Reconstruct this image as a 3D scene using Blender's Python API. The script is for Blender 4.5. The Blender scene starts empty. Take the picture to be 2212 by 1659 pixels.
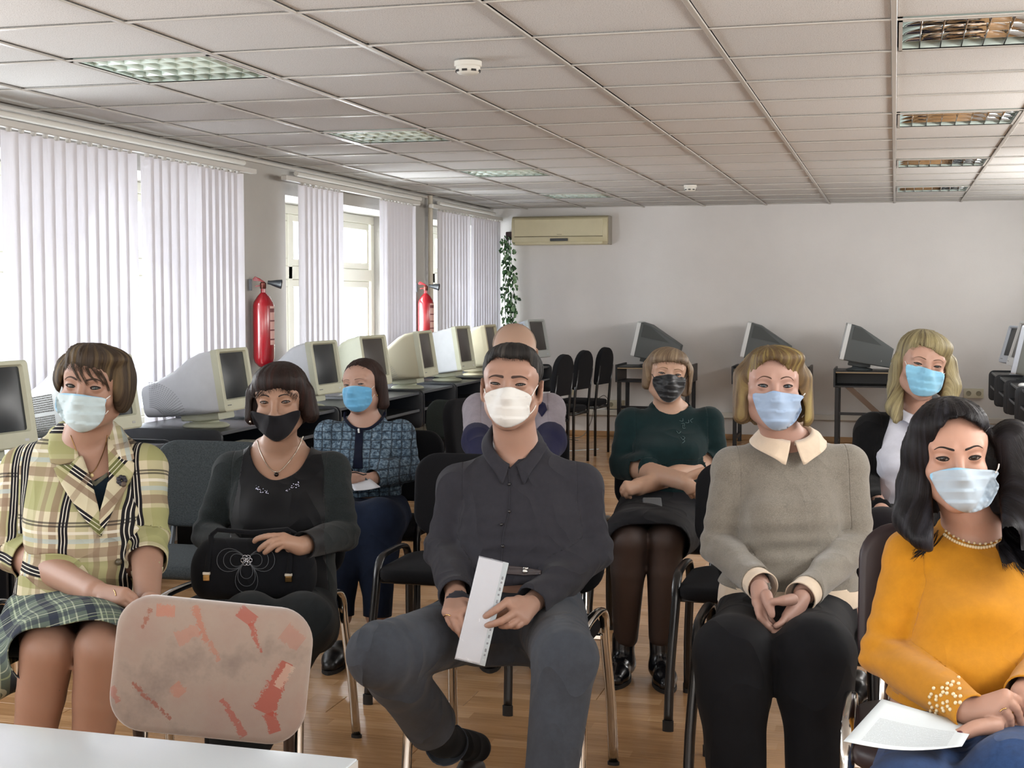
import bpy, bmesh, math, random
import numpy as np
from mathutils import Vector, Matrix
from mathutils.geometry import delaunay_2d_cdt
PI = math.pi
random.seed(7); rng = np.random.RandomState(11)
SC = bpy.context.scene
COL = SC.collection
# ------------------------------------------------------------------ camera
FPX, YAW, PIT, HC = 3036.16, .2653958, .062806, 1.418
HCEIL, YFAR, XL, XR = 2.295, 13.89, -4.0, 1.62
CP, SP = math.cos(PIT), math.sin(PIT)
cd_ = bpy.data.cameras.new('camera'); cam = bpy.data.objects.new('camera', cd_); COL.objects.link(cam)
cam.location = (0, 0, HC); cam.rotation_euler = (PI/2 - PIT, 0, YAW)
cd_.sensor_fit = 'HORIZONTAL'; cd_.sensor_width = 36; cd_.lens = 36*FPX/2212; cd_.clip_end = 200
SC.camera = cam
# ------------------------------------------------------------------ world, light, exposure
SC.view_settings.view_transform = 'Standard'; SC.view_settings.look = 'None'
SC.view_settings.gamma = 1; SC.view_settings.use_curve_mapping = False
SC.view_settings.exposure = 0.16
SC.cycles.max_bounces = 7; SC.cycles.diffuse_bounces = 4; SC.cycles.glossy_bounces = 3
SC.cycles.transmission_bounces = 6; SC.cycles.transparent_max_bounces = 8
SC.cycles.caustics_reflective = False; SC.cycles.caustics_refractive = False
SC.cycles.sample_clamp_indirect = 4.0; SC.cycles.use_adaptive_sampling = True; SC.cycles.adaptive_threshold = 0.08
W = bpy.data.worlds.new('sky'); SC.world = W; W.use_nodes = True
wn = W.node_tree.nodes; wl = W.node_tree.links
wn['Background'].inputs[0].default_value = (0.86, 0.92, 1.0, 1); wn['Background'].inputs[1].default_value = 4.5
def area(name, loc, rot, sx, sy, power, col=(1, 1, 1), spread=PI):
    l = bpy.data.lights.new(name, 'AREA'); l.shape = 'RECTANGLE'; l.size = sx; l.size_y = sy; l.energy = power; l.color = col; l.spread = spread
    o = bpy.data.objects.new(name, l); COL.objects.link(o); o.location = loc; o.rotation_euler = rot
    return o
# daylight falling on the outside of each window (left wall) and entering at the windows behind the photographer
for (y0, y1) in ((5.0, 8.1), (8.85, 11.5), (11.95, 13.8)):
    area('window_daylight', (-4.95, (y0+y1)/2, 1.6), (0, -PI/2, 0), 1.7, (y1-y0), 420*(y1-y0)/2.6, (.97, .98, 1.0))
for (y0, y1) in ((1.4, 4.2), (-2.2, .6)):
    area('near_window_daylight', (-3.82, (y0+y1)/2, 1.45), (0, -PI/2, 0), 1.3, (y1-y0), 62, (.93, .96, 1.0))
area('rear_window_daylight', (-1.2, -3.3, 1.55), (PI/2, 0, 0), 4.8, 1.3, 130, (1, .985, .96))
for y0 in (-1.5, 2.0, 5.5, 9.0):     # added fill light along the right wall, no known source there
    area('right_wall_fill', (XR-.012, y0+1.2, 1.76), (0, PI/2, 0), .52, 2.3, 56, (1, .985, .96))
area('right_wall_fill', (XR-.012, 12.45, 1.76), (0, PI/2, 0), .52, 1.6, 14, (1, .985, .96))
sun_ = bpy.data.lights.new('sun', 'SUN'); sun_.energy = 3.0; sun_.angle = .12; sun_.color = (1, .95, .88)
so_ = bpy.data.objects.new('sun', sun_); COL.objects.link(so_); so_.rotation_euler = Vector((-.80, -.28, .62)).to_track_quat('Z', 'Y').to_euler()
# ------------------------------------------------------------------ colour + material helpers
def lin(h):
    if not isinstance(h, str): return tuple(h)[:3]
    h = h.lstrip('#'); o = []
    for i in (0, 2, 4):
        c = int(h[i:i+2], 16)/255; o.append(c/12.92 if c <= .04045 else ((c+.055)/1.055)**2.4)
    return tuple(o)
class NT:
    """tiny node-tree writer"""
    def __init__(s, name):
        s.m = bpy.data.materials.new(name); s.m.use_nodes = True; s.t = s.m.node_tree; s.b = s.t.nodes['Principled BSDF']
    def n(s, typ, **kw):
        x = s.t.nodes.new(typ)
        for k, v in kw.items():
            if k.startswith('i_'):
                key = k[2:]; key = int(key) if key.isdigit() else key.replace('_', ' ')
                inp = x.inputs[key]
                if isinstance(v, bpy.types.NodeSocket): s.t.links.new(v, inp)
                else: inp.default_value = v
            else: setattr(x, k, v)
        return x
    def l(s, a, b): s.t.links.new(a, b)
    def math(s, op, a, b=0.0, clamp=False):
        x = s.t.nodes.new('ShaderNodeMath'); x.operation = op; x.use_clamp = clamp
        for i, v in enumerate((a, b)):
            if isinstance(v, bpy.types.NodeSocket): s.t.links.new(v, x.inputs[i])
            else: x.inputs[i].default_value = v
        return x.outputs[0]
    def mix(s, f, a, b):
        x = s.t.nodes.new('ShaderNodeMix'); x.data_type = 'RGBA'
        for i, v in ((0, f), (6, a), (7, b)):
            if isinstance(v, bpy.types.NodeSocket): s.t.links.new(v, x.inputs[i])
            elif i == 0: x.inputs[0].default_value = v
            else: x.inputs[i].default_value = (*lin(v), 1)
        return x.outputs[2]
    def noise(s, scale, detail=3, rough=.5, vec=None, dim='3D'):
        x = s.t.nodes.new('ShaderNodeTexNoise'); x.inputs['Scale'].default_value = scale
        x.inputs['Detail'].default_value = detail; x.inputs['Roughness'].default_value = rough
        if vec is not None: s.l(vec, x.inputs['Vector'])
        return x.outputs[0]
    def coord(s, which='Object'):
        return s.t.nodes.new('ShaderNodeTexCoord').outputs[which]
    def mapping(s, vec, scale=(1, 1, 1), rot=(0, 0, 0), loc=(0, 0, 0)):
        x = s.t.nodes.new('ShaderNodeMapping'); s.l(vec, x.inputs[0])
        x.inputs['Scale'].default_value = scale; x.inputs['Rotation'].default_value = rot; x.inputs['Location'].default_value = loc
        return x.outputs[0]
    def bump(s, h, strength=.3, dist=.002):
        x = s.t.nodes.new('ShaderNodeBump'); s.l(h, x.inputs['Height']); x.inputs['Strength'].default_value = strength
        x.inputs['Distance'].default_value = dist; s.l(x.outputs[0], s.b.inputs['Normal']); return x
    def ramp(s, f, stops, interp='LINEAR'):
        x = s.t.nodes.new('ShaderNodeValToRGB'); x.color_ramp.interpolation = interp; s.l(f, x.inputs[0])
        e = x.color_ramp.elements
        while len(e) > 1: e.remove(e[-1])
        e[0].position = stops[0][0]; e[0].color = (*lin(stops[0][1]), 1)
        for p, c in stops[1:]:
            q = e.new(p); q.color = (*lin(c), 1)
        return x.outputs[0]
    def col(s, v):
        if isinstance(v, bpy.types.NodeSocket): s.l(v, s.b.inputs['Base Color'])
        else: s.b.inputs['Base Color'].default_value = (*lin(v), 1)
    def set(s, **kw):
        for k, v in kw.items():
            inp = s.b.inputs[k.replace('_', ' ')]
            if isinstance(v, bpy.types.NodeSocket): s.l(v, inp)
            else: inp.default_value = v
        return s
def M(name, c, rough=.6, metal=0, bump=0, bscale=300, vary=0, vscale=12, spec=.5, sheen=0, coat=0, bdist=.001):
    t = NT(name); t.set(Roughness=rough, Metallic=metal); t.b.inputs['Specular IOR Level'].default_value = spec
    if sheen: t.b.inputs['Sheen Weight'].default_value = sheen; t.b.inputs['Sheen Roughness'].default_value = .5
    if coat: t.b.inputs['Coat Weight'].default_value = coat; t.b.inputs['Coat Roughness'].default_value = .15
    co = t.coord()
    if vary:
        l = lin(c); d = tuple(x*(1-vary) for x in l); h = tuple(min(1, x*(1+vary)) for x in l)
        t.col(t.ramp(t.noise(vscale, 4, .6, co), [(.3, d), (.7, h)]))
    else: t.col(c)
    if bump: t.bump(t.noise(bscale, 4, .6, co), bump, bdist)
    return t.m
# ------------------------------------------------------------------ objects
def tag(o, label=None, cat=None, group=None, kind=None):
    if label: o['label'] = label
    if cat: o['category'] = cat
    if group: o['group'] = group
    if kind: o['kind'] = kind
    return o
def empty(name, loc=(0, 0, 0), rz=0, label=None, cat=None, group=None, parent=None):
    o = bpy.data.objects.new(name, None); COL.objects.link(o); o.location = loc; o.rotation_euler = (0, 0, rz); o.empty_display_size = .05
    if parent: o.parent = parent
    return tag(o, label, cat, group)
def link(name, me, mats=None, parent=None, kind=None, smooth=None):
    if mats is not None:
        for m in (mats if isinstance(mats, (list, tuple)) else [mats]): me.materials.append(m)
    o = bpy.data.objects.new(name, me); COL.objects.link(o)
    if parent is not None: o.parent = parent
    if kind: o['kind'] = kind
    if smooth is not None: shade(me, smooth)
    return o
def shade(me, ang=40):
    me.polygons.foreach_set('use_smooth', [True]*len(me.polygons))
    if ang < 180:
        me.set_sharp_from_angle(angle=math.radians(ang))
def from_np(name, V, F, mats=None, parent=None, smooth=180, midx=None, uv=None, kind=None):
    V = np.asarray(V, np.float32); me = bpy.data.meshes.new(name)
    if isinstance(F, np.ndarray):
        nf, w = F.shape
        me.vertices.add(len(V)); me.vertices.foreach_set('co', V.ravel())
        me.loops.add(nf*w); me.loops.foreach_set('vertex_index', F.astype(np.int32).ravel())
        me.polygons.add(nf); me.polygons.foreach_set('loop_start', np.arange(0, nf*w, w, dtype=np.int32))
        me.update(calc_edges=True); me.validate()
    else:
        me.from_pydata(V.tolist(), [], [tuple(f) for f in F]); me.update()
    if midx is not None and len(midx) == len(me.polygons): me.polygons.foreach_set('material_index', np.asarray(midx, np.int32))
    if uv is not None and len(me.vertices) == len(uv):
        l = me.uv_layers.new(name='UVMap'); vi = np.empty(len(me.loops), np.int32); me.loops.foreach_get('vertex_index', vi)
        l.data.foreach_set('uv', np.asarray(uv, np.float32)[vi].ravel())
    return link(name, me, mats, parent, kind, smooth)
class MB:
    """collects simple shapes, builds ONE mesh object"""
    def __init__(s): s.b = bmesh.new()
    def _add(s, V, F, mi=0):
        vs = [s.b.verts.new(v) for v in V]
        for f in F:
            try: q = s.b.faces.new([vs[i] for i in f]); q.material_index = mi
            except ValueError: pass
        return s
    def box(s, lo, hi, bev=0, seg=2, mi=0, M=None, taper=None):
        x0, y0, z0 = lo; x1, y1, z1 = hi
        V = [(x0, y0, z0), (x1, y0, z0), (x1, y1, z0), (x0, y1, z0), (x0, y0, z1), (x1, y0, z1), (x1, y1, z1), (x0, y1, z1)]
        F = [(0, 3, 2, 1), (4, 5, 6, 7), (0, 1, 5, 4), (1, 2, 6, 5), (2, 3, 7, 6), (3, 0, 4, 7)]
        t = bmesh.new(); vs = [t.verts.new(v) for v in V]
        for f in F: t.faces.new([vs[i] for i in f])
        if bev: bmesh.ops.bevel(t, geom=list(t.edges), offset=bev, segments=seg, profile=.6, affect='EDGES')
        if M is not None: t.transform(M)
        t.verts.index_update()
        s._add([v.co.copy() for v in t.verts], [[v.index for v in f.verts] for f in t.faces], mi); t.free(); return s
    def tube(s, pts, r, seg=10, closed=False, caps=True, mi=0, sy=1.0, up=(0, 0, 1)):
        pts = [Vector(p) for p in pts]; n = len(pts); rr = r if isinstance(r, (list, tuple)) else [r]*n
        rings = []; prev = None
        for i, p in enumerate(pts):
            if closed: d = (pts[(i+1) % n]-pts[i-1])
            else: d = pts[min(i+1, n-1)]-pts[max(i-1, 0)]
            d.normalize()
            if prev is None:
                a = Vector(up); a = a-d*a.dot(d)
                if a.length < 1e-3: a = Vector((1, 0, 0))-d*d.x
            else: a = prev-d*prev.dot(d)
            a.normalize(); prev = a; b = d.cross(a)
            rings.append([p+(a*math.cos(t)*sy+b*math.sin(t))*rr[i] for t in [2*PI*k/seg for k in range(seg)]])
        V = [v for R in rings for v in R]; F = []
        for i in range(n if closed else n-1):
            j = (i+1) % n
            for k in range(seg): F.append((i*seg+k, i*seg+(k+1) % seg, j*seg+(k+1) % seg, j*seg+k))
        if caps and not closed:
            F.append(tuple(reversed(range(seg)))); F.append(tuple((n-1)*seg+k for k in range(seg)))
        return s._add(V, F, mi)
    def lathe(s, prof, seg=24, M=None, mi=0):
        V = []; F = []; n = len(prof)
        for r, z in prof:
            for k in range(seg):
                a = 2*PI*k/seg; p = Vector((r*math.cos(a), r*math.sin(a), z)); V.append(M@p if M is not None else p)
        for i in range(n-1):
            for k in range(seg): F.append((i*seg+k, i*seg+(k+1) % seg, (i+1)*seg+(k+1) % seg, (i+1)*seg+k))
        F.append(tuple(reversed(range(seg)))); F.append(tuple((n-1)*seg+k for k in range(seg)))
        return s._add(V, F, mi)
    def prism(s, poly, a, b, ax=2, mi=0, M=None):
        """extrude a 2-D polygon between coordinates a and b of axis ax"""
        def mk(p, c):
            q = list(p); q.insert(ax, c); q = Vector(q); return M@q if M is not None else q
        n = len(poly); V = [mk(p, a) for p in poly]+[mk(p, b) for p in poly]
        F = [tuple(reversed(range(n))), tuple(range(n, 2*n))]+[(i, (i+1) % n, n+(i+1) % n, n+i) for i in range(n)]
        return s._add(V, F, mi)
    def ball(s, c, r, seg=16, M=None, mi=0):
        r = r if isinstance(r, (tuple, list)) else (r, r, r); V = []; F = []; h = seg//2
        for i in range(1, h):
            t = PI*i/h
            for k in range(seg):
                a = 2*PI*k/seg; V.append(Vector((math.sin(t)*math.cos(a)*r[0], math.sin(t)*math.sin(a)*r[1], math.cos(t)*r[2])))
        V += [Vector((0, 0, r[2])), Vector((0, 0, -r[2]))]; T = len(V)-2
        for i in range(h-2):
            for k in range(seg): F.append((i*seg+k, (i+1)*seg+k, (i+1)*seg+(k+1) % seg, i*seg+(k+1) % seg))
        for k in range(seg):
            F.append((T, k, (k+1) % seg)); F.append((T+1, (h-2)*seg+(k+1) % seg, (h-2)*seg+k))
        return s._add([(M@v if M is not None else v)+Vector(c) for v in V], F, mi)
    def build(s, name, mats, parent=None, smooth=35, kind=None, bev=0):
        bmesh.ops.recalc_face_normals(s.b, faces=s.b.faces)
        if bev: bmesh.ops.bevel(s.b, geom=[e for e in s.b.edges if e.calc_face_angle(0) > .6], offset=bev, segments=2, profile=.6, affect='EDGES')
        me = bpy.data.meshes.new(name); s.b.to_mesh(me); s.b.free()
        return link(name, me, mats, parent, kind, smooth)
def rrect(w, h, r, n=6, cx=0, cy=0):
    P = []
    for (sx, sy, a0) in ((1, 1, 0), (-1, 1, PI/2), (-1, -1, PI), (1, -1, 3*PI/2)):
        for k in range(n+1):
            a = a0+PI/2*k/n; P.append((cx+sx*(w/2-r)+r*math.cos(a), cy+sy*(h/2-r)+r*math.sin(a)))
    return P
def children(o): return [c for c in COL.objects if c.parent == o]
def copy_tree(o, parent=None, kids=None):
    if kids is None:
        kids = {}
        for c in COL.objects:
            if c.parent: kids.setdefault(c.parent.name, []).append(c)
    c = o.copy(); COL.objects.link(c)
    if parent is not None: c.parent = parent
    for ch in kids.get(o.name, []): copy_tree(ch, c, kids)
    return c
def arc(c, r, a0, a1, n, plane='xz', off=0):
    o = []
    for k in range(n+1):
        a = a0+(a1-a0)*k/n; u, v = r*math.cos(a), r*math.sin(a)
        o.append({'xz': (c[0]+u, c[1]+off, c[2]+v), 'yz': (c[0]+off, c[1]+u, c[2]+v), 'xy': (c[0]+u, c[1]+v, c[2]+off)}[plane])
    return o
# ------------------------------------------------------------------ camera-yaw frame (x right, y away, z up, origin on the floor under the camera)
def pc(px, py, d):
    a = (px-1106)/FPX*d; b = -(py-829.5)/FPX*d
    return np.array([a, d*CP+b*SP, HC-d*SP+b*CP])
def proj(V):
    V = np.asarray(V, float); x = V[..., 0]; y = V[..., 1]; z = V[..., 2]-HC
    d = y*CP-z*SP; u = y*SP+z*CP
    return 1106+FPX*x/d, 829.5-FPX*u/d, d
CY, SY = math.cos(YAW), math.sin(YAW)
def toW(p): return (p[0]*CY-p[1]*SY, p[0]*SY+p[1]*CY, p[2] if len(p) > 2 else 0.0)
def floor_pt(px, py, z=0.0):
    v = pc(px, py, 1.0)-np.array([0, 0, HC]); t = (z-HC)/v[2]; return v*t+np.array([0, 0, HC])
# ------------------------------------------------------------------ signed-distance sculpting (numpy surface nets)
def unit(v): v = np.asarray(v, float); return v/np.linalg.norm(v)
def rotm(yaw=0, pitch=0, roll=0):
    """head/limb rotation in degrees; yaw>0 turns the face to image right, pitch>0 looks down, roll>0 tips to image right"""
    y, p, r = map(math.radians, (yaw, pitch, roll))
    Rz = np.array([[math.cos(y), -math.sin(y), 0], [math.sin(y), math.cos(y), 0], [0, 0, 1]])
    Rx = np.array([[1, 0, 0], [0, math.cos(p), -math.sin(p)], [0, math.sin(p), math.cos(p)]])
    Ry = np.array([[math.cos(r), 0, math.sin(r)], [0, 1, 0], [-math.sin(r), 0, math.cos(r)]])
    return Rz@Rx@Ry
class Sdf:
    def __init__(s): s.P = []; s.off = 0.0; s.disp = None
    def fn(s, f, c, rad, k=.01, op=1): s.P.append((f, np.asarray(c, float), rad, k, op)); return s
    def cap(s, a, b, ra, rb, k=.02, op=1, flat=None):
        """tapered capsule; flat=(axis, ratio) squashes the section along an axis"""
        a = np.asarray(a, float); b = np.asarray(b, float); ab = b-a; L2 = float(ab@ab)+1e-12
        if flat is not None: ax = unit(flat[0]).astype(np.float32); fr = 1/flat[1]-1
        a32 = a.astype(np.float32); ab32 = ab.astype(np.float32)
        def f(p):
            q = p-a32; h = np.clip((q@ab32)/L2, 0, 1); w = q-h[..., None]*ab32
            if flat is not None: w = w+(w@ax)[..., None]*ax*fr
            r = ra+(rb-ra)*h; n = np.sqrt((w*w).sum(-1))
            if flat is not None: return (n-r)*(1/(1+.5*fr))
            return n-r
        return s.fn(f, (a+b)/2, math.sqrt(L2)/2+max(ra, rb), k, op)
    def chain(s, pts, rs, k=.01, op=1, flat=None):
        for i in range(len(pts)-1): s.cap(pts[i], pts[i+1], rs[i], rs[i+1], k, op, flat)
        return s
    def ell(s, c, r, R=None, k=.02, op=1):
        c = np.asarray(c, float); r = np.asarray(r, float); R = np.eye(3) if R is None else R
        c32 = c.astype(np.float32); R32 = R.astype(np.float32); i1 = (1/r).astype(np.float32); i2 = (1/r**2).astype(np.float32)
        def f(p):
            q = (p-c32)@R32; a = q*i1; b = q*i2
            k0 = np.sqrt((a*a).sum(-1)); k1 = np.sqrt((b*b).sum(-1))+1e-9
            return k0*(k0-1)/k1
        return s.fn(f, c, r.max(), k, op)
    def stack(s, rows, k=.02, shrink=0, e=2.3):
        """torso: rows of (x, y, z, half width, half depth), any order"""
        R = np.array(sorted(rows, key=lambda r: r[2]), float); zz = R[:, 2]
        lo, hi = zz[0], zz[-1]
        zf = np.linspace(lo, hi, 160); tab = [np.interp(zf, zz, R[:, i]) for i in (0, 1, 3, 4)]
        ker = np.hanning(25); ker /= ker.sum()
        tab = [np.convolve(np.pad(t, 12, 'edge'), ker, 'valid') for t in tab]
        def f(p):
            z = np.clip(p[..., 2], lo, hi); cx, cy, wx, wy = [np.interp(z, zf, t).astype(np.float32) for t in tab]
            wx = wx-shrink; wy = wy-shrink
            u = np.abs(p[..., 0]-cx)/wx; v = np.abs(p[..., 1]-cy)/wy
            q = (u**e+v**e)**(1/e); d = (q-1)*np.minimum(wx, wy)
            dz = np.maximum(lo-p[..., 2], p[..., 2]-hi)
            return np.where(dz > 0, np.sqrt(np.maximum(d+.03, 0)**2+dz*dz)-.03, d)
        c = [R[:, 0].mean(), R[:, 1].mean(), (lo+hi)/2]
        return s.fn(f, c, math.sqrt(((hi-lo)/2)**2+R[:, 3].max()**2)+.05, k, 1)
    @staticmethod
    def _comb(F, d, k, op):
        if op > 0:
            h = np.maximum(k-np.abs(F-d), 0)/k; return np.minimum(F, d)-h*h*k*.25
        h = np.maximum(k-np.abs(F+d), 0)/k; return np.maximum(F, -d)+h*h*k*.25
    def ev(s, p):
        p = np.asarray(p, np.float32); F = np.full(p.shape[:-1], 1.0, np.float32)
        fl = p.reshape(-1, 3); lo, hi = fl.min(0), fl.max(0); cc = (lo+hi)/2; pr = float(np.linalg.norm(hi-lo))/2; cap = 9.
        for f, c, rad, k, op in s.P:
            lb = float(np.linalg.norm(c-cc))-rad-pr
            if lb > .05+k: 
                if op > 0: cap = min(cap, lb)
                continue
            F = s._comb(F, f(p), k, op)
        F = np.minimum(F, cap)-s.off
        if s.disp is not None: F = F+s.disp(p)
        return F
    def mesh(s, lo, hi, h, frame=None, excl=(), keep=None):
        """surface nets on a box given in frame (R, t); returns V, Q in the outer frame"""
        R, t = frame if frame is not None else (np.eye(3), np.zeros(3))
        lo = np.asarray(lo, float); n = np.maximum(np.ceil((np.asarray(hi, float)-lo)/h).astype(int)+1, 3)
        ax = [lo[i]+h*np.arange(n[i]) for i in range(3)]
        R32 = R.astype(np.float32); t32 = np.asarray(t, np.float32)
        F = np.full(n, 1.0, np.float32)
        for f, c, rad, k, op in s.P:
            cl = (c-t)@R; m = rad+k+.006+max(s.off, 0)+2*h
            sl = []
            for i in range(3):
                a = max(int((cl[i]-m-lo[i])/h), 0); b = min(int((cl[i]+m-lo[i])/h)+2, n[i])
                if a >= b: break
                sl.append(slice(a, b))
            if len(sl) < 3: continue
            g = np.stack(np.meshgrid(*[ax[i][sl[i]].astype(np.float32) for i in range(3)], indexing='ij'), -1)
            g = g@R32.T+t32
            F[tuple(sl)] = s._comb(F[tuple(sl)], f(g), k, op)
        F -= s.off
        if s.disp is not None:
            near = np.abs(F) < 3*h+.02; idx = np.argwhere(near)
            P = (lo+h*idx)@R.T+t; F[near] += s.disp(P.astype(np.float32))
        S = F < 0
        # active cells
        c = S[:-1, :-1, :-1].astype(np.int8).copy()
        for dx in (0, 1):
            for dy in (0, 1):
                for dz in (0, 1):
                    if dx+dy+dz: c += S[dx:n[0]-1+dx, dy:n[1]-1+dy, dz:n[2]-1+dz]
        act = np.argwhere((c > 0) & (c < 8))
        if len(act) == 0: return np.zeros((0, 3)), np.zeros((0, 4), int)
        ids = np.full(c.shape, -1, np.int32); ids[tuple(act.T)] = np.arange(len(act))
        acc = np.zeros((len(act), 3)); cnt = np.zeros(len(act))
        corners = [(i, j, k) for i in (0, 1) for j in (0, 1) for k in (0, 1)]
        val = {q: F[act[:, 0]+q[0], act[:, 1]+q[1], act[:, 2]+q[2]] for q in corners}
        for q in corners:
            for a in range(3):
                if q[a]: continue
                w = list(q); w[a] = 1; w = tuple(w)
                v0, v1 = val[q], val[w]; cr = (v0 < 0) != (v1 < 0)
                tt = np.where(cr, v0/np.where(cr, v0-v1, 1), 0)
                p = np.array(q, float)[None, :].repeat(len(act), 0); p[:, a] = tt
                acc[cr] += p[cr]; cnt[cr] += 1
        V = lo+h*(act+acc/cnt[:, None])
        Q = []
        for a in range(3):
            b, d = (a+1) % 3, (a+2) % 3
            sl0 = [slice(None)]*3; sl1 = [slice(None)]*3
            sl0[a] = slice(0, n[a]-1); sl1[a] = slice(1, n[a])
            ch = S[tuple(sl0)] != S[tuple(sl1)]; e = np.argwhere(ch)
            e = e[(e[:, b] > 0) & (e[:, d] > 0) & (e[:, b] < n[b]-1) & (e[:, d] < n[d]-1)]
            if len(e) == 0: continue
            def cell(db, dd):
                x = e.copy(); x[:, b] += db; x[:, d] += dd; return ids[tuple(x.T)]
            q = np.stack([cell(-1, -1), cell(0, -1), cell(0, 0), cell(-1, 0)], 1)
            ins = S[tuple(e.T)]; q[~ins] = q[~ins][:, ::-1]
            Q.append(q)
        Q = np.concatenate(Q); Q = Q[(Q >= 0).all(1)]
        V = V@R.T+t
        if len(excl) or keep is not None:
            C = V[Q].mean(1); ok = np.ones(len(Q), bool)
            for (l2, h2, fr) in excl:
                Rr, tr = fr if fr is not None else (np.eye(3), np.zeros(3)); L = (C-tr)@Rr
                ok &= ~((L > np.asarray(l2)+h*1.2).all(1) & (L < np.asarray(h2)-h*1.2).all(1))
            if keep is not None: ok &= keep(C)
            Q = Q[ok]
        return compact(V, Q)
def compact(V, Q):
    u, inv = np.unique(Q, return_inverse=True); return V[u], inv.reshape(Q.shape)
def join(parts):
    Vs, Qs, n = [], [], 0
    for V, Q in parts:
        if len(Q) == 0: continue
        Vs.append(V); Qs.append(Q+n); n += len(V)
    return np.concatenate(Vs), np.concatenate(Qs)
def relax(V, Q, it=1, w=.5):
    for _ in range(it):
        A = np.zeros_like(V); c = np.zeros(len(V)); k = Q.shape[1]
        for i in range(k):
            j = (i+1) % k; np.add.at(A, Q[:, i], V[Q[:, j]]); np.add.at(A, Q[:, j], V[Q[:, i]])
            np.add.at(c, Q[:, i], 1); np.add.at(c, Q[:, j], 1)
        V = V*(1-w)+w*A/np.maximum(c, 1)[:, None]
    return V
def tri(Q): return Q if Q.shape[1] == 3 else np.concatenate([Q[:, [0, 1, 2]], Q[:, [0, 2, 3]]])
def clip(V, Q, g):
    """keep the side g<0 of a mesh, cut cleanly where g crosses zero"""
    T = tri(Q); s = g[T] < 0; n = s.sum(1); keep = T[n == 3]; out = [keep]; cr = T[(n == 1) | (n == 2)]
    if len(cr) == 0: return compact(V, keep)
    V = list(map(tuple, V)); cache = {}
    def cut(a, b):
        key = (a, b) if a < b else (b, a)
        if key not in cache:
            t = g[a]/(g[a]-g[b]); p = np.array(V[a])*(1-t)+np.array(V[b])*t; cache[key] = len(V); V.append(tuple(p))
        return cache[key]
    new = []
    for f in cr.tolist():
        for _ in range(3):
            if g[f[0]] < 0 and not (g[f[2]] < 0): break
            f = f[1:]+f[:1]
        if g[f[1]] < 0:
            a = cut(f[1], f[2]); b = cut(f[2], f[0]); new += [(f[0], f[1], a), (f[0], a, b)]
        else:
            a = cut(f[0], f[1]); b = cut(f[2], f[0]); new.append((f[0], a, b))
    out.append(np.array(new)); return compact(np.array(V), np.concatenate(out))
def poly_sd(x, y, poly):
    """signed distance to a polygon, negative inside"""
    P = np.asarray(poly, float); d = np.full(np.shape(x), 1e9); ins = np.zeros(np.shape(x), bool)
    for i in range(len(P)):
        a, b = P[i], P[(i+1) % len(P)]; e = b-a; wx, wy = x-a[0], y-a[1]
        t = np.clip((wx*e[0]+wy*e[1])/(e@e+1e-12), 0, 1); d = np.minimum(d, (wx-t*e[0])**2+(wy-t*e[1])**2)
        if a[1] != b[1]:
            c = ((a[1] > y) != (b[1] > y)) & (x < (b[0]-a[0])*(y-a[1])/(b[1]-a[1])+a[0]); ins ^= c
    d = np.sqrt(d); return np.where(ins, -d, d)
def smooth_poly(P, n=4, closed=True):
    """Catmull-Rom resampling of a polyline"""
    P = np.asarray(P, float); N = len(P); out = []
    for i in range(N if closed else N-1):
        if closed: p0, p1, p2, p3 = P[i-1], P[i], P[(i+1) % N], P[(i+2) % N]
        else: p0, p1, p2, p3 = P[max(i-1, 0)], P[i], P[i+1], P[min(i+2, N-1)]
        for k in range(n):
            t = k/n; out.append(.5*((2*p1)+(-p0+p2)*t+(2*p0-5*p1+4*p2-p3)*t*t+(-p0+3*p1-3*p2+p3)*t**3))
    if not closed: out.append(P[-1])
    return np.array(out)
def waves(seed, fr, n=5):
    r = np.random.RandomState(seed); D = r.normal(size=(n, 3)); D /= np.linalg.norm(D, axis=1)[:, None]; D = (D*fr*(.6+r.rand(n, 1))).astype(np.float32)
    E = (r.normal(size=(n, 3))*fr*.45).astype(np.float32); ph = r.rand(n)*6.28
    def f(p):
        s = 0
        for i in range(n): s = s+np.sin(p@D[i]+ph[i]+1.3*np.sin(p@E[i]+ph[-i]))
        return s/n
    return f
def fill_poly(poly, step):
    """triangulated polygon with interior points"""
    P = np.asarray(poly, float); lo, hi = P.min(0), P.max(0)
    gx = np.arange(lo[0]+step/2, hi[0], step); gy = np.arange(lo[1]+step/2, hi[1], step*.87)
    X, Y = np.meshgrid(gx, gy); X = X+(np.arange(len(gy)) % 2)[:, None]*step/2
    X, Y = X.ravel(), Y.ravel(); ok = poly_sd(X, Y, P) < -step*.35
    B = []
    for i in range(len(P)):
        a, b = P[i], P[(i+1) % len(P)]; m = max(1, int(np.linalg.norm(b-a)/step))
        for k in range(m): B.append(a+(b-a)*k/m)
    B = np.array(B); pts = np.concatenate([B, np.stack([X[ok], Y[ok]], 1)]); nb = len(B)
    r = delaunay_2d_cdt([Vector(p) for p in pts], [(i, (i+1) % nb) for i in range(nb)], [], 1, 1e-6)
    return np.array([(v.x, v.y) for v in r[0]]), np.array([f for f in r[2] if len(f) == 3])
def trace(S, O, D, far=1.2, it=36):
    """sphere-trace rays O+tD on field S; missed rays stop at their closest approach"""
    t = np.zeros(len(O)); best = np.full(len(O), 9.); bt = t.copy()
    for _ in range(it):
        d = S.ev(O+D*t[:, None]); b = np.abs(d) < best; best[b] = np.abs(d)[b]; bt[b] = t[b]
        t = np.minimum(t+d*.85, far)
        if ((np.abs(d) < .0004) | (t >= far)).all(): break
    hit = best < .002; return O+D*bt[:, None], hit
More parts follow.
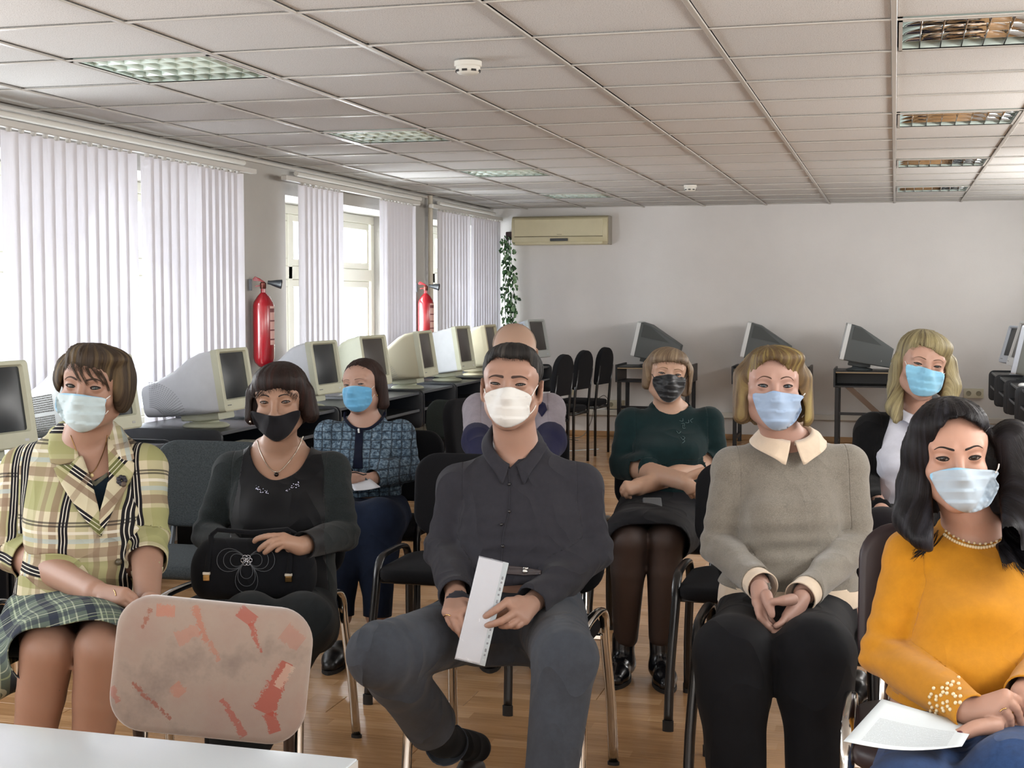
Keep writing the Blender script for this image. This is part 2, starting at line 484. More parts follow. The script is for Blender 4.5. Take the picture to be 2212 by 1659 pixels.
def drape_px(S, poly, d0, step=4, lift=.003, fix=True):
    """lay a patch, outlined in photo pixels, onto field S (rays from the camera); d0 = depth to start in front of it"""
    U, T = fill_poly(poly, step); n = len(U)
    O = np.array([pc(u[0], u[1], d0) for u in U]); C = np.array([0, 0, HC]); D = O-C; D /= np.linalg.norm(D, axis=1)[:, None]
    V, hit = trace(S, O, D)
    if fix and (~hit).any() and hit.any():
        dep = np.linalg.norm(V-C, axis=1); hi = np.where(hit)[0]
        for i in np.where(~hit)[0]:
            j = hi[np.argmin(((U[hi]-U[i])**2).sum(1))]; dep[i] = min(dep[i], dep[j]+.02)
        V = C+D*dep[:, None]
    return V-D*lift, T, U
def thick(o, t, offset=-1):
    m = o.modifiers.new('thickness', 'SOLIDIFY'); m.thickness = t; m.offset = offset; return o
# ================================================================== ROOM
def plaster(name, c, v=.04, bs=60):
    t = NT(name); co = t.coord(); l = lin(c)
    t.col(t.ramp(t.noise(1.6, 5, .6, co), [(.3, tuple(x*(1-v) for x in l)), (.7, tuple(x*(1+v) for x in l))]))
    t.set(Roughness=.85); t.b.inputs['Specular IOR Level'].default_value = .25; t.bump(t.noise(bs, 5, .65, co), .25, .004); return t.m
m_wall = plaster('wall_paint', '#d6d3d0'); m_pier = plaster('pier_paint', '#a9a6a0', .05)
YN, TH = -3.6, .50
MB().box((XL-.2, YFAR, -.05), (XR+.2, YFAR+.2, HCEIL+.4)).build('wall_far', m_wall, kind='structure')
MB().box((XR, YN, -.05), (XR+.2, YFAR, HCEIL+.4)).build('wall_right', m_wall, kind='structure')
MB().box((XL-.6, YN-.2, -.05), (XR+.2, YN, HCEIL+.4)).build('wall_near', m_wall, kind='structure')
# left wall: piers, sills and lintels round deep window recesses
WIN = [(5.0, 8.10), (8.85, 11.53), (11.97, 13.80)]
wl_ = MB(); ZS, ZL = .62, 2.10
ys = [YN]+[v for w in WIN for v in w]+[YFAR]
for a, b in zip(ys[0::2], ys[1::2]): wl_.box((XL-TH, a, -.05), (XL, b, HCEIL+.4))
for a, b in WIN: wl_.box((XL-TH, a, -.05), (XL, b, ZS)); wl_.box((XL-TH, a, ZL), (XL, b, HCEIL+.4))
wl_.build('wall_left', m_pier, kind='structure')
m_white = M('window_paint', '#cfcdbf', .45, bump=.05, bscale=80)
m_glass = NT('window_glass'); g_ = m_glass
tr = g_.n('ShaderNodeBsdfTransparent'); tr.inputs[0].default_value = (.93, .95, .96, 1); gl = g_.n('ShaderNodeBsdfGlossy'); gl.inputs['Roughness'].default_value = .03
mx = g_.n('ShaderNodeMixShader'); mx.inputs[0].default_value = .07
g_.l(tr.outputs[0], mx.inputs[1]); g_.l(gl.outputs[0], mx.inputs[2]); g_.l(mx.outputs[0], g_.t.nodes['Material Output'].inputs[0])
m_glass = m_glass.m
for i, (a, b) in enumerate(WIN):
    w = empty('window_%d' % (i+1), (XL-.42, a, ZS)); w['kind'] = 'structure'
    X0, X1 = -.045, .045; L, H_ = b-a, ZL-ZS
    def bar(y0, y1, z0, z1, x0=X0, x1=X1, nm='window_frame', bev=.006): MB().box((x0, y0, z0), (x1, y1, z1), bev, 1).build(nm, m_white, w)
    bar(0, L, 0, .07); bar(0, L, H_-.07, H_); bar(0, .07, .07, H_-.07); bar(L-.07, L, .07, H_-.07)
    zt = .97; bar(.07, L-.07, zt-.05, zt+.05, nm='transom')
    n = 3; seg = (L-.14)/n
    for k in range(n):
        y0 = .07+k*seg; y1 = y0+seg
        if k: bar(y0-.035, y0+.035, .07, H_-.07, nm='mullion')
        for z0, z1 in ((.07, zt-.05), (zt+.05, H_-.07)):
            s = MB(); e = .055
            s.box((-.02, y0+.03, z0), (.035, y1-.03, z0+e), .005, 1); s.box((-.02, y0+.03, z1-e), (.035, y1-.03, z1), .005, 1)
            s.box((-.02, y0+.03, z0+e), (.035, y0+.03+e, z1-e), .005, 1); s.box((-.02, y1-.03-e, z0+e), (.035, y1-.03, z1-e), .005, 1)
            o = s.build('sash', m_white, w); MB().box((.004, y0+.08, z0+e), (.010, y1-.08, z1-e)).build('pane', m_glass, o)
    MB().box((-.06, 0, -.035), (.55, L, 0), .008, 2).build('window_sill', M('sill_paint', '#d2d0ca', .4), w)
for k, (y0, L) in enumerate(((-1.5, 2.4), (2.0, 2.4), (5.5, 2.4), (9.0, 2.4), (11.6, 1.7))):
    w = empty('window_%d' % (k+4), (XR, y0, 1.48)); w['kind'] = 'structure'  # invented frames on the unseen right wall, added around the fill lights
    for a, b, c, d in ((0, L, -.04, .01), (0, L, .55, .60), (-.05, 0.01, -.04, .60), (L-.01, L+.05, -.04, .60), (L/2-.02, L/2+.02, 0, .56)): MB().box((-.03, a, c), (0, b, d), .004, 1).build('window_frame', m_white, w)
# blinds ------------------------------------------------------------
mb_ = NT('blind_fabric'); co = mb_.coord(); 
wv = mb_.noise(1, 4, .6, mb_.mapping(co, (900, 900, 14)))
c_ = mb_.ramp(wv, [(.3, '#d6d2d2'), (.7, '#e2dfe1')]); df = mb_.n('ShaderNodeBsdfDiffuse'); tl = mb_.n('ShaderNodeBsdfTranslucent'); mx = mb_.n('ShaderNodeMixShader'); mx.inputs[0].default_value = .36
mb_.l(c_, df.inputs[0]); tl.inputs[0].default_value = (.87, .87, .91, 1)
mb_.l(df.outputs[0], mx.inputs[1]); mb_.l(tl.outputs[0], mx.inputs[2]); mb_.l(mx.outputs[0], mb_.t.nodes['Material Output'].inputs[0]); m_blind = mb_.m
m_rail = M('rail_white', '#c4c1bb', .4)
def slat_mesh(w, z0, z1):
    n = 5; V = []; 
    for z in (z0, z1):
        for side in (0, 1):
            for k in range(n+1):
                u = (k/n-.5)*w; c = .010*(1-(2*k/n-1)**2); V.append((u, c+side*.0012, z))
    m = n+1; F = []
    for k in range(n):
        F += [(k, k+1, 2*m+k+1, 2*m+k), (m+k+1, m+k, 3*m+k, 3*m+k+1)]
    F += [(0, 2*m, 3*m, m), (n, m+n, 3*m+n, 2*m+n)]
    me = bpy.data.meshes.new('slat'); me.from_pydata(V, [], F); me.materials.append(m_blind); shade(me, 50); return me
BX = -3.885; ZB0, ZB1 = .70, 2.165
me_slat = slat_mesh(.112, 0, ZB1-ZB0); me_holder = None
def blind(y0, y1, runs, label, grp='vertical blinds along the window wall'):
    """runs: (from, to, n, angle) slats hung between y positions; angle 0 = flat to the window"""
    r = empty('vertical_blind', (BX, y0, 0), 0, label, 'blind', grp)
    MB().box((-.022, 0, ZB1+.012), (.022, y1-y0, ZB1+.045), .004, 1).build('head_rail', m_rail, r)
    kk = 0
    for a, b, n, ang in runs:
        for k in range(n):
            y = a+(b-a)*(k+.5)/n-y0; o = bpy.data.objects.new('slat', me_slat); COL.objects.link(o); o.parent = r
            o.location = (0, y, ZB0+random.uniform(-.002, .002)); o.rotation_euler = (0, 0, PI/2+math.radians(ang+random.uniform(-2.5, 2.5)))
            kk += 1
            MB().box((-.006, -.012, 0), (.006, .012, .022)).build('slat_hanger', m_rail, o).location = (0, .004, ZB1-ZB0-.004)
    return r
blind(5.0, 8.13, [(5.56, 6.70, 12, -7), (6.78, 7.34, 6, -6), (7.38, 7.96, 7, -5)], 'wide white vertical blind over the window nearest the camera')
blind(8.58, 11.28, [(8.84, 9.58, 8, -9), (10.36, 10.46, 1, 0), (10.48, 11.16, 9, -14)], 'white vertical blind parted in the middle between the two fire extinguishers', )
blind(11.62, 13.86, [(11.82, 12.75, 10, -8), (12.85, 13.80, 11, -7)], 'white vertical blind on the farthest window beside the trailing plant')
# cornice pipe along the window wall, riser between windows
MB().box((XL, YN, HCEIL-.022), (XL+.03, YFAR, HCEIL-.002), .006, 2).build('trim_1', M('cornice', '#cbc7c0', .35), kind='structure')
pp = MB(); pp.tube([(XL+.05, 11.80, 0.0), (XL+.05, 11.80, HCEIL)], .022, 12); pp.build('trim_2', M('pipe_paint', '#b7ae9d', .4), kind='structure')
for y0, y1 in ((5.0, 8.1), (8.9, 11.5), (12.0, 13.8)):
    t = tag(MB().tube([(XL+.060, y0, HCEIL-.050), (XL+.060, y1, HCEIL-.050)], .017, 12).build('curtain_rod', M('rod_white', '#d8d4cc', .28)), 'white curtain rod above the %s window' % {5.0: 'nearest', 8.9: 'middle', 12.0: 'farthest'}[y0], 'curtain rod', 'rods above the windows')
# ceiling ------------------------------------------------------------
tt = NT('ceiling_tile'); co = tt.coord('Object'); oi = tt.n('ShaderNodeObjectInfo')
sh = tt.math('MULTIPLY', oi.outputs['Random'], .06); v = tt.noise(170, 5, .75, co)
base = tt.mix(tt.ramp(tt.noise(260, 2, .9, co), [(.54, '#000000'), (.64, '#ffffff')]), '#cfcdca', '#94918c')
hs = tt.n('ShaderNodeHueSaturation'); tt.l(base, hs.inputs['Color']); tt.l(tt.math('ADD', sh, .95), hs.inputs['Value']); tt.col(hs.outputs[0])
tt.set(Roughness=.9); tt.b.inputs['Specular IOR Level'].default_value = .2; tt.bump(v, .5, .003)
m_tile = tt.m; m_bar = M('grid_bar_white', '#b5b1aa', .38)
ceil = MB().box((XL-.2, YN-.1, HCEIL+.16), (XR+.1, YFAR+.1, HCEIL+.24)).build('ceiling', plaster('slab', '#8f8c88'), kind='structure')
GX0, GY0, GS = -.0164, 4.706, .6
lights = {}
for r in (0, 4, 8, 12): lights[(-5, r)] = 'l'; lights[(0, r)] = 'r'
m = MB().box((-.2915, -.2915, 0), (.2915, .2915, .012), .003, 1); tile_o = m.build('ceiling_tile', m_tile); tile_me = tile_o.data; bpy.data.objects.remove(tile_o)
cols = range(-7, 3); rows = range(-3, 16)
for i in cols:
    for r in rows:
        if (i, r) in lights: continue
        x0 = max(GX0+GS*i, XL+.045); x1 = min(GX0+GS*(i+1), XR); y0 = GY0+GS*r; y1 = min(y0+GS, YFAR)
        if x1-x0 < .03 or y1-y0 < .03: continue
        o = bpy.data.objects.new('ceiling_tile', tile_me); COL.objects.link(o); o.parent = ceil
        o.location = ((x0+x1)/2, (y0+y1)/2, HCEIL+.006+random.uniform(0, .0015)); o.scale = ((x1-x0)/GS, (y1-y0)/GS, 1)
        o.rotation_euler = (random.uniform(-.003, .003), random.uniform(-.002, .002), 0)
MB().box((XL-.2, YN, HCEIL+.006), (XR, GY0+GS*rows[0]-.01, HCEIL+.02)).build('ceiling_panel', m_tile, ceil)
for i in range(-6, 3):
    x = GX0+GS*i
    if XL < x < XR: MB().box((x-.0095, GY0+GS*rows[0], HCEIL-.003), (x+.0095, YFAR, HCEIL+.004), .0015, 1).build('grid_runner', m_bar, ceil)
for r in range(rows[0], 16):
    y = GY0+GS*r; MB().box((XL+.04, y-.0085, HCEIL-.0015), (XR, y+.0085, HCEIL+.003), .001, 1).build('grid_cross_bar', m_bar, ceil)
# louvre lights
m_lou = M('louvre_aluminium', '#e9edee', .08, 1); m_lou_sheen = M('louvre_painted_sheen', '#e2f2ea', .3, 0); m_tray = M('tray_white', '#c9d8d0', .4); m_tube = M('lamp_tube', '#d8dcdc', .3)  # window-side fins are pale green-white: mirrored daylight put into their colour
def louvre(x, y, label, m_lou):
    r = empty('ceiling_light', (x, y, HCEIL), 0, label, 'ceiling light', 'louvred panels in the ceiling')
    b = MB(); h = .285; b.box((-h, -h, .085), (h, h, .09)); b.box((-h, -h, .0), (-h+.012, h, .09)); b.box((h-.012, -h, 0), (h, h, .09)); b.box((-h, -h, 0), (h, -h+.012, .09)); b.box((-h, h-.012, 0), (h, h, .09))
    b.build('housing', m_tray, r)
    f = MB(); 
    for a in (-1, 1): f.box((-h, a*(h-.006)-.006, -.003), (h, a*(h-.006)+.006, .004)); f.box((a*(h-.006)-.006, -h, -.003), (a*(h-.006)+.006, h, .004))
    f.build('frame', m_bar, r)
    n = 4
    for k in range(n):
        y_ = -h+(2*h)*(k+.5)/n; t = MB().tube([(-h+.02, y_, .062), (h-.02, y_, .062)], .009, 8); t.build('lamp_tube', m_tube, r)
    for k in range(1, n):       # long reflectors between the tubes (V section)
        y_ = -h+(2*h)*k/n; MB().prism([(y_-.016, .058), (y_+.016, .058), (y_+.003, .006), (y_-.003, .006)], -h+.012, h-.012, 0).build('reflector', m_lou, r, 180)
    for k in range(1, 8):
        x_ = -h+(2*h)*k/8; MB().prism([(x_-.008, .050), (x_+.008, .050), (x_+.0018, .003), (x_-.0018, .003)], -h+.012, h-.012, 1).build('louvre_fin', m_lou, r, 180)
    return r
nm = {0: 'nearest the camera', 4: 'second along the row', 8: 'third along the row', 12: 'farthest of the row'}
for (i, r), sd in lights.items():
    louvre(GX0+GS*(i+.5), GY0+GS*(r+.5), 'louvred fluorescent ceiling panel on the %s side, %s' % ('window' if sd == 'l' else 'inner', nm[r]), m_lou_sheen if sd == 'l' else m_lou)
# smoke detectors
def detector(x, y, label):
    r = empty('smoke_detector', (x, y, HCEIL), 0, label, 'smoke detector', 'smoke detectors on the ceiling'); m_ = M('detector_plastic', '#cbc8bf', .45)
    MB().lathe([(.052, .0), (.052, -.016), (.049, -.020), (.047, -.020)], 28).build('base', m_, r)
    MB().lathe([(.046, -.019), (.046, -.036), (.041, -.042), (.036, -.046), (.020, -.050), (.004, -.051)], 28).build('cap', m_, r)
    for k in range(8):
        a = 2*PI*k/8; MB().box((-.010, -.001, -.004), (.010, .002, .004)).build('vent_slot', M('slot_dark', '#2c2a28', .8), r).location = (0, 0, 0)
        o = children_last(); o.location = (.0455*math.cos(a), .0455*math.sin(a), -.036); o.rotation_euler = (0, 0, a+PI/2)
def children_last(): return COL.objects[-1]
def ceil_pt(px, py):
    p = floor_pt(px, py, HCEIL); return toW(p)
x, y, z = ceil_pt(1011, 133); detector(x, y, 'round white smoke detector on the ceiling above the man')
x, y, z = ceil_pt(1491, 400); detector(x, y, 'small white smoke detector far along the ceiling near the back wall')
# floor --------------------------------------------------------------
fm = NT('laminate'); co = fm.coord('Object'); oi = fm.n('ShaderNodeObjectInfo'); rnd = oi.outputs['Random']
off = fm.n('ShaderNodeCombineXYZ'); fm.l(fm.math('MULTIPLY', rnd, 37.0), off.inputs[0]); fm.l(fm.math('MULTIPLY', rnd, 11.0), off.inputs[1])
va = fm.n('ShaderNodeVectorMath'); va.operation = 'ADD'; fm.l(co, va.inputs[0]); fm.l(off.outputs[0], va.inputs[1])
sp = fm.n('ShaderNodeSeparateXYZ'); fm.l(co, sp.inputs[0])
strip = fm.math('FLOOR', fm.math('DIVIDE', fm.math('ADD', sp.outputs[1], .096), .064))
seg = fm.math('FLOOR', fm.math('ADD', fm.math('DIVIDE', sp.outputs[0], .42), fm.math('MULTIPLY', strip, .37)))
cv = fm.n('ShaderNodeCombineXYZ'); fm.l(fm.math('ADD', strip, fm.math('MULTIPLY', rnd, 50.0)), cv.inputs[0]); fm.l(seg, cv.inputs[1])
wn_ = fm.n('ShaderNodeTexWhiteNoise'); fm.l(cv.outputs[0], wn_.inputs[0])
gr = fm.noise(1, 5, .6, fm.mapping(va.outputs[0], (5, 90, 1)))
c1 = fm.ramp(wn_.outputs[0], [(0, '#b58d64'), (.5, '#c4996c'), (1, '#d3ab80')]); c2 = fm.mix(fm.ramp(gr, [(.35, '#000000'), (.7, '#ffffff')]), '#8f6c4a', '#ffffff')
mm = fm.n('ShaderNodeMix', data_type='RGBA', blend_type='MULTIPLY'); mm.inputs[0].default_value = .35; fm.l(c1, mm.inputs[6]); fm.l(c2, mm.inputs[7]); fm.col(mm.outputs[2])
fm.set(Roughness=.24); fm.b.inputs['Specular IOR Level'].default_value = .5; m_floor = fm.m
flo = MB().box((XL-.2, YN-.1, -.12), (XR+.1, YFAR+.1, -.0125)).build('floor', M('subfloor', '#6d5238', .8), kind='structure')
PW, PL = .192, 1.29
m = MB().box((-PL/2+.0008, -PW/2+.0005, -.012), (PL/2-.0008, PW/2-.0005, 0), .0012, 1); po = m.build('plank', m_floor); pme = po.data; bpy.data.objects.remove(po)
nr = int((YFAR-4.0)/PW)
for r in range(nr+1):
    y = 4.0+PW*(r+.5); off_ = (r*.43) % PL; x = XL-PL+off_
    if y > YFAR: break
    while x < XR:
        a, b = max(x, XL), min(x+PL, XR)
        if b-a > .05:
            o = bpy.data.objects.new('plank', pme); COL.objects.link(o); o.parent = flo; o.location = ((a+b)/2, y, 0); o.scale = ((b-a)/PL, 1, 1)
        x += PL
MB().box((XL, YN, -.012), (XR, 4.0, 0)).build('plank_field', m_floor, flo, kind='stuff')
MB().box((XL, YFAR-.016, 0), (XR, YFAR, .055), .004, 1).build('baseboard_far', M('skirting_oak', '#a9845c', .5), kind='structure')
MB().box((XL, YFAR-.05, .215), (XR, YFAR, .272), .006, 1).build('trim_3', M('cable_trunk', '#c8c4bb', .45), kind='structure')
# ================================================================== FURNITURE
chrome = M('chrome', '#c9c6c0', .14, 1); blackmetal = M('black_metal', '#0c0c0e', .28, 0, spec=.6); rubber = M('rubber_foot', '#171310', .7)
fab_black = m_fab = None
def fabric(name, c, sc=700, v=.15, r=.95):
    t = NT(name); co = t.coord(); l = lin(c); t.col(t.ramp(t.noise(sc*.5, 3, .8, co), [(.35, tuple(x*(1-v) for x in l)), (.65, tuple(x*(1+v) for x in l))]))
    t.set(Roughness=r); t.b.inputs['Specular IOR Level'].default_value = .2; t.bump(t.noise(sc, 3, .7, co), .3, .001); return t.m
fab_black = fabric('chair_fabric_black', '#111114', v=.25); fab_grey = fabric('chair_fabric_grey', '#34393b', 420, .35); fab_navy = fabric('chair_fabric_navy', '#1a2630', 600, .2); fab_maroon = M('chair_leather_maroon', '#241519', .45)
def pad(w, d, th, r, name, mat, parent, loc, rx=0, curve=0, crown=.008, n=7):
    """upholstered pad: rounded outline, soft edge; lies in local xy, thickness z"""
    P = rrect(w, d, r, n); V = []; rings = []
    prof = [(.0, -.5), (.018, -.5), (.006, -.42), (0, -.2), (0, .2), (.006, .42), (.018, .5), (.05, .5+crown/th*.5), (.11, .5+crown/th*.85)]
    m = len(P)
    for k, (ins, zz) in enumerate(prof):
        if k == 0: ins = .05
        for x, y in P:
            fx = max(0, 1-ins*2/w); fy = max(0, 1-ins*2/d); X, Y = x*fx, y*fy; V.append((X, Y, zz*th+curve*(2*X/w)**2))
    F = []
    for k in range(len(prof)-1):
        for i in range(m): F.append((k*m+i, k*m+(i+1) % m, (k+1)*m+(i+1) % m, (k+1)*m+i))
    F.append(tuple(range(m))[::-1]); top = (len(prof)-1)*m; c = len(V); V.append((0, 0, .5*th+crown))
    for i in range(m): F.append((top+i, top+(i+1) % m, c))
    b = MB(); b._add([Vector(v) for v in V], F); o = b.build(name, mat, parent, 60); o.location = loc; o.rotation_euler = (rx, 0, 0); return o
def iso_chair(x, y, rz, label, frame, fab, back=True, world=True, group='visitor chairs with padded backs', backz=.675, backh=.31):
    r = empty('visitor_chair', (x, y, 0), rz, label, 'chair', group)
    for s_ in (-1, 1):
        xt, xb = s_*.238, s_*.252
        P = [(xb, -.235, .008), (xb-s_*.003, -.215, .20), (xt, -.185, .40), (xt, -.172, .455), (xt, -.145, .490), (xt, -.10, .503), (xt, 0, .506), (xt, .08, .503), (xt, .125, .490), (xt, .150, .455), (xt, .160, .40), (xb-s_*.003, .195, .20), (xb, .225, .008)]
        P = smooth_poly(P, 3, False)
        MB().tube([tuple(p) for p in P], .0095, 12, sy=1.62, up=(1, 0, 0)).build('side_frame', frame, r, 180)
        for yy in (-.236, .226): MB().tube([(xb, yy, 0), (xb, yy, .010 if frame is chrome else .035)], .0118, 12, sy=1.55, up=(1, 0, 0)).build('foot_cap', rubber, r)
    for yy in (-.135, .120):
        MB().box((-.238, yy-.011, .408), (.238, yy+.011, .426), .004, 1).build('cross_rail', frame, r)
    for s_ in (-1, 1):
        P = smooth_poly([(s_*.165, -.05, .425), (s_*.165, .12, .425), (s_*.165, .185, .440), (s_*.165, .212, .50), (s_*.162, .232, .62), (s_*.160, .250, .74)], 4, False)
        MB().tube([tuple(p) for p in P], .0075, 10, sy=1.75, up=(1, 0, 0)).build('back_post', frame, r, 180)
    pad(.465, .43, .048, .09, 'seat', fab, r, (0, -.02, .452), 0, -.004, .010)
    if back: pad(.455, backh, .042, .085, 'backrest', fab, r, (0, .238, backz), PI/2-.10, .035, .006)
    return r
CH = lambda p: toW(p)
def chair_from_foot(px, py, corner, **k):
    """place a room-aligned chair so that one foot stands at a photo point; corner=(sx, sy)"""
    w = toW(floor_pt(px, py)); return (w[0]-corner[0]*.252, w[1]-(.225 if corner[1] > 0 else -.235))
c_man = chair_from_foot(1325, 1652, (1, 1)); iso_chair(*c_man, 0, 'chrome-framed black chair the man in the charcoal shirt sits on', chrome, fab_black)
c_w2 = chair_from_foot(770, 1593, (1, 1)); iso_chair(*c_w2, 0, 'chrome-framed black chair under the woman with the black handbag', chrome, fab_black)
c_w1 = toW((-1.33, 4.02)); iso_chair(c_w1[0], c_w1[1], 0, 'chrome-framed navy chair under the woman in the checked jacket', chrome, fab_navy)
c_e1 = chair_from_foot(795, 1521, (-1, -1)); iso_chair(*c_e1, 0, 'empty black chair just behind the man in the charcoal shirt', blackmetal, fab_black)
c_e2 = chair_from_foot(1443, 1579, (-1, -1)); iso_chair(*c_e2, 0, 'empty black chair just behind the woman in the grey sweater', blackmetal, fab_black)
c_w7 = toW((.79, 3.97))[:2]; iso_chair(*c_w7, 0, 'black chair the woman in the grey sweater sits on', blackmetal, fab_black)
g_ = toW((-1.20, 5.10)); iso_chair(g_[0], g_[1], 0, 'empty grey fabric chair between the checked jacket and the black handbag', M('frame_grey', '#3c4043', .35, .6), fab_grey, backz=.70, backh=.33)
g_ = toW((-.57, 5.92)); iso_chair(g_[0], g_[1], 0, 'black chair under the woman in the blue tweed jacket', blackmetal, fab_black)
g_ = toW((.60, 5.62)); iso_chair(g_[0], g_[1], 0, 'black chair under the woman in the dark green top', blackmetal, fab_black)
g_ = toW((1.47, 5.05)); iso_chair(g_[0], g_[1], 0, 'black chair under the blonde woman in the white shirt', blackmetal, fab_black)
c_w9 = toW((.985, 3.03)); iso_chair(c_w9[0], c_w9[1], 0, 'chrome-framed maroon chair under the woman in the yellow sweater', chrome, fab_maroon, backz=.70, backh=.36)
g_ = toW((.02, 6.15)); iso_chair(g_[0], g_[1], .2, 'black chair under the balding person bent forward', blackmetal, fab_black)
g_ = toW((-.50, 8.35)); iso_chair(g_[0], g_[1], -.5, 'empty dark green-grey chair in front of the beige computer tower', blackmetal, fabric('chair_fabric_olive', '#2b302d', 500, .2), backz=.66, backh=.24)
# tall black chairs by the back wall, turned to the window
def tall_chair(x, y, rz, label):
    r = empty('tall_chair', (x, y, 0), rz, label, 'chair', 'slim black chairs near the back wall')
    for s_ in (-1, 1):
        MB().tube([(s_*.17, .20, 0), (s_*.17, .20, .45), (s_*.168, .215, .62), (s_*.165, .235, .80)], .0125, 8).build('back_post', blackmetal, r, 180)
        MB().tube([(s_*.17, -.20, 0), (s_*.17, -.20, .425)], .0125, 8).build('leg', blackmetal, r, 180)
        MB().tube([(s_*.17, -.20, .425), (s_*.17, .20, .425)], .011, 8).build('side_rail', blackmetal, r, 180)
    for yy in (-.2, .2): MB().tube([(-.17, yy, .425), (.17, yy, .425)], .011, 8).build('cross_rail', blackmetal, r, 180)
    pad(.38, .40, .05, .07, 'seat', fab_black, r, (0, 0, .462), 0, 0, .008)
    b = MB(); P = []
    for k in range(13): a = PI*k/12; P.append((.18*math.cos(a), .07+.13*math.sin(a)))
    P += [(-.18, -.10), (-.16, -.13), (.16, -.13), (.18, -.10)]
    b.prism(P, -.022, .022, 1); o = b.build('backrest', fab_black, r, 40, bev=.008); o.location = (0, .215, .76); o.rotation_euler = (-.10, 0, 0)
    return r
for (px, py, lb) in ((1296, 983, 'rightmost of the slim black chairs by the back wall'), (1250, 1003, 'middle slim black chair by the back wall'), (1205, 1030, 'slim black chair half hidden behind the balding person')):
    w = toW(floor_pt(px, py)); tall_chair(w[0]-.20, w[1]+.12, -PI/2-.15, lb)
# office chair beside the bowed person
def office_chair(x, y, rz, label):
    r = empty('office_chair', (x, y, 0), rz, label, 'chair')
    pad(.46, .46, .06, .12, 'seat', fab_black, r, (0, 0, .47)); o = pad(.40, .42, .07, .12, 'backrest', fab_black, r, (0, .24, .67), PI/2-.12, .03)
    MB().tube([(0, .10, .43), (0, .26, .43), (0, .31, .50), (0, .30, .70)], .018, 8, sy=.4).build('back_bar', blackmetal, r)
    MB().box((-.018, .285, .52), (.018, .33, .76), .006).build('back_plate', M('black_plastic', '#15161a', .35), r)
    MB().ball((0, .335, .58), .013, 12).build('knob', M('knob_steel', '#cfd2d4', .2, 1), r)
    MB().tube([(0, 0, .08), (0, 0, .43)], .024, 12).build('gas_column', blackmetal, r)
    for k in range(5):
        a = 2*PI*k/5; MB().tube([(.03*math.cos(a), .03*math.sin(a), .10), (.27*math.cos(a), .27*math.sin(a), .065)], [.020, .013], 8).build('base_arm', blackmetal, r)
        MB().tube([(.27*math.cos(a)-.012*math.sin(a), .27*math.sin(a)+.012*math.cos(a), .028), (.27*math.cos(a)+.012*math.sin(a), .27*math.sin(a)-.012*math.cos(a), .028)], .028, 14).build('caster', blackmetal, r)
w = toW((-.04, 7.25)); office_chair(w[0], w[1], PI/2-.25, 'black office chair with a steel knob beside the bowed person')
# pink chair in front ---------------------------------------------------
pk = NT('pink_suede'); uv = pk.coord('Object')
n1 = pk.noise(6, 5, .65, uv); n2 = pk.noise(26, 4, .6, uv)
pc_ = pk.ramp(n1, [(.30, '#6e625c'), (.48, '#8a7c72'), (.66, '#87746b'), (.8, '#7c645e')])
# brushed red marks printed in the cloth
wob = pk.noise(110, 4, .8, uv); sp = pk.n('ShaderNodeSeparateXYZ'); pk.l(uv, sp.inputs[0]); SX, SZ = sp.outputs[0], sp.outputs[1]
def mark(col, x0, z0, x1, z1, w0, w1, col2, op=1.0):
    L_ = math.hypot(x1-x0, z1-z0); ux, uz = (x1-x0)/L_, (z1-z0)/L_
    dx = pk.math('SUBTRACT', SX, x0); dz = pk.math('SUBTRACT', SZ, z0)
    t_ = pk.math('ADD', pk.math('MULTIPLY', dx, ux), pk.math('MULTIPLY', dz, uz))
    q = pk.math('ABSOLUTE', pk.math('SUBTRACT', pk.math('MULTIPLY', dx, uz), pk.math('MULTIPLY', dz, ux)))
    tt_ = pk.math('DIVIDE', t_, L_); wd = pk.math('ADD', w0, pk.math('MULTIPLY', tt_, w1-w0))
    wd = pk.math('ADD', wd, pk.math('MULTIPLY', pk.math('SUBTRACT', wob, .5), .036))
    a = pk.math('LESS_THAN', q, wd); b = pk.math('MULTIPLY', pk.math('GREATER_THAN', tt_, 0), pk.math('LESS_THAN', tt_, 1))
    return pk.mix(pk.math('MULTIPLY', pk.math('MULTIPLY', a, b), op), col, col2)
RD = '#8a4034'
# pad coordinates: x right, y up, metres (pad 0.42 x 0.28, centre 0)
for a in ((.165, .035, .125, -.075, .012, .024, RD, 1), (.150, -.02, .172, .03, .008, .010, '#a89586', .8), (.137, -.075, .155, -.115, .012, .013, RD, 1), (.035, -.055, .090, -.130, .004, .009, RD, .85),
          (.075, .135, .062, .112, .020, .018, RD, .85), (.078, .110, .108, .050, .006, .002, RD, .9), (-.045, .135, -.010, .060, .007, .005, '#94604f', .9), (-.005, .062, .022, .025, .006, .004, '#94604f', .7),
          (-.075, .060, -.030, .085, .016, .012, '#9b6555', .55), (-.125, .115, -.085, .118, .012, .012, '#a4583f', .55), (-.150, .075, -.138, .12, .003, .004, '#7d4c3c', .9), (-.160, -.040, -.070, -.110, .003, .0035, '#7a4132', .9),
          (-.070, -.035, -.050, -.055, .015, .012, '#9b5f4c', .6), (-.205, -.055, -.185, -.085, .008, .006, RD, .6), (.150, .10, .19, .075, .020, .016, '#8e5a4d', .5)):
    pc_ = mark(pc_, *a[:7], a[7]*.8 if len(a) > 7 else .8)
pk.col(pc_); pk.set(Roughness=.95); pk.b.inputs['Sheen Weight'].default_value = .4; pk.b.inputs['Specular IOR Level'].default_value = .15; pk.bump(pk.noise(500, 3, .7, uv), .25, .001)
cp_ = pc(457, 1445, 3.02); pr = toW((cp_[0], cp_[1])); pink = empty('upholstered_chair', (pr[0], pr[1], 0), YAW-.02, 'chair with worn pinkish-beige suede back and red brush marks', 'chair')
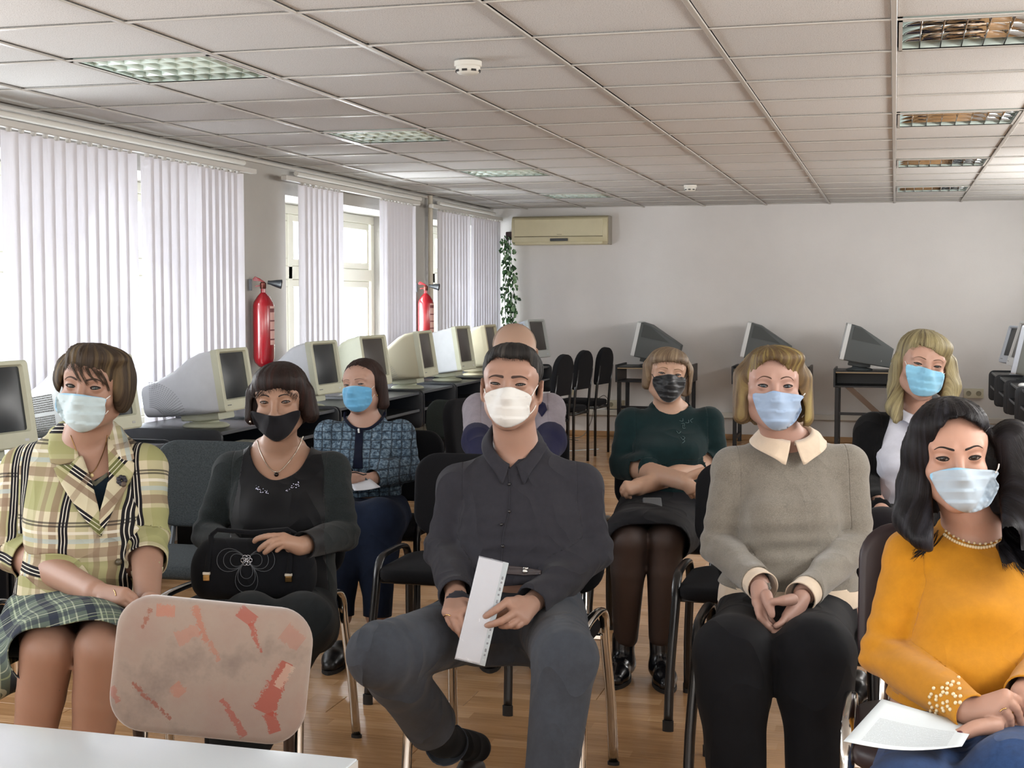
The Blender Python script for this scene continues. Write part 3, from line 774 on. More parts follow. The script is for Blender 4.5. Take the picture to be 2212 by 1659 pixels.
o = pad(.420, .290, .052, .075, 'backrest', pk.m, pink, (0, 0, cp_[2]), PI/2-.06, 0, .006, 9); o.rotation_euler = (PI/2-.10, math.radians(5.5), 0)
pad(.44, .43, .07, .07, 'seat', pk.m, pink, (0, -.30, .43), 0)
dk = M('chair_leg_dark', '#2b211d', .35, .3)
for s_ in (-1, 1):
    MB().tube([(s_*.165, .0, cp_[2]-.08-s_*.014), (s_*.160, .035, .30), (s_*.165, .09, 0)], .0155, 8, sy=.8, up=(1, 0, 0)).build('rear_leg', dk, pink, 60)
    MB().tube([(s_*.165, -.48, .40), (s_*.17, -.51, 0)], .0155, 8, sy=.8, up=(1, 0, 0)).build('front_leg', dk, pink, 60)
    MB().tube([(s_*.165, .02, .39), (s_*.165, -.48, .39)], .012, 8).build('seat_rail', dk, pink, 60)
# white table -----------------------------------------------------------
A = pc(772, 1638, (HC-.75)/((1638-829.5)/FPX*CP+SP)); B = pc(-120, 1549, (HC-.75)/((1549-829.5)/FPX*CP+SP)); C2 = pc(762, 1700, (HC-.75)/((1700-829.5)/FPX*CP+SP))
ex = unit(A-B); ey = np.array([ex[1], -ex[0], 0]); LT, WT = 1.5, .75
tb = empty('table', toW((A[0], A[1], 0)), YAW+math.atan2(ex[1], ex[0]), 'white glossy table top corner in the lower left foreground', 'table')
tm_ = M('table_white', '#c3ccd3', .16, coat=.3); te = M('table_edge', '#a9aba9', .4)
MB().box((-LT, -WT, .728), (0, 0, .75), .0025, 2).build('table_top', tm_, tb)
MB().box((-LT+.001, -WT+.001, .7285), (.0012, -.0005, .7475)).build('edge_band', te, tb)
for sx, sy in ((-.06, -.06), (-.06, -WT+.06), (-LT+.06, -.06), (-LT+.06, -WT+.06)): MB().tube([(sx, sy, 0), (sx, sy, .728)], .02, 14).build('leg', M('leg_grey', '#8f9296', .3, .8), tb)
# computer desks --------------------------------------------------------
m_desk = M('desk_black', '#0e131b', .42, vary=.1, vscale=6); m_dtop = M('desk_top', '#14171a', .42, vary=.12, vscale=20); m_edge = M('desk_edge', '#4a4f55', .35); m_bolt = M('bolt_chrome', '#d5d7da', .15, 1)
def desk(x, y, rz, label, w=.74, dp=.66, grp='black computer desks along the window wall', shelf=True, top=.735):
    """faces local -y"""
    r = empty('computer_desk', (x, y, 0), rz, label, 'desk', grp)
    def side(xx):
        P = [(-dp/2, top-.21)]+[(-dp/2+.045-.045*math.cos(PI/2*k/6), top+.015-.045+.045*math.sin(PI/2*k/6)) for k in range(7)]+[(dp/2, top+.015), (dp/2, 0), (.02, 0), (.02, top-.255), (-dp/2+.035, top-.255)]+[(-dp/2+.035-.035*math.sin(PI/2*k/4), top-.22-.035*math.cos(PI/2*k/4)) for k in range(1, 4)]
        MB().prism(P, xx-.009, xx+.009, 0).build('side_panel', m_desk, r, 30, bev=.002)
        MB().ball((xx-.010 if xx < 0 else xx+.010, -dp/2+.12, top-.09), (.003, .010, .010), 10).build('bolt', m_bolt, r)
    side(-w/2); side(w/2)
    MB().box((-w/2+.01, -dp/2+.03, top-.016), (w/2-.01, dp/2, top), .002, 1).build('table_top', m_dtop, r)
    MB().box((-w/2+.01, -dp/2+.022, top-.017), (w/2-.01, -dp/2+.031, top+.001), .002, 1).build('edge_strip', m_edge, r)
    MB().box((-w/2+.01, dp/2-.02, .25), (w/2-.01, dp/2, top-.016), .002, 1).build('modesty_panel', m_desk, r)
    if shelf:
        MB().box((-w/2+.03, -dp/2+.02, top-.135), (w/2-.03, dp/2-.18, top-.12), .002, 1).build('keyboard_shelf', m_dtop, r)
        MB().box((-w/2+.03, -dp/2+.012, top-.137), (w/2-.03, -dp/2+.022, top-.118), .002, 1).build('shelf_edge', m_edge, r)
    return r
# CRT monitors ----------------------------------------------------------
m_cream = M('monitor_cream', '#b9bba6', .5, vary=.04); m_side = M('monitor_side', '#c3c6c9', .5, vary=.04); m_beige = M('monitor_beige', '#b5ae93', .55); m_silver = M('monitor_silver', '#b5bcc6', .4); m_dgrey = M('monitor_dark_grey', '#4c5152', .55); m_dgrey2 = M('monitor_recess_grey', '#3d4242', .6)
m_screen = M('screen_glass', '#2a2e31', .28, spec=.35); m_screen2 = M('screen_glass_brown', '#403c39', .3, spec=.35); m_ltgrey = M('bezel_light_grey', '#cfd2d2', .45)
def crt(x, y, z, rz, label, w=.37, h=.345, dp=.42, bez=m_cream, hous=m_side, scr=m_screen, style='loft', tilt=-9, grp='old monitors on the desks along the window wall', vents=None, badge=None, stand=None):
    r = empty('crt_monitor', (x, y, z), rz, label, 'monitor', grp)
    Tm = Matrix.Translation((0, 0, .058)) @ Matrix.Rotation(math.radians(tilt), 4, 'X')
    c0 = h/2
    def ring(yy, ww, z0, z1, rr): return [Tm@Vector((px, yy, pz)) for px, pz in rrect(ww, z1-z0, rr, 4, 0, (z0+z1)/2)]
    def loft(secs, cap0=True, cap1=True):
        V = []; n = None; F = []
        for s_ in secs:
            R_ = ring(*s_); n = len(R_); V += R_
        for i in range(len(secs)-1):
            for k in range(n): F.append((i*n+k, i*n+(k+1) % n, (i+1)*n+(k+1) % n, (i+1)*n+k))
        if cap0: F.append(tuple(range(n))[::-1])
        if cap1: F.append(tuple((len(secs)-1)*n+k for k in range(n)))
        return V, F
    yf = -dp*.45
    # bezel with a recessed opening
    sw, s0, s1 = w*.80, h*.20, h*.93
    b = MB(); O1 = ring(yf, w, 0, h, .018); O2 = ring(yf+.035, w*1.0, 0, h, .018); I1 = ring(yf-.002, sw+.016, s0-.008, s1+.008, .012); I2 = ring(yf+.016, sw, s0, s1, .010); O0 = ring(yf-.004, w-.012, .006, h-.006, .014)
    n = len(O1); V = O2+O1+O0+I1+I2; F = []
    for i in range(4):
        for k in range(n): F.append((i*n+k, i*n+(k+1) % n, (i+1)*n+(k+1) % n, (i+1)*n+k))
    b._add(V, F); b.build('bezel', bez, r, 30)
    # bulged screen
    V = []; F = []; nx, nz = 10, 8
    for j in range(nz+1):
        for i in range(nx+1):
            u, v = i/nx-.5, j/nz-.5; V.append(Tm@Vector((u*sw*1.01, yf+.014-.012*(1-4*u*u)*(1-4*v*v), (s0+s1)/2+v*(s1-s0)*1.01)))
    for j in range(nz):
        for i in range(nx): a = j*(nx+1)+i; F.append((a, a+1, a+nx+2, a+nx+1))
    MB()._add(V, F).build('screen', scr, r, 180)
    yb = yf+.035
    if style == 'loft': secs = [(yb, w*.985, .003, h-.003, .02), (yb+dp*.16, w*.96, .004, h-.006, .03), (yb+dp*.30, w*.90, .006, h*.93, .045), (yb+dp*.5, w*.80, .012, h*.78, .05), (yb+dp*.75, w*.70, .02, h*.66, .05), (yb+dp*.92, w*.64, .03, h*.60, .045)]
    elif style == 'box': secs = [(yb, w*.985, .003, h-.003, .015), (yb+dp*.38, w*.95, .004, h-.02, .02), (yb+dp*.40, w*.88, .01, h*.90, .03), (yb+dp*.85, w*.66, .02, h*.70, .03)]
    else: secs = [(yb, w*.985, .003, h-.003, .012), (yb+dp*.20, w*.95, .004, h*.97, .014), (yb+dp*.90, w*.80, .02, h*.58, .012)]
    V, F = loft(secs); ho = MB()._add(V, F).build('housing', hous, r, 35)
    if style == 'wedge':
        for s_ in (-1, 1):     # recessed darker cheek
            P = [(yb+.03, h*.60), (yb+.03, h*.955), (yb+dp*.22, h*.93), (yb+dp*.66, h*.60)]
            V = [Tm@Vector((s_*(w*.495-.10*w*max(0, (p[0]-yb)/(dp*.9))), p[0], p[1])) for p in P]; V2 = [v+Vector((s_*.004, 0, 0)) for v in V]
            MB()._add(V+V2, [(0, 1, 2, 3), (7, 6, 5, 4), (0, 4, 5, 1), (1, 5, 6, 2), (2, 6, 7, 3), (3, 7, 4, 0)]).build('cheek_panel', m_dgrey2, r, 20)
    if vents == 'arc':
        vm = M('vent_shadow', '#8d9094', .7)
        for s_ in (-1, 1):
            b = MB(); yc, zc = yb+dp*.86, h*.02
            for q in range(14):
                rad = .085+q*.0105
                for k in range(2, 22):
                    a = PI*.5+PI*.5*k/22; yy, zz = yc+rad*math.cos(a), zc+rad*math.sin(a)*.92
                    t_ = (yy-yb)/dp
                    if t_ < .12 or zz > h*(.93-.5*max(0, t_-.25)) or yy > yc: continue
                    xx = np.interp(t_, [0, .16, .30, .5, .75, .92], [.985, .96, .90, .80, .70, .64])*w/2
                    b.box((s_*xx-.002, yy-.0035, zz-.0012), (s_*xx+.002, yy+.0035, zz+.0012), M=Tm)
            b.build('vent_slots', vm, r, kind='stuff')
    if vents == 'grid':
        vm = M('vent_mesh', '#74736f', .8)
        for s_ in (-1, 1):
            b = MB()
            for z0, z1 in ((h*.10, h*.33), (h*.37, h*.60)):
                for k in range(26):
                    t_ = .34+.56*k/26; yy = yb+dp*t_; xx = np.interp(t_, [0, .16, .30, .5, .75, .92], [.985, .96, .90, .80, .70, .64])*w/2
                    for j in range(8): zz = z0+(z1-z0)*(j+.5)/8; b.box((s_*xx-.002, yy-.0015, zz-.003), (s_*xx+.0022, yy+.0015, zz+.003), M=Tm)
            b.build('vent_slots', vm, r, kind='stuff')
    if badge: MB().box((w*.34, yb+dp*.52, h*.17), (w*.42, yb+dp*.72, h*.22), .001, 1, M=Tm).build('badge', M('badge_white', '#c8cccc', .5), r); 
    MB().box((w*.30, yf-.005, h*.07), (w*.36, yf, h*.10), .001, 1, M=Tm).build('power_button', hous, r)
    MB().box((-w*.42, yf-.0045, h*.09), (-w*.30, yf-.001, h*.105), .0005, 1, M=Tm).build('nameplate', M('nameplate', '#6f7270', .5), r)
    sm_ = stand or bez
    V, F = loft([(yf+.09, w*.50, -.035, .012, .01), (yf+.20, w*.52, -.030, .012, .01), (yf+dp*.62, w*.42, -.015, .014, .01)]); MB()._add(V, F).build('tilt_stand', sm_, r, 30)
    MB().lathe([(.118, .0), (.122, .006), (.108, .016), (.070, .024), (.062, .036)], 32, Matrix.Translation((0, -.02, 0))).build('swivel_base', sm_, r)
    return r
DX = -3.55; ZD = .735
desks = [(4.70, 'black computer desk nearest the left edge of the frame'), (5.48, 'black desk behind the woman in the checked jacket'), (6.72, 'black desk with a chrome bolt left of the short dark bob'), (7.50, 'black desk behind the short dark bob'), (8.28, 'black desk left of the woman in tweed'), (9.06, 'black desk right behind the woman in tweed'), (9.84, 'black desk above the beige computer tower'), (10.62, 'black desk with a chrome bolt below the fifth monitor'), (11.40, 'black desk left of the balding head'), (12.18, 'black desk behind the balding head'), (12.96, 'black desk farthest along the window wall, right of the balding head')]
for y, lb in desks: desk(DX, y, PI/2, lb)
FR = -3.30
def lm(y, z_=ZD, off=0, **k): crt(FR-.19+off, y, z_, PI/2+math.radians(k.pop('a', 0)), **k)
lm(4.72, w=.38, h=.345, dp=.42, label='large cream monitor cut off by the left edge', a=-8, off=.0, scr=m_screen)
lm(5.50, w=.37, h=.335, dp=.46, label='cream monitor hidden behind the head in the checked jacket', vents='grid', a=-6, hous=M('monitor_grey_side', '#a7a8a6', .5))
lm(6.66, w=.36, h=.322, dp=.50, label='large white monitor with dotted vents left of the short dark bob', vents='arc', a=0)
lm(7.95, w=.36, h=.325, dp=.44, label='white monitor right of the red extinguisher', a=-4)
lm(8.80, w=.36, h=.335, dp=.44, label='cream monitor above the woman in tweed', a=-8, hous=m_cream, scr=m_screen2)
lm(9.82, w=.37, h=.34, dp=.46, label='beige monitor with arc vents above the beige tower', a=2, vents='arc', hous=m_beige, scr=m_screen2)
lm(10.78, w=.36, h=.355, dp=.46, label='boxy white monitor with a round button', style='box', a=-2, scr=m_screen2)
lm(11.60, w=.36, h=.35, dp=.44, label='beige monitor just left of the balding head', hous=m_beige, bez=m_beige, scr=m_screen2)
lm(12.55, w=.34, h=.34, dp=.40, label='silver monitor peeping over the balding head', hous=m_silver, bez=m_ltgrey, scr=m_screen2, a=-6)
crt(-3.42, 13.1, ZD, PI/2-.22, w=.36, h=.37, dp=.40, label='silver monitor with lined vents right of the balding head', hous=m_silver, bez=M('bezel_silver', '#aeb2b0', .5), scr=m_screen2, tilt=-11)
# far tables and grey monitors (screens face the window)
m_ftab = M('far_table_black', '#101013', .4); m_ply = M('plywood_edge', '#8d7a5c', .6); m_wood = M('brace_wood', '#5a4636', .6)
def far_table(x0, y0, label, w=.72, brace=False, glass=False):
    r = empty('monitor_table', (x0, y0, 0), 0, label, 'table', 'narrow black tables along the back wall'); z = .735; D_ = .50
    MB().box((0, 0, z-.018), (w, D_, z), .002, 1).build('table_top', m_ftab, r); MB().box((0.018, -.004, z-.020), (w, .0, z-.010)).build('front_edge', m_ply, r)
    MB().box((-.002, -.01, z-.15), (.016, D_, z+.02), .002, 1).build('end_panel', m_ftab, r); MB().box((w-.016, -.01, z-.15), (w+.002, D_, z+.02), .002, 1).build('end_panel', m_ftab, r)
    MB().box((.016, 0, z-.15), (w-.016, D_-.1, z-.135)).build('lower_shelf', m_ftab, r)
    if not glass: MB().box((.016, D_-.12, z-.135), (w-.016, D_-.10, z-.02)).build('back_board', m_ftab, r)
    for xx in (.03, w-.03):
        MB().box((xx-.018, .01, 0), (xx+.018, .05, z-.15), .003, 1).build('leg', m_ftab, r); MB().box((xx-.018, D_-.05, 0), (xx+.018, D_-.01, z-.15), .003, 1).build('leg', m_ftab, r)
        MB().box((xx-.012, .05, .06), (xx+.012, D_-.05, .09)).build('foot_rail', m_ftab, r)
    MB().box((.05, .02, .33), (w-.05, .045, .355)).build('stretcher', m_ftab, r)
    if brace: MB().prism([(.10, z-.15), (.17, z-.15), (.42, .36), (.35, .36)], .012, .03, 1).build('diagonal_brace', m_wood, r)
    return r
tx = [toW(pc(px, 830, 12.8))[0] for px in (1333, 1571, 1803)]
far_table(-2.585, 13.32, 'black table under the leftmost grey monitor, left of the fringed bob', glass=True)
far_table(-1.470, 13.30, 'black table under the middle grey monitor at the back wall'); far_table(-.525, 13.10, 'black table with a wooden brace under the rightmost grey monitor', brace=True)
for (x, y, lb, bd) in ((-2.26, 13.55, 'grey wedge monitor left of the fringed bob, seen side on', 0), (-1.21, 13.55, 'grey wedge monitor in the middle of the back wall', 0), (-.285, 13.30, 'grey wedge monitor with a white badge, left of the blonde woman', 1)):
    crt(x, y, .735, -PI/2+.06, w=.36, h=.34, dp=.46, label=lb, bez=m_ltgrey, hous=m_dgrey, style='wedge', tilt=-12, grp='grey monitors at the back wall', badge=bd, stand=m_dgrey)
# right-hand desks, in a row towards the camera, and their monitors
for k, (y, lb) in enumerate([(12.9, 'black desk farthest in the right row'), (12.12, 'second farthest black desk of the right row'), (11.3, 'black desk with a white mouse, right edge'), (10.5, 'black desk right of the parted dark hair'), (9.7, 'black desk at the right edge above the dark hair'), (8.9, 'black desk nearest the camera in the right row')]):
    desk(1.155+.02*k, y, -PI/2, lb, grp='black computer desks along the right side', w=.74)
crt(1.10, 12.8, ZD, -PI/2+.35, w=.34, h=.33, dp=.40, label='farthest silver monitor at the right edge', bez=m_silver, hous=m_dgrey, tilt=-16, grp='monitors at the right edge')
crt(1.10, 12.05, ZD, -PI/2+.1, w=.37, h=.38, dp=.44, label='tall grey monitor at the right edge, tipped back', bez=m_ltgrey, hous=m_dgrey2, style='wedge', tilt=-16, grp='monitors at the right edge', stand=m_dgrey)
crt(1.10, 11.2, ZD, -PI/2-.35, w=.38, h=.37, dp=.46, label='nearest grey monitor at the right edge', bez=m_silver, hous=M('monitor_grey', '#6c706d', .5), tilt=-12, grp='monitors at the right edge', stand=m_dgrey)
tag(MB().ball((0, 0, 0), (.035, .055, .019), 16).build('mouse', m_ltgrey), 'white computer mouse on the black desk at right', 'mouse'); children_last().location = (.93, 11.05, ZD+.018)
# tower PCs
def tower(x, y, z, rz, label, body, front, w=.19, h=.40, dp=.42):
    r = empty('computer_tower', (x, y, z), rz, label, 'computer', 'computer towers under the desks')
    MB().box((-w/2, -dp/2+.02, 0), (w/2, dp/2, h), .006, 2).build('case', body, r); MB().box((-w/2-.003, -dp/2-.012, 0), (w/2+.003, -dp/2+.02, h+.004), .008, 2).build('front_panel', body, r)
    MB().box((-w*.36, -dp/2-.016, h*.18), (w*.36, -dp/2-.010, h*.93), .002, 1).build('front_inlay', front, r)
    MB().box((-w*.30, -dp/2-.019, h*.80), (w*.30, -dp/2-.014, h*.87), .001, 1).build('disc_drive', body, r); MB().ball((0, -dp/2-.014, h*.10), .009, 10).build('power_button', front, r)
m_pc = M('pc_beige', '#6b6a60', .6)
tower(-3.52, 9.86, .02, PI/2, 'beige computer tower with a blue front under the desk', m_pc, M('pc_blue', '#33466f', .4), h=.44)
MB().box((-3.9, 9.55, 0), (-3.2, 10.2, .02), .002, 1).build('plinth', m_desk, kind=None); tag(children_last(), 'low black plinth below the beige computer tower', 'plinth')
tower(.19, 13.50, .36, 0, 'grey computer with a blue stripe on the shelf behind the blonde woman', M('pc_grey', '#63676b', .5), M('pc_blue_stripe', '#2c3277', .5), w=.42, h=.13, dp=.40)
# keyboards on the shelves nearest
m_key = M('key_cream', '#b3b2a4', .6); m_kb = M('keyboard_base', '#8f8d80', .6)
def keyboard(x, y, z, rz, label):
    r = empty('keyboard', (x, y, z), rz, label, 'keyboard', 'keyboards on the desks')
    MB().box((-.225, -.08, 0), (.225, .08, .018), .004, 1).build('base', m_kb, r); b = MB()
    for j in range(5):
        for k in range(18): b.box((-.215+.024*k, -.07+.028*j, .018), (-.195+.024*k, -.047+.028*j, .026))
    b.build('keys', m_key, r, kind='stuff')
keyboard(-3.30, 5.48, ZD-.12, PI/2, 'cream keyboard on the shelf behind the grey chair'); keyboard(-3.34, 8.30, ZD-.12, PI/2, 'keyboard on the shelf under the white monitor'); keyboard(-3.33, 6.72, ZD-.12, PI/2, 'cream keyboard on the shelf left of the short dark bob')
# ---------------------------------------------------------------- wall things
def extinguisher(y, label, zb, rot=0):
    r = empty('fire_extinguisher', (XL+.095, y, zb), rot, label, 'fire extinguisher', 'red fire extinguishers on the window wall')
    red = M('extinguisher_red', '#860f1a', .22, coat=.4); blk = M('horn_black', '#22262a', .3); s = .068
    MB().lathe([(.012, .0), (.035, .008), (.060, .035), (s, .065), (s, .40), (.062, .425), (.040, .462), (.016, .488), (.015, .515)], 32).build('cylinder', red, r)
    MB().lathe([(.018, .512), (.020, .520), (.020, .548), (.012, .556)], 20).build('valve', M('valve_brass', '#5b2a22', .3, .6), r)
    b = MB(); b.prism([(-.060, .562), (-.066, .575), (-.050, .592), (-.02, .578), (.012, .556), (.012, .545), (-.02, .560)], -.009, .009, 1); b.build('lever', red, r, bev=.002)
    b = MB(); b.prism([(-.050, .524), (-.05, .532), (.0, .540), (.0, .528)], -.009, .009, 1); b.build('carry_handle', red, r, bev=.001)
    Mh = Matrix.Translation((.03, -.01, .553)) @ Matrix.Rotation(math.radians(98), 4, 'Y')
    MB().lathe([(.012, .0), (.014, .02), (.024, .055), (.030, .085), (.0315, .088), (.029, .090), (.024, .075)], 24, Mh).build('horn', blk, r)
    MB().box((-.09, -.012, .50), (-.07, .012, .575), .003).build('wall_bracket', M('bracket_grey', '#4f5154', .4, .5), r)
    b = MB(); 
    for k in range(9):
        a0, a1 = math.radians(-48+k*8), math.radians(-48+(k+1)*8)
        for z0, z1, mi in ((.15, .40, 0), (.36, .385, 1), (.30, .31, 1), (.24, .25, 1), (.18, .19, 1)):
            q = s+.0008+.0004*mi; b._add([Vector((q*math.cos(a0), q*math.sin(a0), z0)), Vector((q*math.cos(a1), q*math.sin(a1), z0)), Vector((q*math.cos(a1), q*math.sin(a1), z1)), Vector((q*math.cos(a0), q*math.sin(a0), z1))], [(0, 1, 2, 3)], mi)
    b.build('label_sheet', [M('label_pink', '#c79a92', .5), M('label_ink', '#6b2a2c', .5)], r)
    r.scale = (1, 1, .99); return r
ye = 8.29; extinguisher(ye, 'red fire extinguisher on the pier left of the middle window', .955, .35)
extinguisher(11.53, 'red fire extinguisher half hidden by the middle blind', .955, .15)
# air conditioner
ac = empty('air_conditioner', (-3.24, YFAR, 1.925), 0, 'cream split air conditioner high on the back wall', 'air conditioner'); m_ac = M('ac_cream', '#c5bc9a', .32, vary=.03); m_ac2 = M('ac_side', '#9a9488', .5)
Wd, Hh = .98, .285
P = [(0, 0), (0, Hh), (-.14, Hh), (-.175, Hh-.02), (-.188, Hh-.07), (-.190, .09), (-.175, .03), (-.14, .004), (-.10, 0)]
MB().prism([(a, b) for a, b in P], -Wd/2, Wd/2, 0).build('housing', m_ac, ac, 30, bev=.006)
MB().box((-Wd/2+.03, -.1935, .085), (Wd/2-.045, -.186, Hh-.03), .003, 1).build('front_panel', m_ac, ac); MB().box((-Wd/2+.03, -.1945, .078), (Wd/2-.045, -.186, .083)).build('panel_gap', M('gap_dark', '#5c533f', .7), ac)
MB().box((-.09, -.196, .035), (.09, -.180, .062), .002, 1).build('display', M('display_black', '#14110e', .2), ac); MB().box((-.02, -.1945, .098), (.03, -.193, .104)).build('logo_plate', M('logo_grey', '#8a836c', .5), ac)
MB().box((Wd/2-.004, -.150, .0), (Wd/2+.012, -.0, Hh), .004, 1).build('side_cover', m_ac2, ac); MB().box((-Wd/2+.03, -.176, .004), (Wd/2-.05, -.150, .030), .004, 1).build('air_flap', m_ac, ac)
tag(MB().box((-3.83, YFAR-.05, 1.985), (-3.735, YFAR, 2.065), .006, 1).build('junction_box', M('box_maroon', '#33191d', .5)), 'small maroon box on the wall left of the air conditioner', 'junction box')
# trailing plant
pl = empty('trailing_plant', (-3.80, 13.72, 2.0), 0, 'green variegated ivy trailing down beside the last blind', 'plant'); gs = [M('leaf_green', '#3f6a3c', .5), M('leaf_pale', '#7d9a75', .5), M('leaf_dark', '#26452b', .5)]
rp = random.Random(5); me_leaf = []
for gm in gs:
    me = bpy.data.meshes.new('leaf'); me.from_pydata([(0, 0, 0), (-.020, -.004, -.020), (-.010, .002, -.048), (0, .006, -.056), (.010, .002, -.048), (.020, -.004, -.020), (0, .010, -.024)], [], [(0, 1, 6), (1, 2, 6), (2, 3, 6), (3, 4, 6), (4, 5, 6), (5, 0, 6)]); me.materials.append(gm); me_leaf.append(me)
st = MB()
for q in range(6):
    x0 = rp.uniform(-.07, .07); P = [(x0, rp.uniform(-.03, .05), .0)]
    for k in range(1, 12): P.append((P[-1][0]+rp.uniform(-.02, .024), P[-1][1]+rp.uniform(-.015, .015), -.105*k*(.75+.25*(q % 3)/2)))
    st.tube(P, .0025, 5)
    for (x, y, z) in smooth_poly(P, 4, False):
        if len(children(pl)) > 300: break
        for _ in range(1):
            o = bpy.data.objects.new('leaf', me_leaf[rp.choice((0, 0, 1, 1, 2))]); COL.objects.link(o); o.parent = pl; o.location = (x+rp.uniform(-.05, .05), y+rp.uniform(-.04, .03), z+rp.uniform(-.03, .03)); o.rotation_euler = (rp.uniform(-.6, .6), rp.uniform(-.7, .7), rp.uniform(-1.4, 1.4)); o.scale = (rp.uniform(.6, 1.1),)*3
st.build('vine_stems', gs[2], pl, kind='stuff')
# sockets + cables
m_sock = M('socket_cream', '#c3bda6', .45)
def socket(x, z, n, label):
    r = empty('wall_socket', (x, YFAR, z), 0, label, 'socket', 'power sockets on the back wall')
    MB().box((-.045*n, -.035, -.045), (.045*n, 0, .045), .006, 2).build('plate', m_sock, r)
    for k in range(n):
        Mx = Matrix.Translation((-.045*n+.045+.09*k, -.036, 0)) @ Matrix.Rotation(PI/2, 4, 'X'); MB().lathe([(.024, 0), (.024, .004), (.020, .004), (.019, -.008)], 20, Mx).build('socket_face', M('socket_recess', '#8f8973', .5), r)
socket(-3.17, .455, 1, 'single cream socket between the slim black chairs'); socket(-2.69, .325, 2, 'double cream socket low on the wall right of the slim chairs'); socket(.73, .50, 2, 'double cream socket left of the right-hand desks')
cb = M('cable_grey', '#77756f', .6)
tag(MB().tube([tuple(p) for p in smooth_poly([(-2.75, 13.84, .36), (-2.80, 13.80, .42), (-2.88, 13.78, .34), (-2.92, 13.75, .15), (-3.0, 13.70, .012), (-3.15, 13.5, .012), (-2.95, 13.3, .012)], 5, False)], .004, 6).build('power_cable', cb), 'thin grey cable looping from the low double socket to the floor', 'cable')
tag(MB().tube([tuple(p) for p in smooth_poly([(-3.55, 12.7, .4), (-3.2, 12.3, .30), (-3.02, 12.1, .10), (-3.0, 12.0, .012), (-2.9, 12.3, .012), (-2.6, 12.6, .012)], 5, False)], .004, 6).build('power_cable', m_ltgrey), 'pale cable hanging beside the slim chairs near the balding person', 'cable')
tag(MB().tube([tuple(p) for p in smooth_poly([(-1.45, 13.4, .742), (-1.38, 13.36, .742), (-1.30, 13.42, .765), (-1.2, 13.40, .742), (-1.1, 13.45, .742)], 5, False)], .006, 6).build('monitor_cable', M('cable_black', '#121214', .5)), 'black cable lying on the middle back-wall table', 'cable')
# ================================================================== PEOPLE
def m_skin(name, c, rough=.5):
    t = NT(name); co = t.coord(); l = lin(c)
    n = t.noise(14, 4, .6, co); n2 = t.noise(90, 3, .6, co)
    a = t.mix(t.math('MULTIPLY', n, .55), tuple(x*.93 for x in l), (min(1, l[0]*1.12), l[1]*.92, l[2]*.88))
    t.col(a); t.set(Roughness=rough); t.b.inputs['Specular IOR Level'].default_value = .35
    t.b.inputs['Subsurface Weight'].default_value = .06; t.b.inputs['Subsurface Radius'].default_value = (.012, .005, .003); t.b.inputs['Subsurface Scale'].default_value = 1
    t.bump(n2, .12, .001); return t.m
def m_hair(name, dark, light, rough=.42, streak=None):
    t = NT(name); uv = t.coord('UV'); v = t.mapping(uv, (150, 2.6, 1)); n = t.noise(1.0, 6, .75, v)
    v2 = t.mapping(uv, (38, 1.6, 1)); n2 = t.noise(1.0, 3, .5, v2)
    c = t.ramp(n, [(.32, dark), (.68, light)])
    if streak: c = t.mix(t.ramp(n2, [(.5, '#000000'), (.68, '#ffffff')]), c, streak)
    t.col(c); t.set(Roughness=rough+.14); t.b.inputs['Specular IOR Level'].default_value = .35 if max(lin(light)) > .12 else .16
    v3 = t.mapping(uv, (260, 5, 1)); t.bump(t.noise(1.0, 4, .7, v3), .9, .003); return t.m
def m_fabric(name, c, scale=900, bump=.25, vary=.12, rough=.9, sheen=.3, vscale=40, heather=0, hcol=None, wr=.45):
    t = NT(name); co = t.coord(); l = lin(c)
    a = t.ramp(t.noise(vscale, 4, .7, co), [(.3, tuple(x*(1-vary) for x in l)), (.7, tuple(x*(1+vary) for x in l))])
    if heather: a = t.mix(t.ramp(t.noise(scale*.35, 2, .8, co), [(.45, '#000000'), (.62, '#ffffff')]), a, hcol or tuple(min(1, x*(1+heather)) for x in l))
    t.col(a); t.set(Roughness=rough); t.b.inputs['Sheen Weight'].default_value = sheen*min(1, .12+2.5*max(l)); t.b.inputs['Sheen Roughness'].default_value = .6
    t.b.inputs['Specular IOR Level'].default_value = .12+.1*min(1, 4*max(l))
    wrinkle(t, co, scale, bump, wr); return t.m
def wrinkle(t, co, scale, bump, wr):
    """fine weave plus soft creases as surface relief"""
    b1 = t.n('ShaderNodeBump'); t.l(t.noise(scale, 3, .7, co), b1.inputs['Height']); b1.inputs['Strength'].default_value = bump; b1.inputs['Distance'].default_value = .0012
    if wr:
        n = t.n('ShaderNodeTexNoise'); n.inputs['Scale'].default_value = 6.5; n.inputs['Detail'].default_value = 1.2; n.inputs['Roughness'].default_value = .4; n.inputs['Distortion'].default_value = .5
        t.l(t.mapping(co, (1, 1, .8), (0, .5, .3)), n.inputs['Vector']); h = t.math('POWER', t.math('SUBTRACT', 1.0, t.math('MULTIPLY', t.math('ABSOLUTE', t.math('SUBTRACT', n.outputs[0], .5)), 5.0), True), 2.0)
        b2 = t.n('ShaderNodeBump'); t.l(h, b2.inputs['Height']); b2.inputs['Strength'].default_value = wr; b2.inputs['Distance'].default_value = .010; t.l(b1.outputs[0], b2.inputs['Normal']); t.l(b2.outputs[0], t.b.inputs['Normal'])
    else: t.l(b1.outputs[0], t.b.inputs['Normal'])
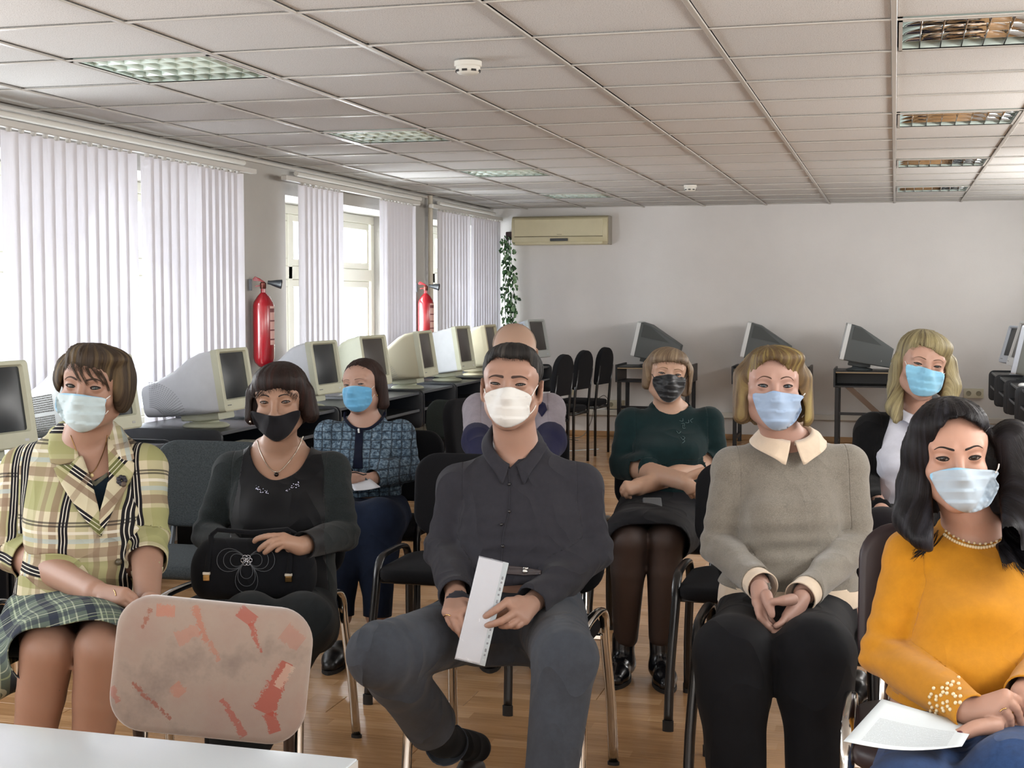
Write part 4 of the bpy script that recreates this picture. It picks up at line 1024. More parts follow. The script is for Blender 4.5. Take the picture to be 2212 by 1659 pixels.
def m_plaid(name, base, bands, per=(.1, .1), rough=.9):
    """woven check: bands = list of (axis, start, end, colour, opacity) in one repeat of the UV (metres)"""
    t = NT(name); uv = t.coord('UV'); sp = t.n('ShaderNodeSeparateXYZ'); t.l(uv, sp.inputs[0])
    f = [t.math('FRACT', t.math('DIVIDE', sp.outputs[i], per[i])) for i in (0, 1)]
    c = t.mix(0, base, base)
    for ax, a, b, cc, op in bands:
        g = t.math('MULTIPLY', t.math('GREATER_THAN', f[ax], a), t.math('LESS_THAN', f[ax], b))
        c = t.mix(t.math('MULTIPLY', g, op), c, cc)
    t.col(c); t.set(Roughness=rough); t.b.inputs['Specular IOR Level'].default_value = .2
    wrinkle(t, t.coord(), 800, .2, .6); return t.m
SKULL = dict(cheek=1.0, fat=0.0)
class Person:
    def __init__(s, label, base, group=None, lod=1.0):
        s.base = np.array([base[0], base[1], 0.0]); s.lod = lod
        s.root = empty('person', toW(s.base), YAW, label, 'person', group)
        s.S = Sdf(); s.patches = []
    def obj(s, name, V, Q, mat, smooth=180, parent=None, uv=None, midx=None, label=None, kind=None):
        o = from_np(name, np.asarray(V)-s.base, Q, mat, parent or s.root, smooth, midx, uv, kind)
        if label: o['label'] = label
        return o
    # ------------------------------------------------------------ head
    def head(s, eye, d, yaw=0, pitch=0, roll=0, sc=1.0, fat=0.0, open_=1.0, eyes=True, chin=0.0, ears=True):
        R = rotm(yaw, pitch, roll); s.R = R; s.sc = sc; s.t = pc(eye[0], eye[1], d)-R@(np.array([0, -.084, 0])*sc); s.hd = d
        L = lambda p: R@(np.array(p, float)*sc)+s.t
        s.L = L; S = s.S; e = lambda c, r, k=.02, op=1: S.ell(L(c), np.array(r)*sc, R, k*sc, op)
        c = lambda a, b, ra, rb, k=.02, op=1: S.cap(L(a), L(b), ra*sc, rb*sc, k*sc, op)
        e((0, .014, .028), (.074, .096, .068)); e((0, -.032, .026), (.064, .056, .055), .03)
        e((0, -.026, -.036), (.058+fat, .062, .072), .03)
        for m in (-1, 1):
            c((m*(.046+fat), .008, -.062), (m*.012, -.066, -.098-chin), .022, .019, .03)
            e((m*(.043+fat*.7), -.056, -.034), (.022, .022, .020), .018)
            c((m*.013, -.087, .020), (m*.046, -.074, .022), .0085, .0075, .014)
        e((0, -.072, -.070), (.028, .022, .030), .02); e((0, -.076, -.100-chin), (.018, .015, .014), .02)
        for m in (-1, 1): e((m*.0335, -.101, .001), (.0175, .0135, .0120), .012, -1)
        c((0, -.088, .010), (0, -.107, -.034), .0080, .0105, .012); e((0, -.111, -.038), (.0125, .0115, .0105), .008)
        for m in (-1, 1): e((m*.0125, -.098, -.041), (.0085, .0115, .0085), .006)
        s.eyes = []
        for m in (-1, 1):
            e((m*.0325, -.0745, 0), (.0165, .0150, .0140), .005)
        for m in (-1, 1):      # almond opening between the lids
            cc = L((m*.0325, -.0745, 0)); hh = .0052*open_
            def f(p, cc=cc.astype(np.float32), m=m, R32=R.astype(np.float32), hh=hh):
                q = (p-cc)@R32/sc; x = q[..., 0]*m; y = q[..., 1]; z = q[..., 2]-x*.08
                w = np.maximum(1-np.abs(x/.0142)**2.2, 0)
                up = z-hh*w; lo_ = -z-hh*.8*w; return np.maximum(np.maximum(np.maximum(up, lo_), y+.006), np.abs(x)-.0142)*sc
            S.fn(f, cc, .022*sc, .0008, -1)
        for m in ((-1, 1) if ears else ()):      # ears
            cy = .010; Re = R@rotm(m*18, 0, m*6)
            S.ell(L((m*(.077+fat*.3), cy+.004, -.016)), np.array((.0075, .019, .031))*sc, Re, .008*sc)
            S.ell(L((m*(.085+fat*.3), cy-.002, -.010)), np.array((.005, .010, .018))*sc, Re, .004*sc, -1)
            S.ell(L((m*(.0755+fat*.3), cy-.004, -.042)), np.array((.006, .009, .010))*sc, Re, .006*sc)
        hf = .0021*s.lod
        fr = (R, s.t); flo = np.array((-.070, -.125, -.055))*sc; fhi = np.array((.070, -.045, .060))*sc
        s.patches.append((flo, fhi, hf, fr)); s.face = (flo, fhi, fr)
        s.patches.append((np.array((-.105, -.13, -.165))*sc, np.array((.105, .125, .13))*sc, .0045*s.lod, fr))
        s.open_ = open_; s.has_eyes = eyes
    def finish_eyes(s, iris='#3a2a20', brow=None, lash='#120c0a', browpts=None, browt=.0035, lasht=.0009):
        R, sc, L = s.R, s.sc, s.L
        white = M('eye_white', '#8e857e', .3); irm = M('iris', iris, .2); pup = M('pupil', '#050505', .15)
        for m in (-1, 1):
            b = bmesh.new(); bmesh.ops.create_uvsphere(b, u_segments=28, v_segments=28, radius=.0126*sc)
            me = bpy.data.meshes.new('eyeball'); b.to_mesh(me); b.free()
            V = np.empty(len(me.vertices)*3); me.vertices.foreach_get('co', V); V = V.reshape(-1, 3)
            # pole -> looks at the camera
            C = L((m*.0325, -.0745, 0)); g = unit(np.array([0, 0, HC])-C+np.array([0, 0, 0])); gl = unit(.55*g+.45*(R@np.array([0, -1, 0])))
            a = unit(np.cross(gl, [1, 0, 0])); b2 = np.cross(a, gl); Z = np.stack([b2, a, gl], 1)
            cosz = V[:, 2]/(.0126*sc)
            W_ = V@Z.T+C; Q = [list(p.vertices) for p in me.polygons]
            mi = []
            for q in Q:
                cz = cosz[q].mean(); an = math.degrees(math.acos(max(-1, min(1, cz)))); mi.append(2 if an < 15 else (1 if an < 31 else 0))
            o = s.obj('eyeball', W_, Q, [white, irm, pup], midx=mi)
        # upper lash line
        hh = .0052*s.open_
        for m in (-1, 1):
            mb = MB()
            for up, rr in ((1, lasht), (-1, lasht*.45)):
                P = []
                for k in range(13):
                    x = -.0140+.0280*k/12; w = max(1-abs(x/.0142)**2.2, 0); z = (hh*w if up > 0 else -hh*.8*w)+x*.08
                    y = -.0745-math.sqrt(max(.0156**2-x*x-z*z, 1e-6)); P.append(L((m*(.0325+x), y, z))-s.base)
                mb.tube(P, rr*sc, 5)
            mb.build('eyelashes', M('eyelash', lash, .8), s.root, 180)
        if brow:
            bp = browpts or [(.012, .0205), (.022, .0245), (.033, .0262), (.042, .0240), (.050, .0185)]
            n = len(bp)
            for m in (-1, 1):
                V = []; Q = []; c = smooth_poly(bp, 4, False); N = len(c); base = len(V)
                O = []; 
                for i, (x, z) in enumerate(c):
                    tt = i/(N-1); w = browt*(1-.75*tt)*(min(1, .55+tt*4))
                    for j in range(4): O.append(L((m*x, -.16, z+w*(j/3-.5)*2)))
                O = np.array(O); D = np.repeat((R@np.array([0, 1., 0]))[None], len(O), 0)
                H, hit = trace(s.S, O, D, .3); jj = np.arange(len(O)) % 4
                H = H-D*(.0006+.0010*((jj == 1) | (jj == 2)))[:, None]
                V += list(H)
                for i in range(N-1):
                    for j in range(3): q = [base+i*4+j, base+i*4+j+1, base+i*4+j+5, base+i*4+j+4]; Q.append(q if m < 0 else q[::-1])
                s.obj('eyebrow', V, np.array(Q), M('eyebrow', brow, .9, bump=.5, bscale=900))
    # ------------------------------------------------------------ hair
    def hair(s, prims, mat, opening=(), pole=(0, .02, .11), amp=.0022, frq=26, h=.0042, yfront=.0, lo=(-.15, -.15, -.30), hi=(.15, .17, .18), cuts=(), name='hair', flow=9, kk=.02, jag=0, zs=1.0):
        R, sc, L = s.R, s.sc, s.L; H = Sdf()
        for p in prims:
            if p[0] == 'e':
                c_, r_ = list(p[1]), list(p[2])
                if c_[2] > .025: c_[2] *= zs; r_[2] *= zs
                H.ell(L(c_), np.array(r_)*sc, R, (p[3] if len(p) > 3 else kk)*sc, p[4] if len(p) > 4 else 1)
            elif p[0] == 'c': H.cap(L(p[1]), L(p[2]), p[3]*sc, p[4]*sc, (p[5] if len(p) > 5 else kk)*sc, p[6] if len(p) > 6 else 1)
            elif p[0] == 'pc': H.chain([pc(*q) for q in p[1]], p[2], kk*sc)
        def loc(p): return (p-s.t)@R/sc
        for poly, yb in opening:
            def f(p, poly=poly, yb=yb):
                x, y, d = proj(p); l = loc(p)
                if jag: y = y-jag*(np.sin(x*.9)+np.sin(x*.37+1))
                return np.maximum(poly_sd(x, y, poly)*d/FPX, (l[..., 1]-yb)*sc)
            H.fn(f, s.t, .35, .006, -1)
        P0 = np.array(pole)
        def disp(p):
            l = loc(p)-P0.astype(np.float32); ph = np.arctan2(l[..., 0], -l[..., 1]); r = np.sqrt(l[..., 0]**2+l[..., 1]**2)
            z = l[..., 2]; w = np.clip(r/.035, 0, 1)
            a = np.sin(ph*frq+2.2*np.sin(ph*5+1)+z*flow)+.7*np.sin(ph*frq*2.3+1.5*np.sin(ph*9)-z*flow*1.4)+.4*np.sin(ph*frq*4.7+z*20)
            return (-a*amp*w*.5*sc).astype(np.float32)
        H.disp = disp
        V, Q = H.mesh(np.array(lo)*sc, np.array(hi)*sc, h*s.lod, (R, s.t))
        for c in cuts:
            V, Q = clip(V, Q, c(V))
        l = loc(V)-P0; ph = np.arctan2(l[:, 0], -l[:, 1]); uv = np.stack([ph/6.283, np.linalg.norm(l, axis=1)*3], 1)
        s.H = H; s.HS = Sdf(); s.HS.P = H.P+s.S.P
        return s.obj(name, V, Q, mat, uv=uv)
    def wisps(s, strands, mat, name='hair_strands', r=.0011, n=6, spread=3, seed=3, onto=None, lift=.002):
        """thin tapering locks traced over the head: each strand = list of photo points; n copies with a little scatter"""
        rr = np.random.RandomState(seed); mb = MB(); F = onto or s.S
        for st in strands:
            for k in range(n):
                j = rr.normal(size=2)*spread; g = rr.normal(size=2)*spread*.7
                P = smooth_poly(st, 5, False); m = len(P); tt = np.linspace(0, 1, m)[:, None]; P = P+j*(1-tt)+g*tt
                O = np.array([pc(x, y, s.hd-.35) for x, y in P]); C = np.array([0, 0, HC]); D = O-C; D /= np.linalg.norm(D, axis=1)[:, None]
                V, hit = trace(F, O, D, .7)
                if not hit.all():
                    dd = np.linalg.norm(V-C, axis=1); hi = np.where(hit)[0]
                    if len(hi) == 0: continue
                    for i in np.where(~hit)[0]: dd[i] = dd[hi[np.argmin(abs(hi-i))]]
                    V = C+D*dd[:, None]
                V = V-D*lift
                mb.tube([v-s.base for v in V], [r*(.35+.65*math.sin(PI*min(.98, .15+.85*i/(m-1)))) for i in range(m)], 5)
        return mb.build(name, mat, s.root, 180, kind='stuff')
    def hairline(s, line, mat, n=60, up=12, down=4, sweep=0, r=.00036, seed=1, side=None):
        """fine loose hairs along the edge of the hair: line = photo polyline; side = unit vector of growth"""
        rr = np.random.RandomState(seed); P = smooth_poly(line, 8, False); mb = MB(); st = []
        for k in range(n):
            i = rr.randint(1, len(P)-1); p0 = P[i]+rr.normal(size=2)*.8; t = P[i+1 if i+1 < len(P) else i]-P[i-1]; t = t/np.linalg.norm(t); nrm = np.array([-t[1], t[0]])*(1 if t[0] > 0 else -1) if side is None else np.array(side, float)
            sw = sweep+rr.normal()*2.2; L1 = down*rr.uniform(.3, 1.3)
            if abs(t[0]) < .62: continue
            st += [p0-nrm*up*rr.uniform(.5, 1)-t*sw*.6, p0-nrm*up*.3-t*sw*.2, p0+nrm*L1*.5+t*sw*.2, p0+nrm*L1+t*sw*.7]
        st = np.array(st); C = np.array([0, 0, HC]); O = np.array([pc(x, y, s.hd-.3) for x, y in st]); D = unit_rows(O-C); V, hit = trace(s.HS, O, D, .6)
        ok = hit.reshape(-1, 4).all(1); V = (V-D*.0012).reshape(-1, 4, 3)
        for k in np.where(ok)[0]:
            if np.ptp(np.linalg.norm(V[k]-C, axis=1)) > .04: continue
            mb.tube([v-s.base for v in smooth_poly(V[k], 2, False)], [r, r, r, r*.9, r*.7, r*.5, r*.25], 4)
        return mb.build('hairline_strands', mat, s.root, 180, kind='stuff')
    # ------------------------------------------------------------ mask
    def mask(s, poly, mat, loops=(), pleats=3, amp=.0022, loopmat=None, step=3.2, droop=0, name='face_mask', kind='surgical', wires=True, nose=1.0, seed=1, n=3):
        R, sc, L = s.R, s.sc, s.L; F = Sdf(); 
        F.ell(L((0, -.022, -.045)), np.array((.066, .070, .082))*sc, R, .03)
        F.cap(L((0, -.094, -.008)), L((0, -.114*nose, -.034)), .010*sc, .013*sc, .035*sc)
        F.ell(L((0, -.078, -.080)), np.array((.034, .034, .036))*sc, R, .035*sc)
        F.cap(L((-.05, -.045, -.025)), L((.05, -.045, -.025)), .025*sc, .025*sc, .03*sc)
        F.off = .0035
        P = smooth_poly(poly, n) if kind != 'sharp' else np.array(poly, float)
        V, T, U = drape_px(F, P, s.hd-.35, step)
        C = np.array([0, 0, HC]); D = unit_rows(V-C)
        a = math.radians(math.degrees(math.atan2(R[2, 0], R[0, 0])))
        up = -(U[:, 1]*math.cos(a)-(U[:, 0])*math.sin(a)*-1) if False else None
        ctr = np.array(P).mean(0); rel = U-ctr; rx = rel[:, 0]*math.cos(a)-rel[:, 1]*math.sin(a)*-1; ry = -rel[:, 0]*math.sin(a)*-1+rel[:, 1]*math.cos(a)
        hgt = ry.max()-ry.min(); v = (ry-ry.min())/hgt; wx = rx/max(abs(rx).max(), 1)
        if pleats:
            g = v*(pleats+1)+.22*wx*wx; fr = g-np.floor(g); lift = amp*2.0*(1-fr)**1.5*np.clip(np.minimum(v, 1-v)*8, 0, 1)
        else: lift = np.zeros(len(V))
        wv = waves(seed, 70)(V.astype(np.float32)); lift = lift+amp*.9*wv+amp*.9*waves(seed+5, 150)(V.astype(np.float32))
        V = V-D*lift[:, None]
        o = s.obj(name, V, T, mat, uv=np.stack([wx*.09, v*.09], 1)); thick(o, .0012, 1)
        for lp in loops:
            mb = MB(); pts = smooth_poly(lp, 5, False)
            O = np.array([pc(x, y, s.hd-.3) for x, y in pts]); Dd = unit_rows(O-C); W_, hit = trace(s.S, O, Dd, .6)
            dep = np.linalg.norm(W_-C, axis=1)
            hi = np.where(hit)[0]
            if len(hi):
                for i in np.where(~hit)[0]: dep[i] = dep[hi[np.argmin(abs(hi-i))]]
            W_ = C+Dd*(dep-.002)[:, None]
            mb.tube([w-s.base for w in W_], .0015*sc, 6); mb.build('ear_loop', loopmat or mat, o, 180)
        return o
    # ------------------------------------------------------------ hand from photo polylines
    def hand(s, wrist, fingers, d, rad=.0086, palm=None, wr=.026, thumb=None, h=.0026, back=1.0):
        """wrist (px,py,dd); fingers = 4 lists [(px,py,dd)...] knuckle..tip; thumb list from palm base; dd = depth offset in m relative to d"""
        S = s.S; G = Sdf(); q = lambda p: pc(p[0], p[1], d+(p[2] if len(p) > 2 else 0))
        w = q(wrist); K = [q(f[0]) for f in fingers]
        for i, kn in enumerate(K): S.cap(w+(kn-w)*.12, kn, wr*.62, rad*1.28, .012)
        for i in range(len(K)-1):
            m0 = (K[i]+K[i+1])/2; S.cap(w+(m0-w)*.3, m0-(m0-w)*.06, wr*.6, rad*1.15, .012)
        lens = [1, 1.04, 1, .9]
        for i, f in enumerate(fingers):
            P = smooth_poly([q(p) for p in f], 3, False); n = len(P)
            rs = [rad*(1.12-.34*j/(n-1)) for j in range(n)]
            if i == 3: rs = [r*.88 for r in rs]
            S.chain(P, rs, .0022); 
        if thumb:
            P = smooth_poly([q(p) for p in thumb], 3, False); n = len(P)
            rs = [rad*(1.75-.75*j/(n-1)) if j < n-3 else rad*1.05*(1-.12*(j-n+3)) for j in range(n)]
            S.chain(P, rs, .006)
        pts = [w]+[q(p) for f in fingers for p in f]+([q(p) for p in thumb] if thumb else [])
        pts = np.array(pts); lo = pts.min(0)-.03; hi = pts.max(0)+.03
        s.patches.append((lo, hi, h*s.lod, None))
    # ------------------------------------------------------------ body
    def neck(s, base, r0=.052, r1=.056, tw=.0):
        L = s.L; s.S.cap(L((0, .020, -.060)), base, r0*s.sc, r1, .03); s.nb = np.array(base)
        s.nrads = (r0, r1)
    def build_body(s, mat, lo=None, hi=None, h=.011, keep=None):
        parts = []; excl = [(a, b, fr) for a, b, hh, fr in s.patches]
        for i, (a, b, hh, fr) in enumerate(s.patches):
            ex = [e for j, e in enumerate(excl) if s.patches[j][2] < hh-1e-6]
            parts.append(s.S.mesh(a, b, hh, fr, ex))
        if lo is None:
            A = np.array([c-r for f, c, r, k, op in s.S.P if op > 0]); B = np.array([c+r for f, c, r, k, op in s.S.P if op > 0]); lo, hi = A.min(0)-.02, B.max(0)+.02
        parts.append(s.S.mesh(lo, hi, h*s.lod, None, excl))
        V, Q = join(parts); s.body = s.obj('body', V, Q, mat); return s.body
    def split(s, V, Q, f, cuts):
        """part a top into torso and two sleeves so that sleeve cuts never touch the torso"""
        def sg(i, V):
            a = f.arms[i]; m = -1 if i == 0 else 1; out = None
            for j, (q0, q1, r0, r1) in enumerate(((a[0], a[1], f.ra[0], f.ra[1]), (a[1], a[2]+(a[2]-a[1])*.15, f.ra[1], f.ra[2]))):
                ab = q1-q0; t = np.clip(((V-q0)@ab)/(ab@ab), 0, 1); d = np.linalg.norm(V-q0-t[:, None]*ab, axis=1); g = d-(r0+(r1-r0)*t)*(1.38 if j == 0 else 1.30)
                if j == 0: g = np.maximum(g, -(m*(V[:, 0]-a[0][0])+.010))
                out = g if out is None else np.minimum(out, g)
            return out
        P_ = []
        T_ = clip(V, Q, -np.minimum(sg(0, V), sg(1, V))); P_.append((0, *T_))
        for i in (0, 1):
            V2, Q2 = clip(V, Q, sg(i, V))
            if len(Q2) == 0: continue
            V2, Q2 = clip(V2, Q2, f.cuffs[i](V2)); P_.append((1+i, V2, Q2))
        return P_
    def garment(s, name, F, mat, h=.008, cuts=(), folds=None, t=.003, uvf=None, label=None, rel=0, lo=None, hi=None, solid=True, regs=None, fig=None):
        if folds is not None: F.disp = folds
        if lo is None:
            A = np.array([c-r for f, c, r, k, op in F.P if op > 0]); B = np.array([c+r for f, c, r, k, op in F.P if op > 0]); lo, hi = A.min(0)-.03, B.max(0)+.03
        V, Q = F.mesh(lo, hi, h*s.lod)
        if rel: V = relax(V, Q, rel)
        if fig is None:
            for c in cuts: V, Q = clip(V, Q, c(V))
        if fig is not None:
            P_ = []; U_ = []
            for k, V2, Q2 in s.split(V, Q, fig, cuts):
                if k == 0:
                    for c in cuts: V2, Q2 = clip(V2, Q2, c(V2))
                    P_.append((V2, tri(Q2))); U_.append(uvf(V2, 0) if regs is not None else V2[:, [0, 2]])
                elif regs is not None:
                    rid = regs(V2[Q2].mean(1), k-1)
                    for r in np.unique(rid): V3, Q3 = compact(V2, Q2[rid == r]); P_.append((V3, tri(Q3))); U_.append(uvf(V3, r))
                else: P_.append((V2, tri(Q2))); U_.append(V2[:, [0, 2]])
            V, Q = join(P_); uvv = np.concatenate(U_)
        elif regs is not None:
            rid = regs(V[Q].mean(1)); P_ = []; U_ = []
            for k in np.unique(rid):
                V2, Q2 = compact(V, Q[rid == k]); P_.append((V2, Q2)); U_.append(uvf(V2, k))
            V, Q = join(P_); uvv = np.concatenate(U_)
        else: uvv = uvf(V) if uvf else V[:, [0, 2]]
        o = s.obj(name, V, Q, mat, uv=uvv, label=label)
        if solid: thick(o, t, -1)
        return o
    def patch(s, name, F, poly, mat, d0, step=5, lift=.004, t=.003, smooth=0, uvrot=0, uvs=None, parent=None, label=None, puff=0):
        P = smooth_poly(poly, smooth) if smooth else poly
        V, T, U = drape_px(F, P, d0, step, lift)
        if puff:
            e = -poly_sd(U[:, 0], U[:, 1], P); C = np.array([0, 0, HC]); D = unit_rows(V-C); V = V-D*(puff*np.clip(e/(step*2.5), 0, 1)**.5)[:, None]
        c, n = math.cos(uvrot), math.sin(uvrot); g = U*(d0+.2)/FPX; uv = np.stack([g[:, 0]*c+g[:, 1]*n, -g[:, 0]*n+g[:, 1]*c], 1)
        o = s.obj(name, V, T[:, ::-1], mat, uv=uv, parent=parent, label=label, smooth=60); thick(o, t, 0)
        return o
    def dots(s, name, F, pts, r, mat, d0, lift=0, n=10, parent=None, each=True):
        C = np.array([0, 0, HC]); O = np.array([pc(x, y, d0) for x, y in pts]); D = unit_rows(O-C); V, hit = trace(F, O, D)
        V = V-D*(lift if lift else r*.3)
        for v in V:
            if each: MB().ball(v-s.base, r, n).build(name, mat, parent or s.root, 180)
    def collar(s, F, c, rx, ry, zf, zb, mat, gap=10, w=.04, tip=.02, name='collar', out=.55, lift=.004, stand=.012, off=(0, 0), tw=22, spread=9):
        """folded collar: ring round the neck (zf front height, zb back height), falling flap with pointed tips"""
        N, K = 72, 7; V = []; c = np.array([c[0]+off[0], c[1]+off[1], 0])
        for i in range(N+1):
            th = math.radians(gap+(360-2*gap)*i/N); u = np.array([math.sin(th), -math.cos(th), 0]); z = zf+(zb-zf)*((1-math.cos(th))/2)**.8
            T = c+np.array([rx*u[0], ry*u[1], z]); e = min(math.degrees(th)-gap, 360-gap-math.degrees(th)); ww = w+tip*math.exp(-(e/tw)**2)
            V.append(T+np.array([0, 0, -stand])-u*.004); V.append(T)
            sl = out*(1-.35*math.exp(-(e/tw)**2))
            for k in range(1, K):
                sgn = 1 if i < N/2 else -1; dth = sgn*math.radians(spread)*math.exp(-(e/14)**2)*k/(K-1); u2 = np.array([math.sin(th+dth), -math.cos(th+dth), 0]); T2 = c+np.array([rx*u2[0], ry*u2[1], z])
                V.append(T2+(u2*sl+np.array([0, 0, -1])*(1-sl*.5))*ww*k/(K-1)+u2*.004)
        V = np.array(V); M_ = K+1; idx = np.arange(len(V)) % M_; U = np.array([unit([v[0]-c[0], v[1]-c[1], 0]) for v in V])
        for _ in range(10):
            d = F.ev(V.astype(np.float32)); need = (idx >= 2) & (d < lift); V[need] += (U[need]*.8+np.array([0, 0, .35]))*np.minimum(lift-d[need], .012)[:, None]
        Q = [(i*M_+k, i*M_+k+1, (i+1)*M_+k+1, (i+1)*M_+k) for i in range(N) for k in range(M_-1)]
        o = s.obj(name, V, np.array(Q), mat, uv=V[:, [0, 2]]); thick(o, .0028, 0); return o
    def line(s, name, F, pts, r, mat, d0, lift=.001, sm=5, parent=None, closed=False, kind=None):
        P = smooth_poly(pts, sm, closed); C = np.array([0, 0, HC]); O = np.array([pc(x, y, d0) for x, y in P]); D = unit_rows(O-C); V, hit = trace(F, O, D)
        dep = np.linalg.norm(V-C, axis=1); hi = np.where(hit)[0]
        if len(hi):
            for i in np.where(~hit)[0]: dep[i] = dep[hi[np.argmin(abs(hi-i))]]
        V = C+D*(dep-lift)[:, None]
        return MB().tube([v-s.base for v in V], r, 8, closed).build(name, mat, parent or s.root, 180, kind=kind)
def unit_rows(D): return D/np.linalg.norm(D, axis=1)[:, None]
def hem(z0, f, c, ripple=0):
    """level cut at height z0 that spares the forearms"""
    def g(V):
        v = z0+ripple*np.sin((V[:, 0]-c[0])*22)-V[:, 2]; near = np.zeros(len(V), bool)
        for a in f.arms:
            for q0, q1, r in ((a[0], a[1], .085), (a[1], a[2]+(a[2]-a[1])*.2, .068)):
                ab = q1-q0; t = np.clip(((V-q0)@ab)/(ab@ab), 0, 1); near |= np.linalg.norm(V-q0-t[:, None]*ab, axis=1) < r
        return np.where(near, np.minimum(v, -.004), v)
    return g
def cut_sleeve(q, ax, rr):
    q = np.asarray(q, float); ax = unit(ax)
    def g(V):
        w = V-q; t = w@ax; d = np.linalg.norm(w-t[:, None]*ax, axis=1); return np.where((d < rr) & (t < .05), t, -1.0)
    return g
def cut_plane(p, n, rad=.13, jag=0):
    p = np.asarray(p, float); n = unit(n)
    def g(V):
        r = np.linalg.norm(V-p, axis=1); return np.where(r < rad, (V-p)@n, -1.0)
    return g
def cut_px(poly, ymax=None, smooth=4):
    """open a garment where the photo outline lies, on its camera side only"""
    P = smooth_poly(poly, smooth) if smooth else poly
    def g(V):
        x, y, d = proj(V); s_ = -poly_sd(x, y, P)*d/FPX
        return np.where(V[:, 1] < ymax, s_, -1.0) if ymax is not None else s_
    return g
def folds(seed=0, a=.003, fr=16, joints=(), belly=None, ja=.004, jf=150, bumps=()):
    """cloth relief: broad drapes plus rings of creases at bent joints: joints = (point, axis, reach)"""
    w1 = waves(seed, fr, 6); w2 = waves(seed+9, fr*2.4, 5)
    J = [(np.asarray(p, np.float32), unit(ax).astype(np.float32), rch) for p, ax, rch in joints]
    B = [(pc(x, y, d).astype(np.float32), A, sg) for x, y, d, A, sg in bumps]
    def f(p):
        q = p*np.array([1, 1, .75], np.float32); r = a*w1(q)+a*.45*w2(q)
        for c, ax, rch in J:
            v = p-c; t = v@ax; dd = (v*v).sum(-1); fall = np.exp(-dd/(rch*rch))
            r = r+ja*fall*np.sin(jf*t+3*w1(p))
        for c, A, sg in B:
            v = p-c; r = r-A*np.exp(-((v*v).sum(-1))/(sg*sg))
        return r.astype(np.float32)
    return f
skin_man = m_skin('skin_man', '#987a6a')
def man():
    p = Person('man in a dark charcoal button shirt and grey trousers holding a plastic folder', pc(1110, 1250, 3.95)[:2])
    p.head((1097, 830), 3.86, yaw=-7, pitch=-3, roll=2, sc=1.05, fat=.003, open_=.66)
    nb = pc(1118, 985, 4.02); p.neck(nb, .056, .064)
    # torso rows: px centre, py, d, half width px, half depth m
    rows = []
    for (xl, xr, y, d, t) in [(1062, 1178, 975, 4.03, .065), (1010, 1232, 1000, 4.03, .095), (985, 1265, 1040, 4.03, .115), (985, 1268, 1100, 4.0, .130), (990, 1262, 1170, 3.98, .140), (985, 1262, 1230, 3.96, .145), (985, 1260, 1290, 3.96, .14), (1000, 1250, 1340, 3.96, .12)]:
        c = pc((xl+xr)/2, y, d); rows.append((c[0], c[1], c[2], (xr-xl)/2*d/FPX, t))
    sl, el, wl = pc(994, 1052, 4.02), pc(962, 1190, 4.02), pc(985, 1282, 3.72)
    sr, er, wr = pc(1252, 1050, 4.02), pc(1278, 1190, 4.0), pc(1150, 1302, 3.70)
    hl, kl, al = pc(1050, 1345, 3.92), pc(822, 1415, 3.52), pc(958, 1598, 3.95)
    hr, kr, ar = pc(1190, 1350, 3.92), pc(1222, 1425, 3.45), pc(1180, 1735, 3.40)
    S = p.S; S.stack(rows, .03, .014)
    for a, b, c in ((sl, el, wl), (sr, er, wr)): S.chain([a, b, c], [.050, .040, .028], .02)
    for a, b, c in ((hl, kl, al), (hr, kr, ar)): S.chain([a, b, c], [.075, .055, .040], .03)
    # hands
    p.hand((983, 1285, .10), [[(1008, 1318, -.03), (1022, 1345, -.035), (1031, 1362, -.02)], [(992, 1330, -.04), (1010, 1362, -.05), (1030, 1384, -.04), (1036, 1390, -.02)], [(978, 1330, -.035), (992, 1362, -.05), (1008, 1388, -.045), (1014, 1394, -.03)], [(964, 1322, -.02), (974, 1348, -.03), (996, 1370, -.03)]][0:4], 3.62, .0098, wr=.031, thumb=[(1005, 1305, .02), (1022, 1325, .04), (1030, 1345, .045)])
    p.hand((1150, 1303, .08), [[(1096, 1300, -.01), (1070, 1318, -.035), (1048, 1332, -.03)], [(1110, 1325, -.03), (1082, 1342, -.05), (1050, 1352, -.035)], [(1122, 1336, -.02), (1102, 1350, -.04), (1082, 1352, -.02)], [(1134, 1340, -.01), (1118, 1352, -.03), (1100, 1352, -.01)]], 3.60, .0098, wr=.031, thumb=[(1120, 1300, .03), (1095, 1315, .05), (1070, 1335, .055)])
    p.build_body(skin_man)
    p.finish_eyes('#2b1d16', '#3a2a24', browpts=[(.010, .0185), (.020, .0200), (.033, .0215), (.044, .0190), (.052, .0140)], browt=.0042, lasht=.0014)
    # shirt
    sm = m_fabric('shirt_charcoal', '#29292f', 1100, .2, .10, .85, .2, 60, wr=.75)
    F = Sdf(); F.stack(rows, .03); ua = unit(el-sl); fa = unit(wl-el)
    F.chain([nb+np.array([-.03, 0, -.035]), sl, el, wl, wl+fa*.05], [.045, .062, .055, .041, .038], .03)
    F.chain([nb+np.array([.03, 0, -.035]), sr, er, wr, wr+unit(wr-er)*.05], [.045, .062, .055, .041, .038], .03)
    fo = folds(4, .0060, 14, [(el, ua, .10), (er, unit(er-sr), .10), (pc(1120, 1250, 3.8), (0, .2, 1), .16)], ja=.0045, jf=130)
    SA = SimpleArms([[sl, el, wl], [sr, er, wr]]); SA.ra = (.062, .055, .041); SA.cuffs = [cut_sleeve(wl+fa*.012, fa, .075), cut_sleeve(wr+unit(wr-er)*.012, unit(wr-er), .075)]
    shirt = p.garment('shirt', F, sm, .0075, [cut_px([(1052, 940), (1085, 1000), (1098, 1012), (1120, 992), (1166, 945), (1172, 900), (1060, 900)], 4.05), hem(pc(1120, 1262, 3.83)[2], SA, nb, .004)], fo, fig=SA)
    p.shirtF = F
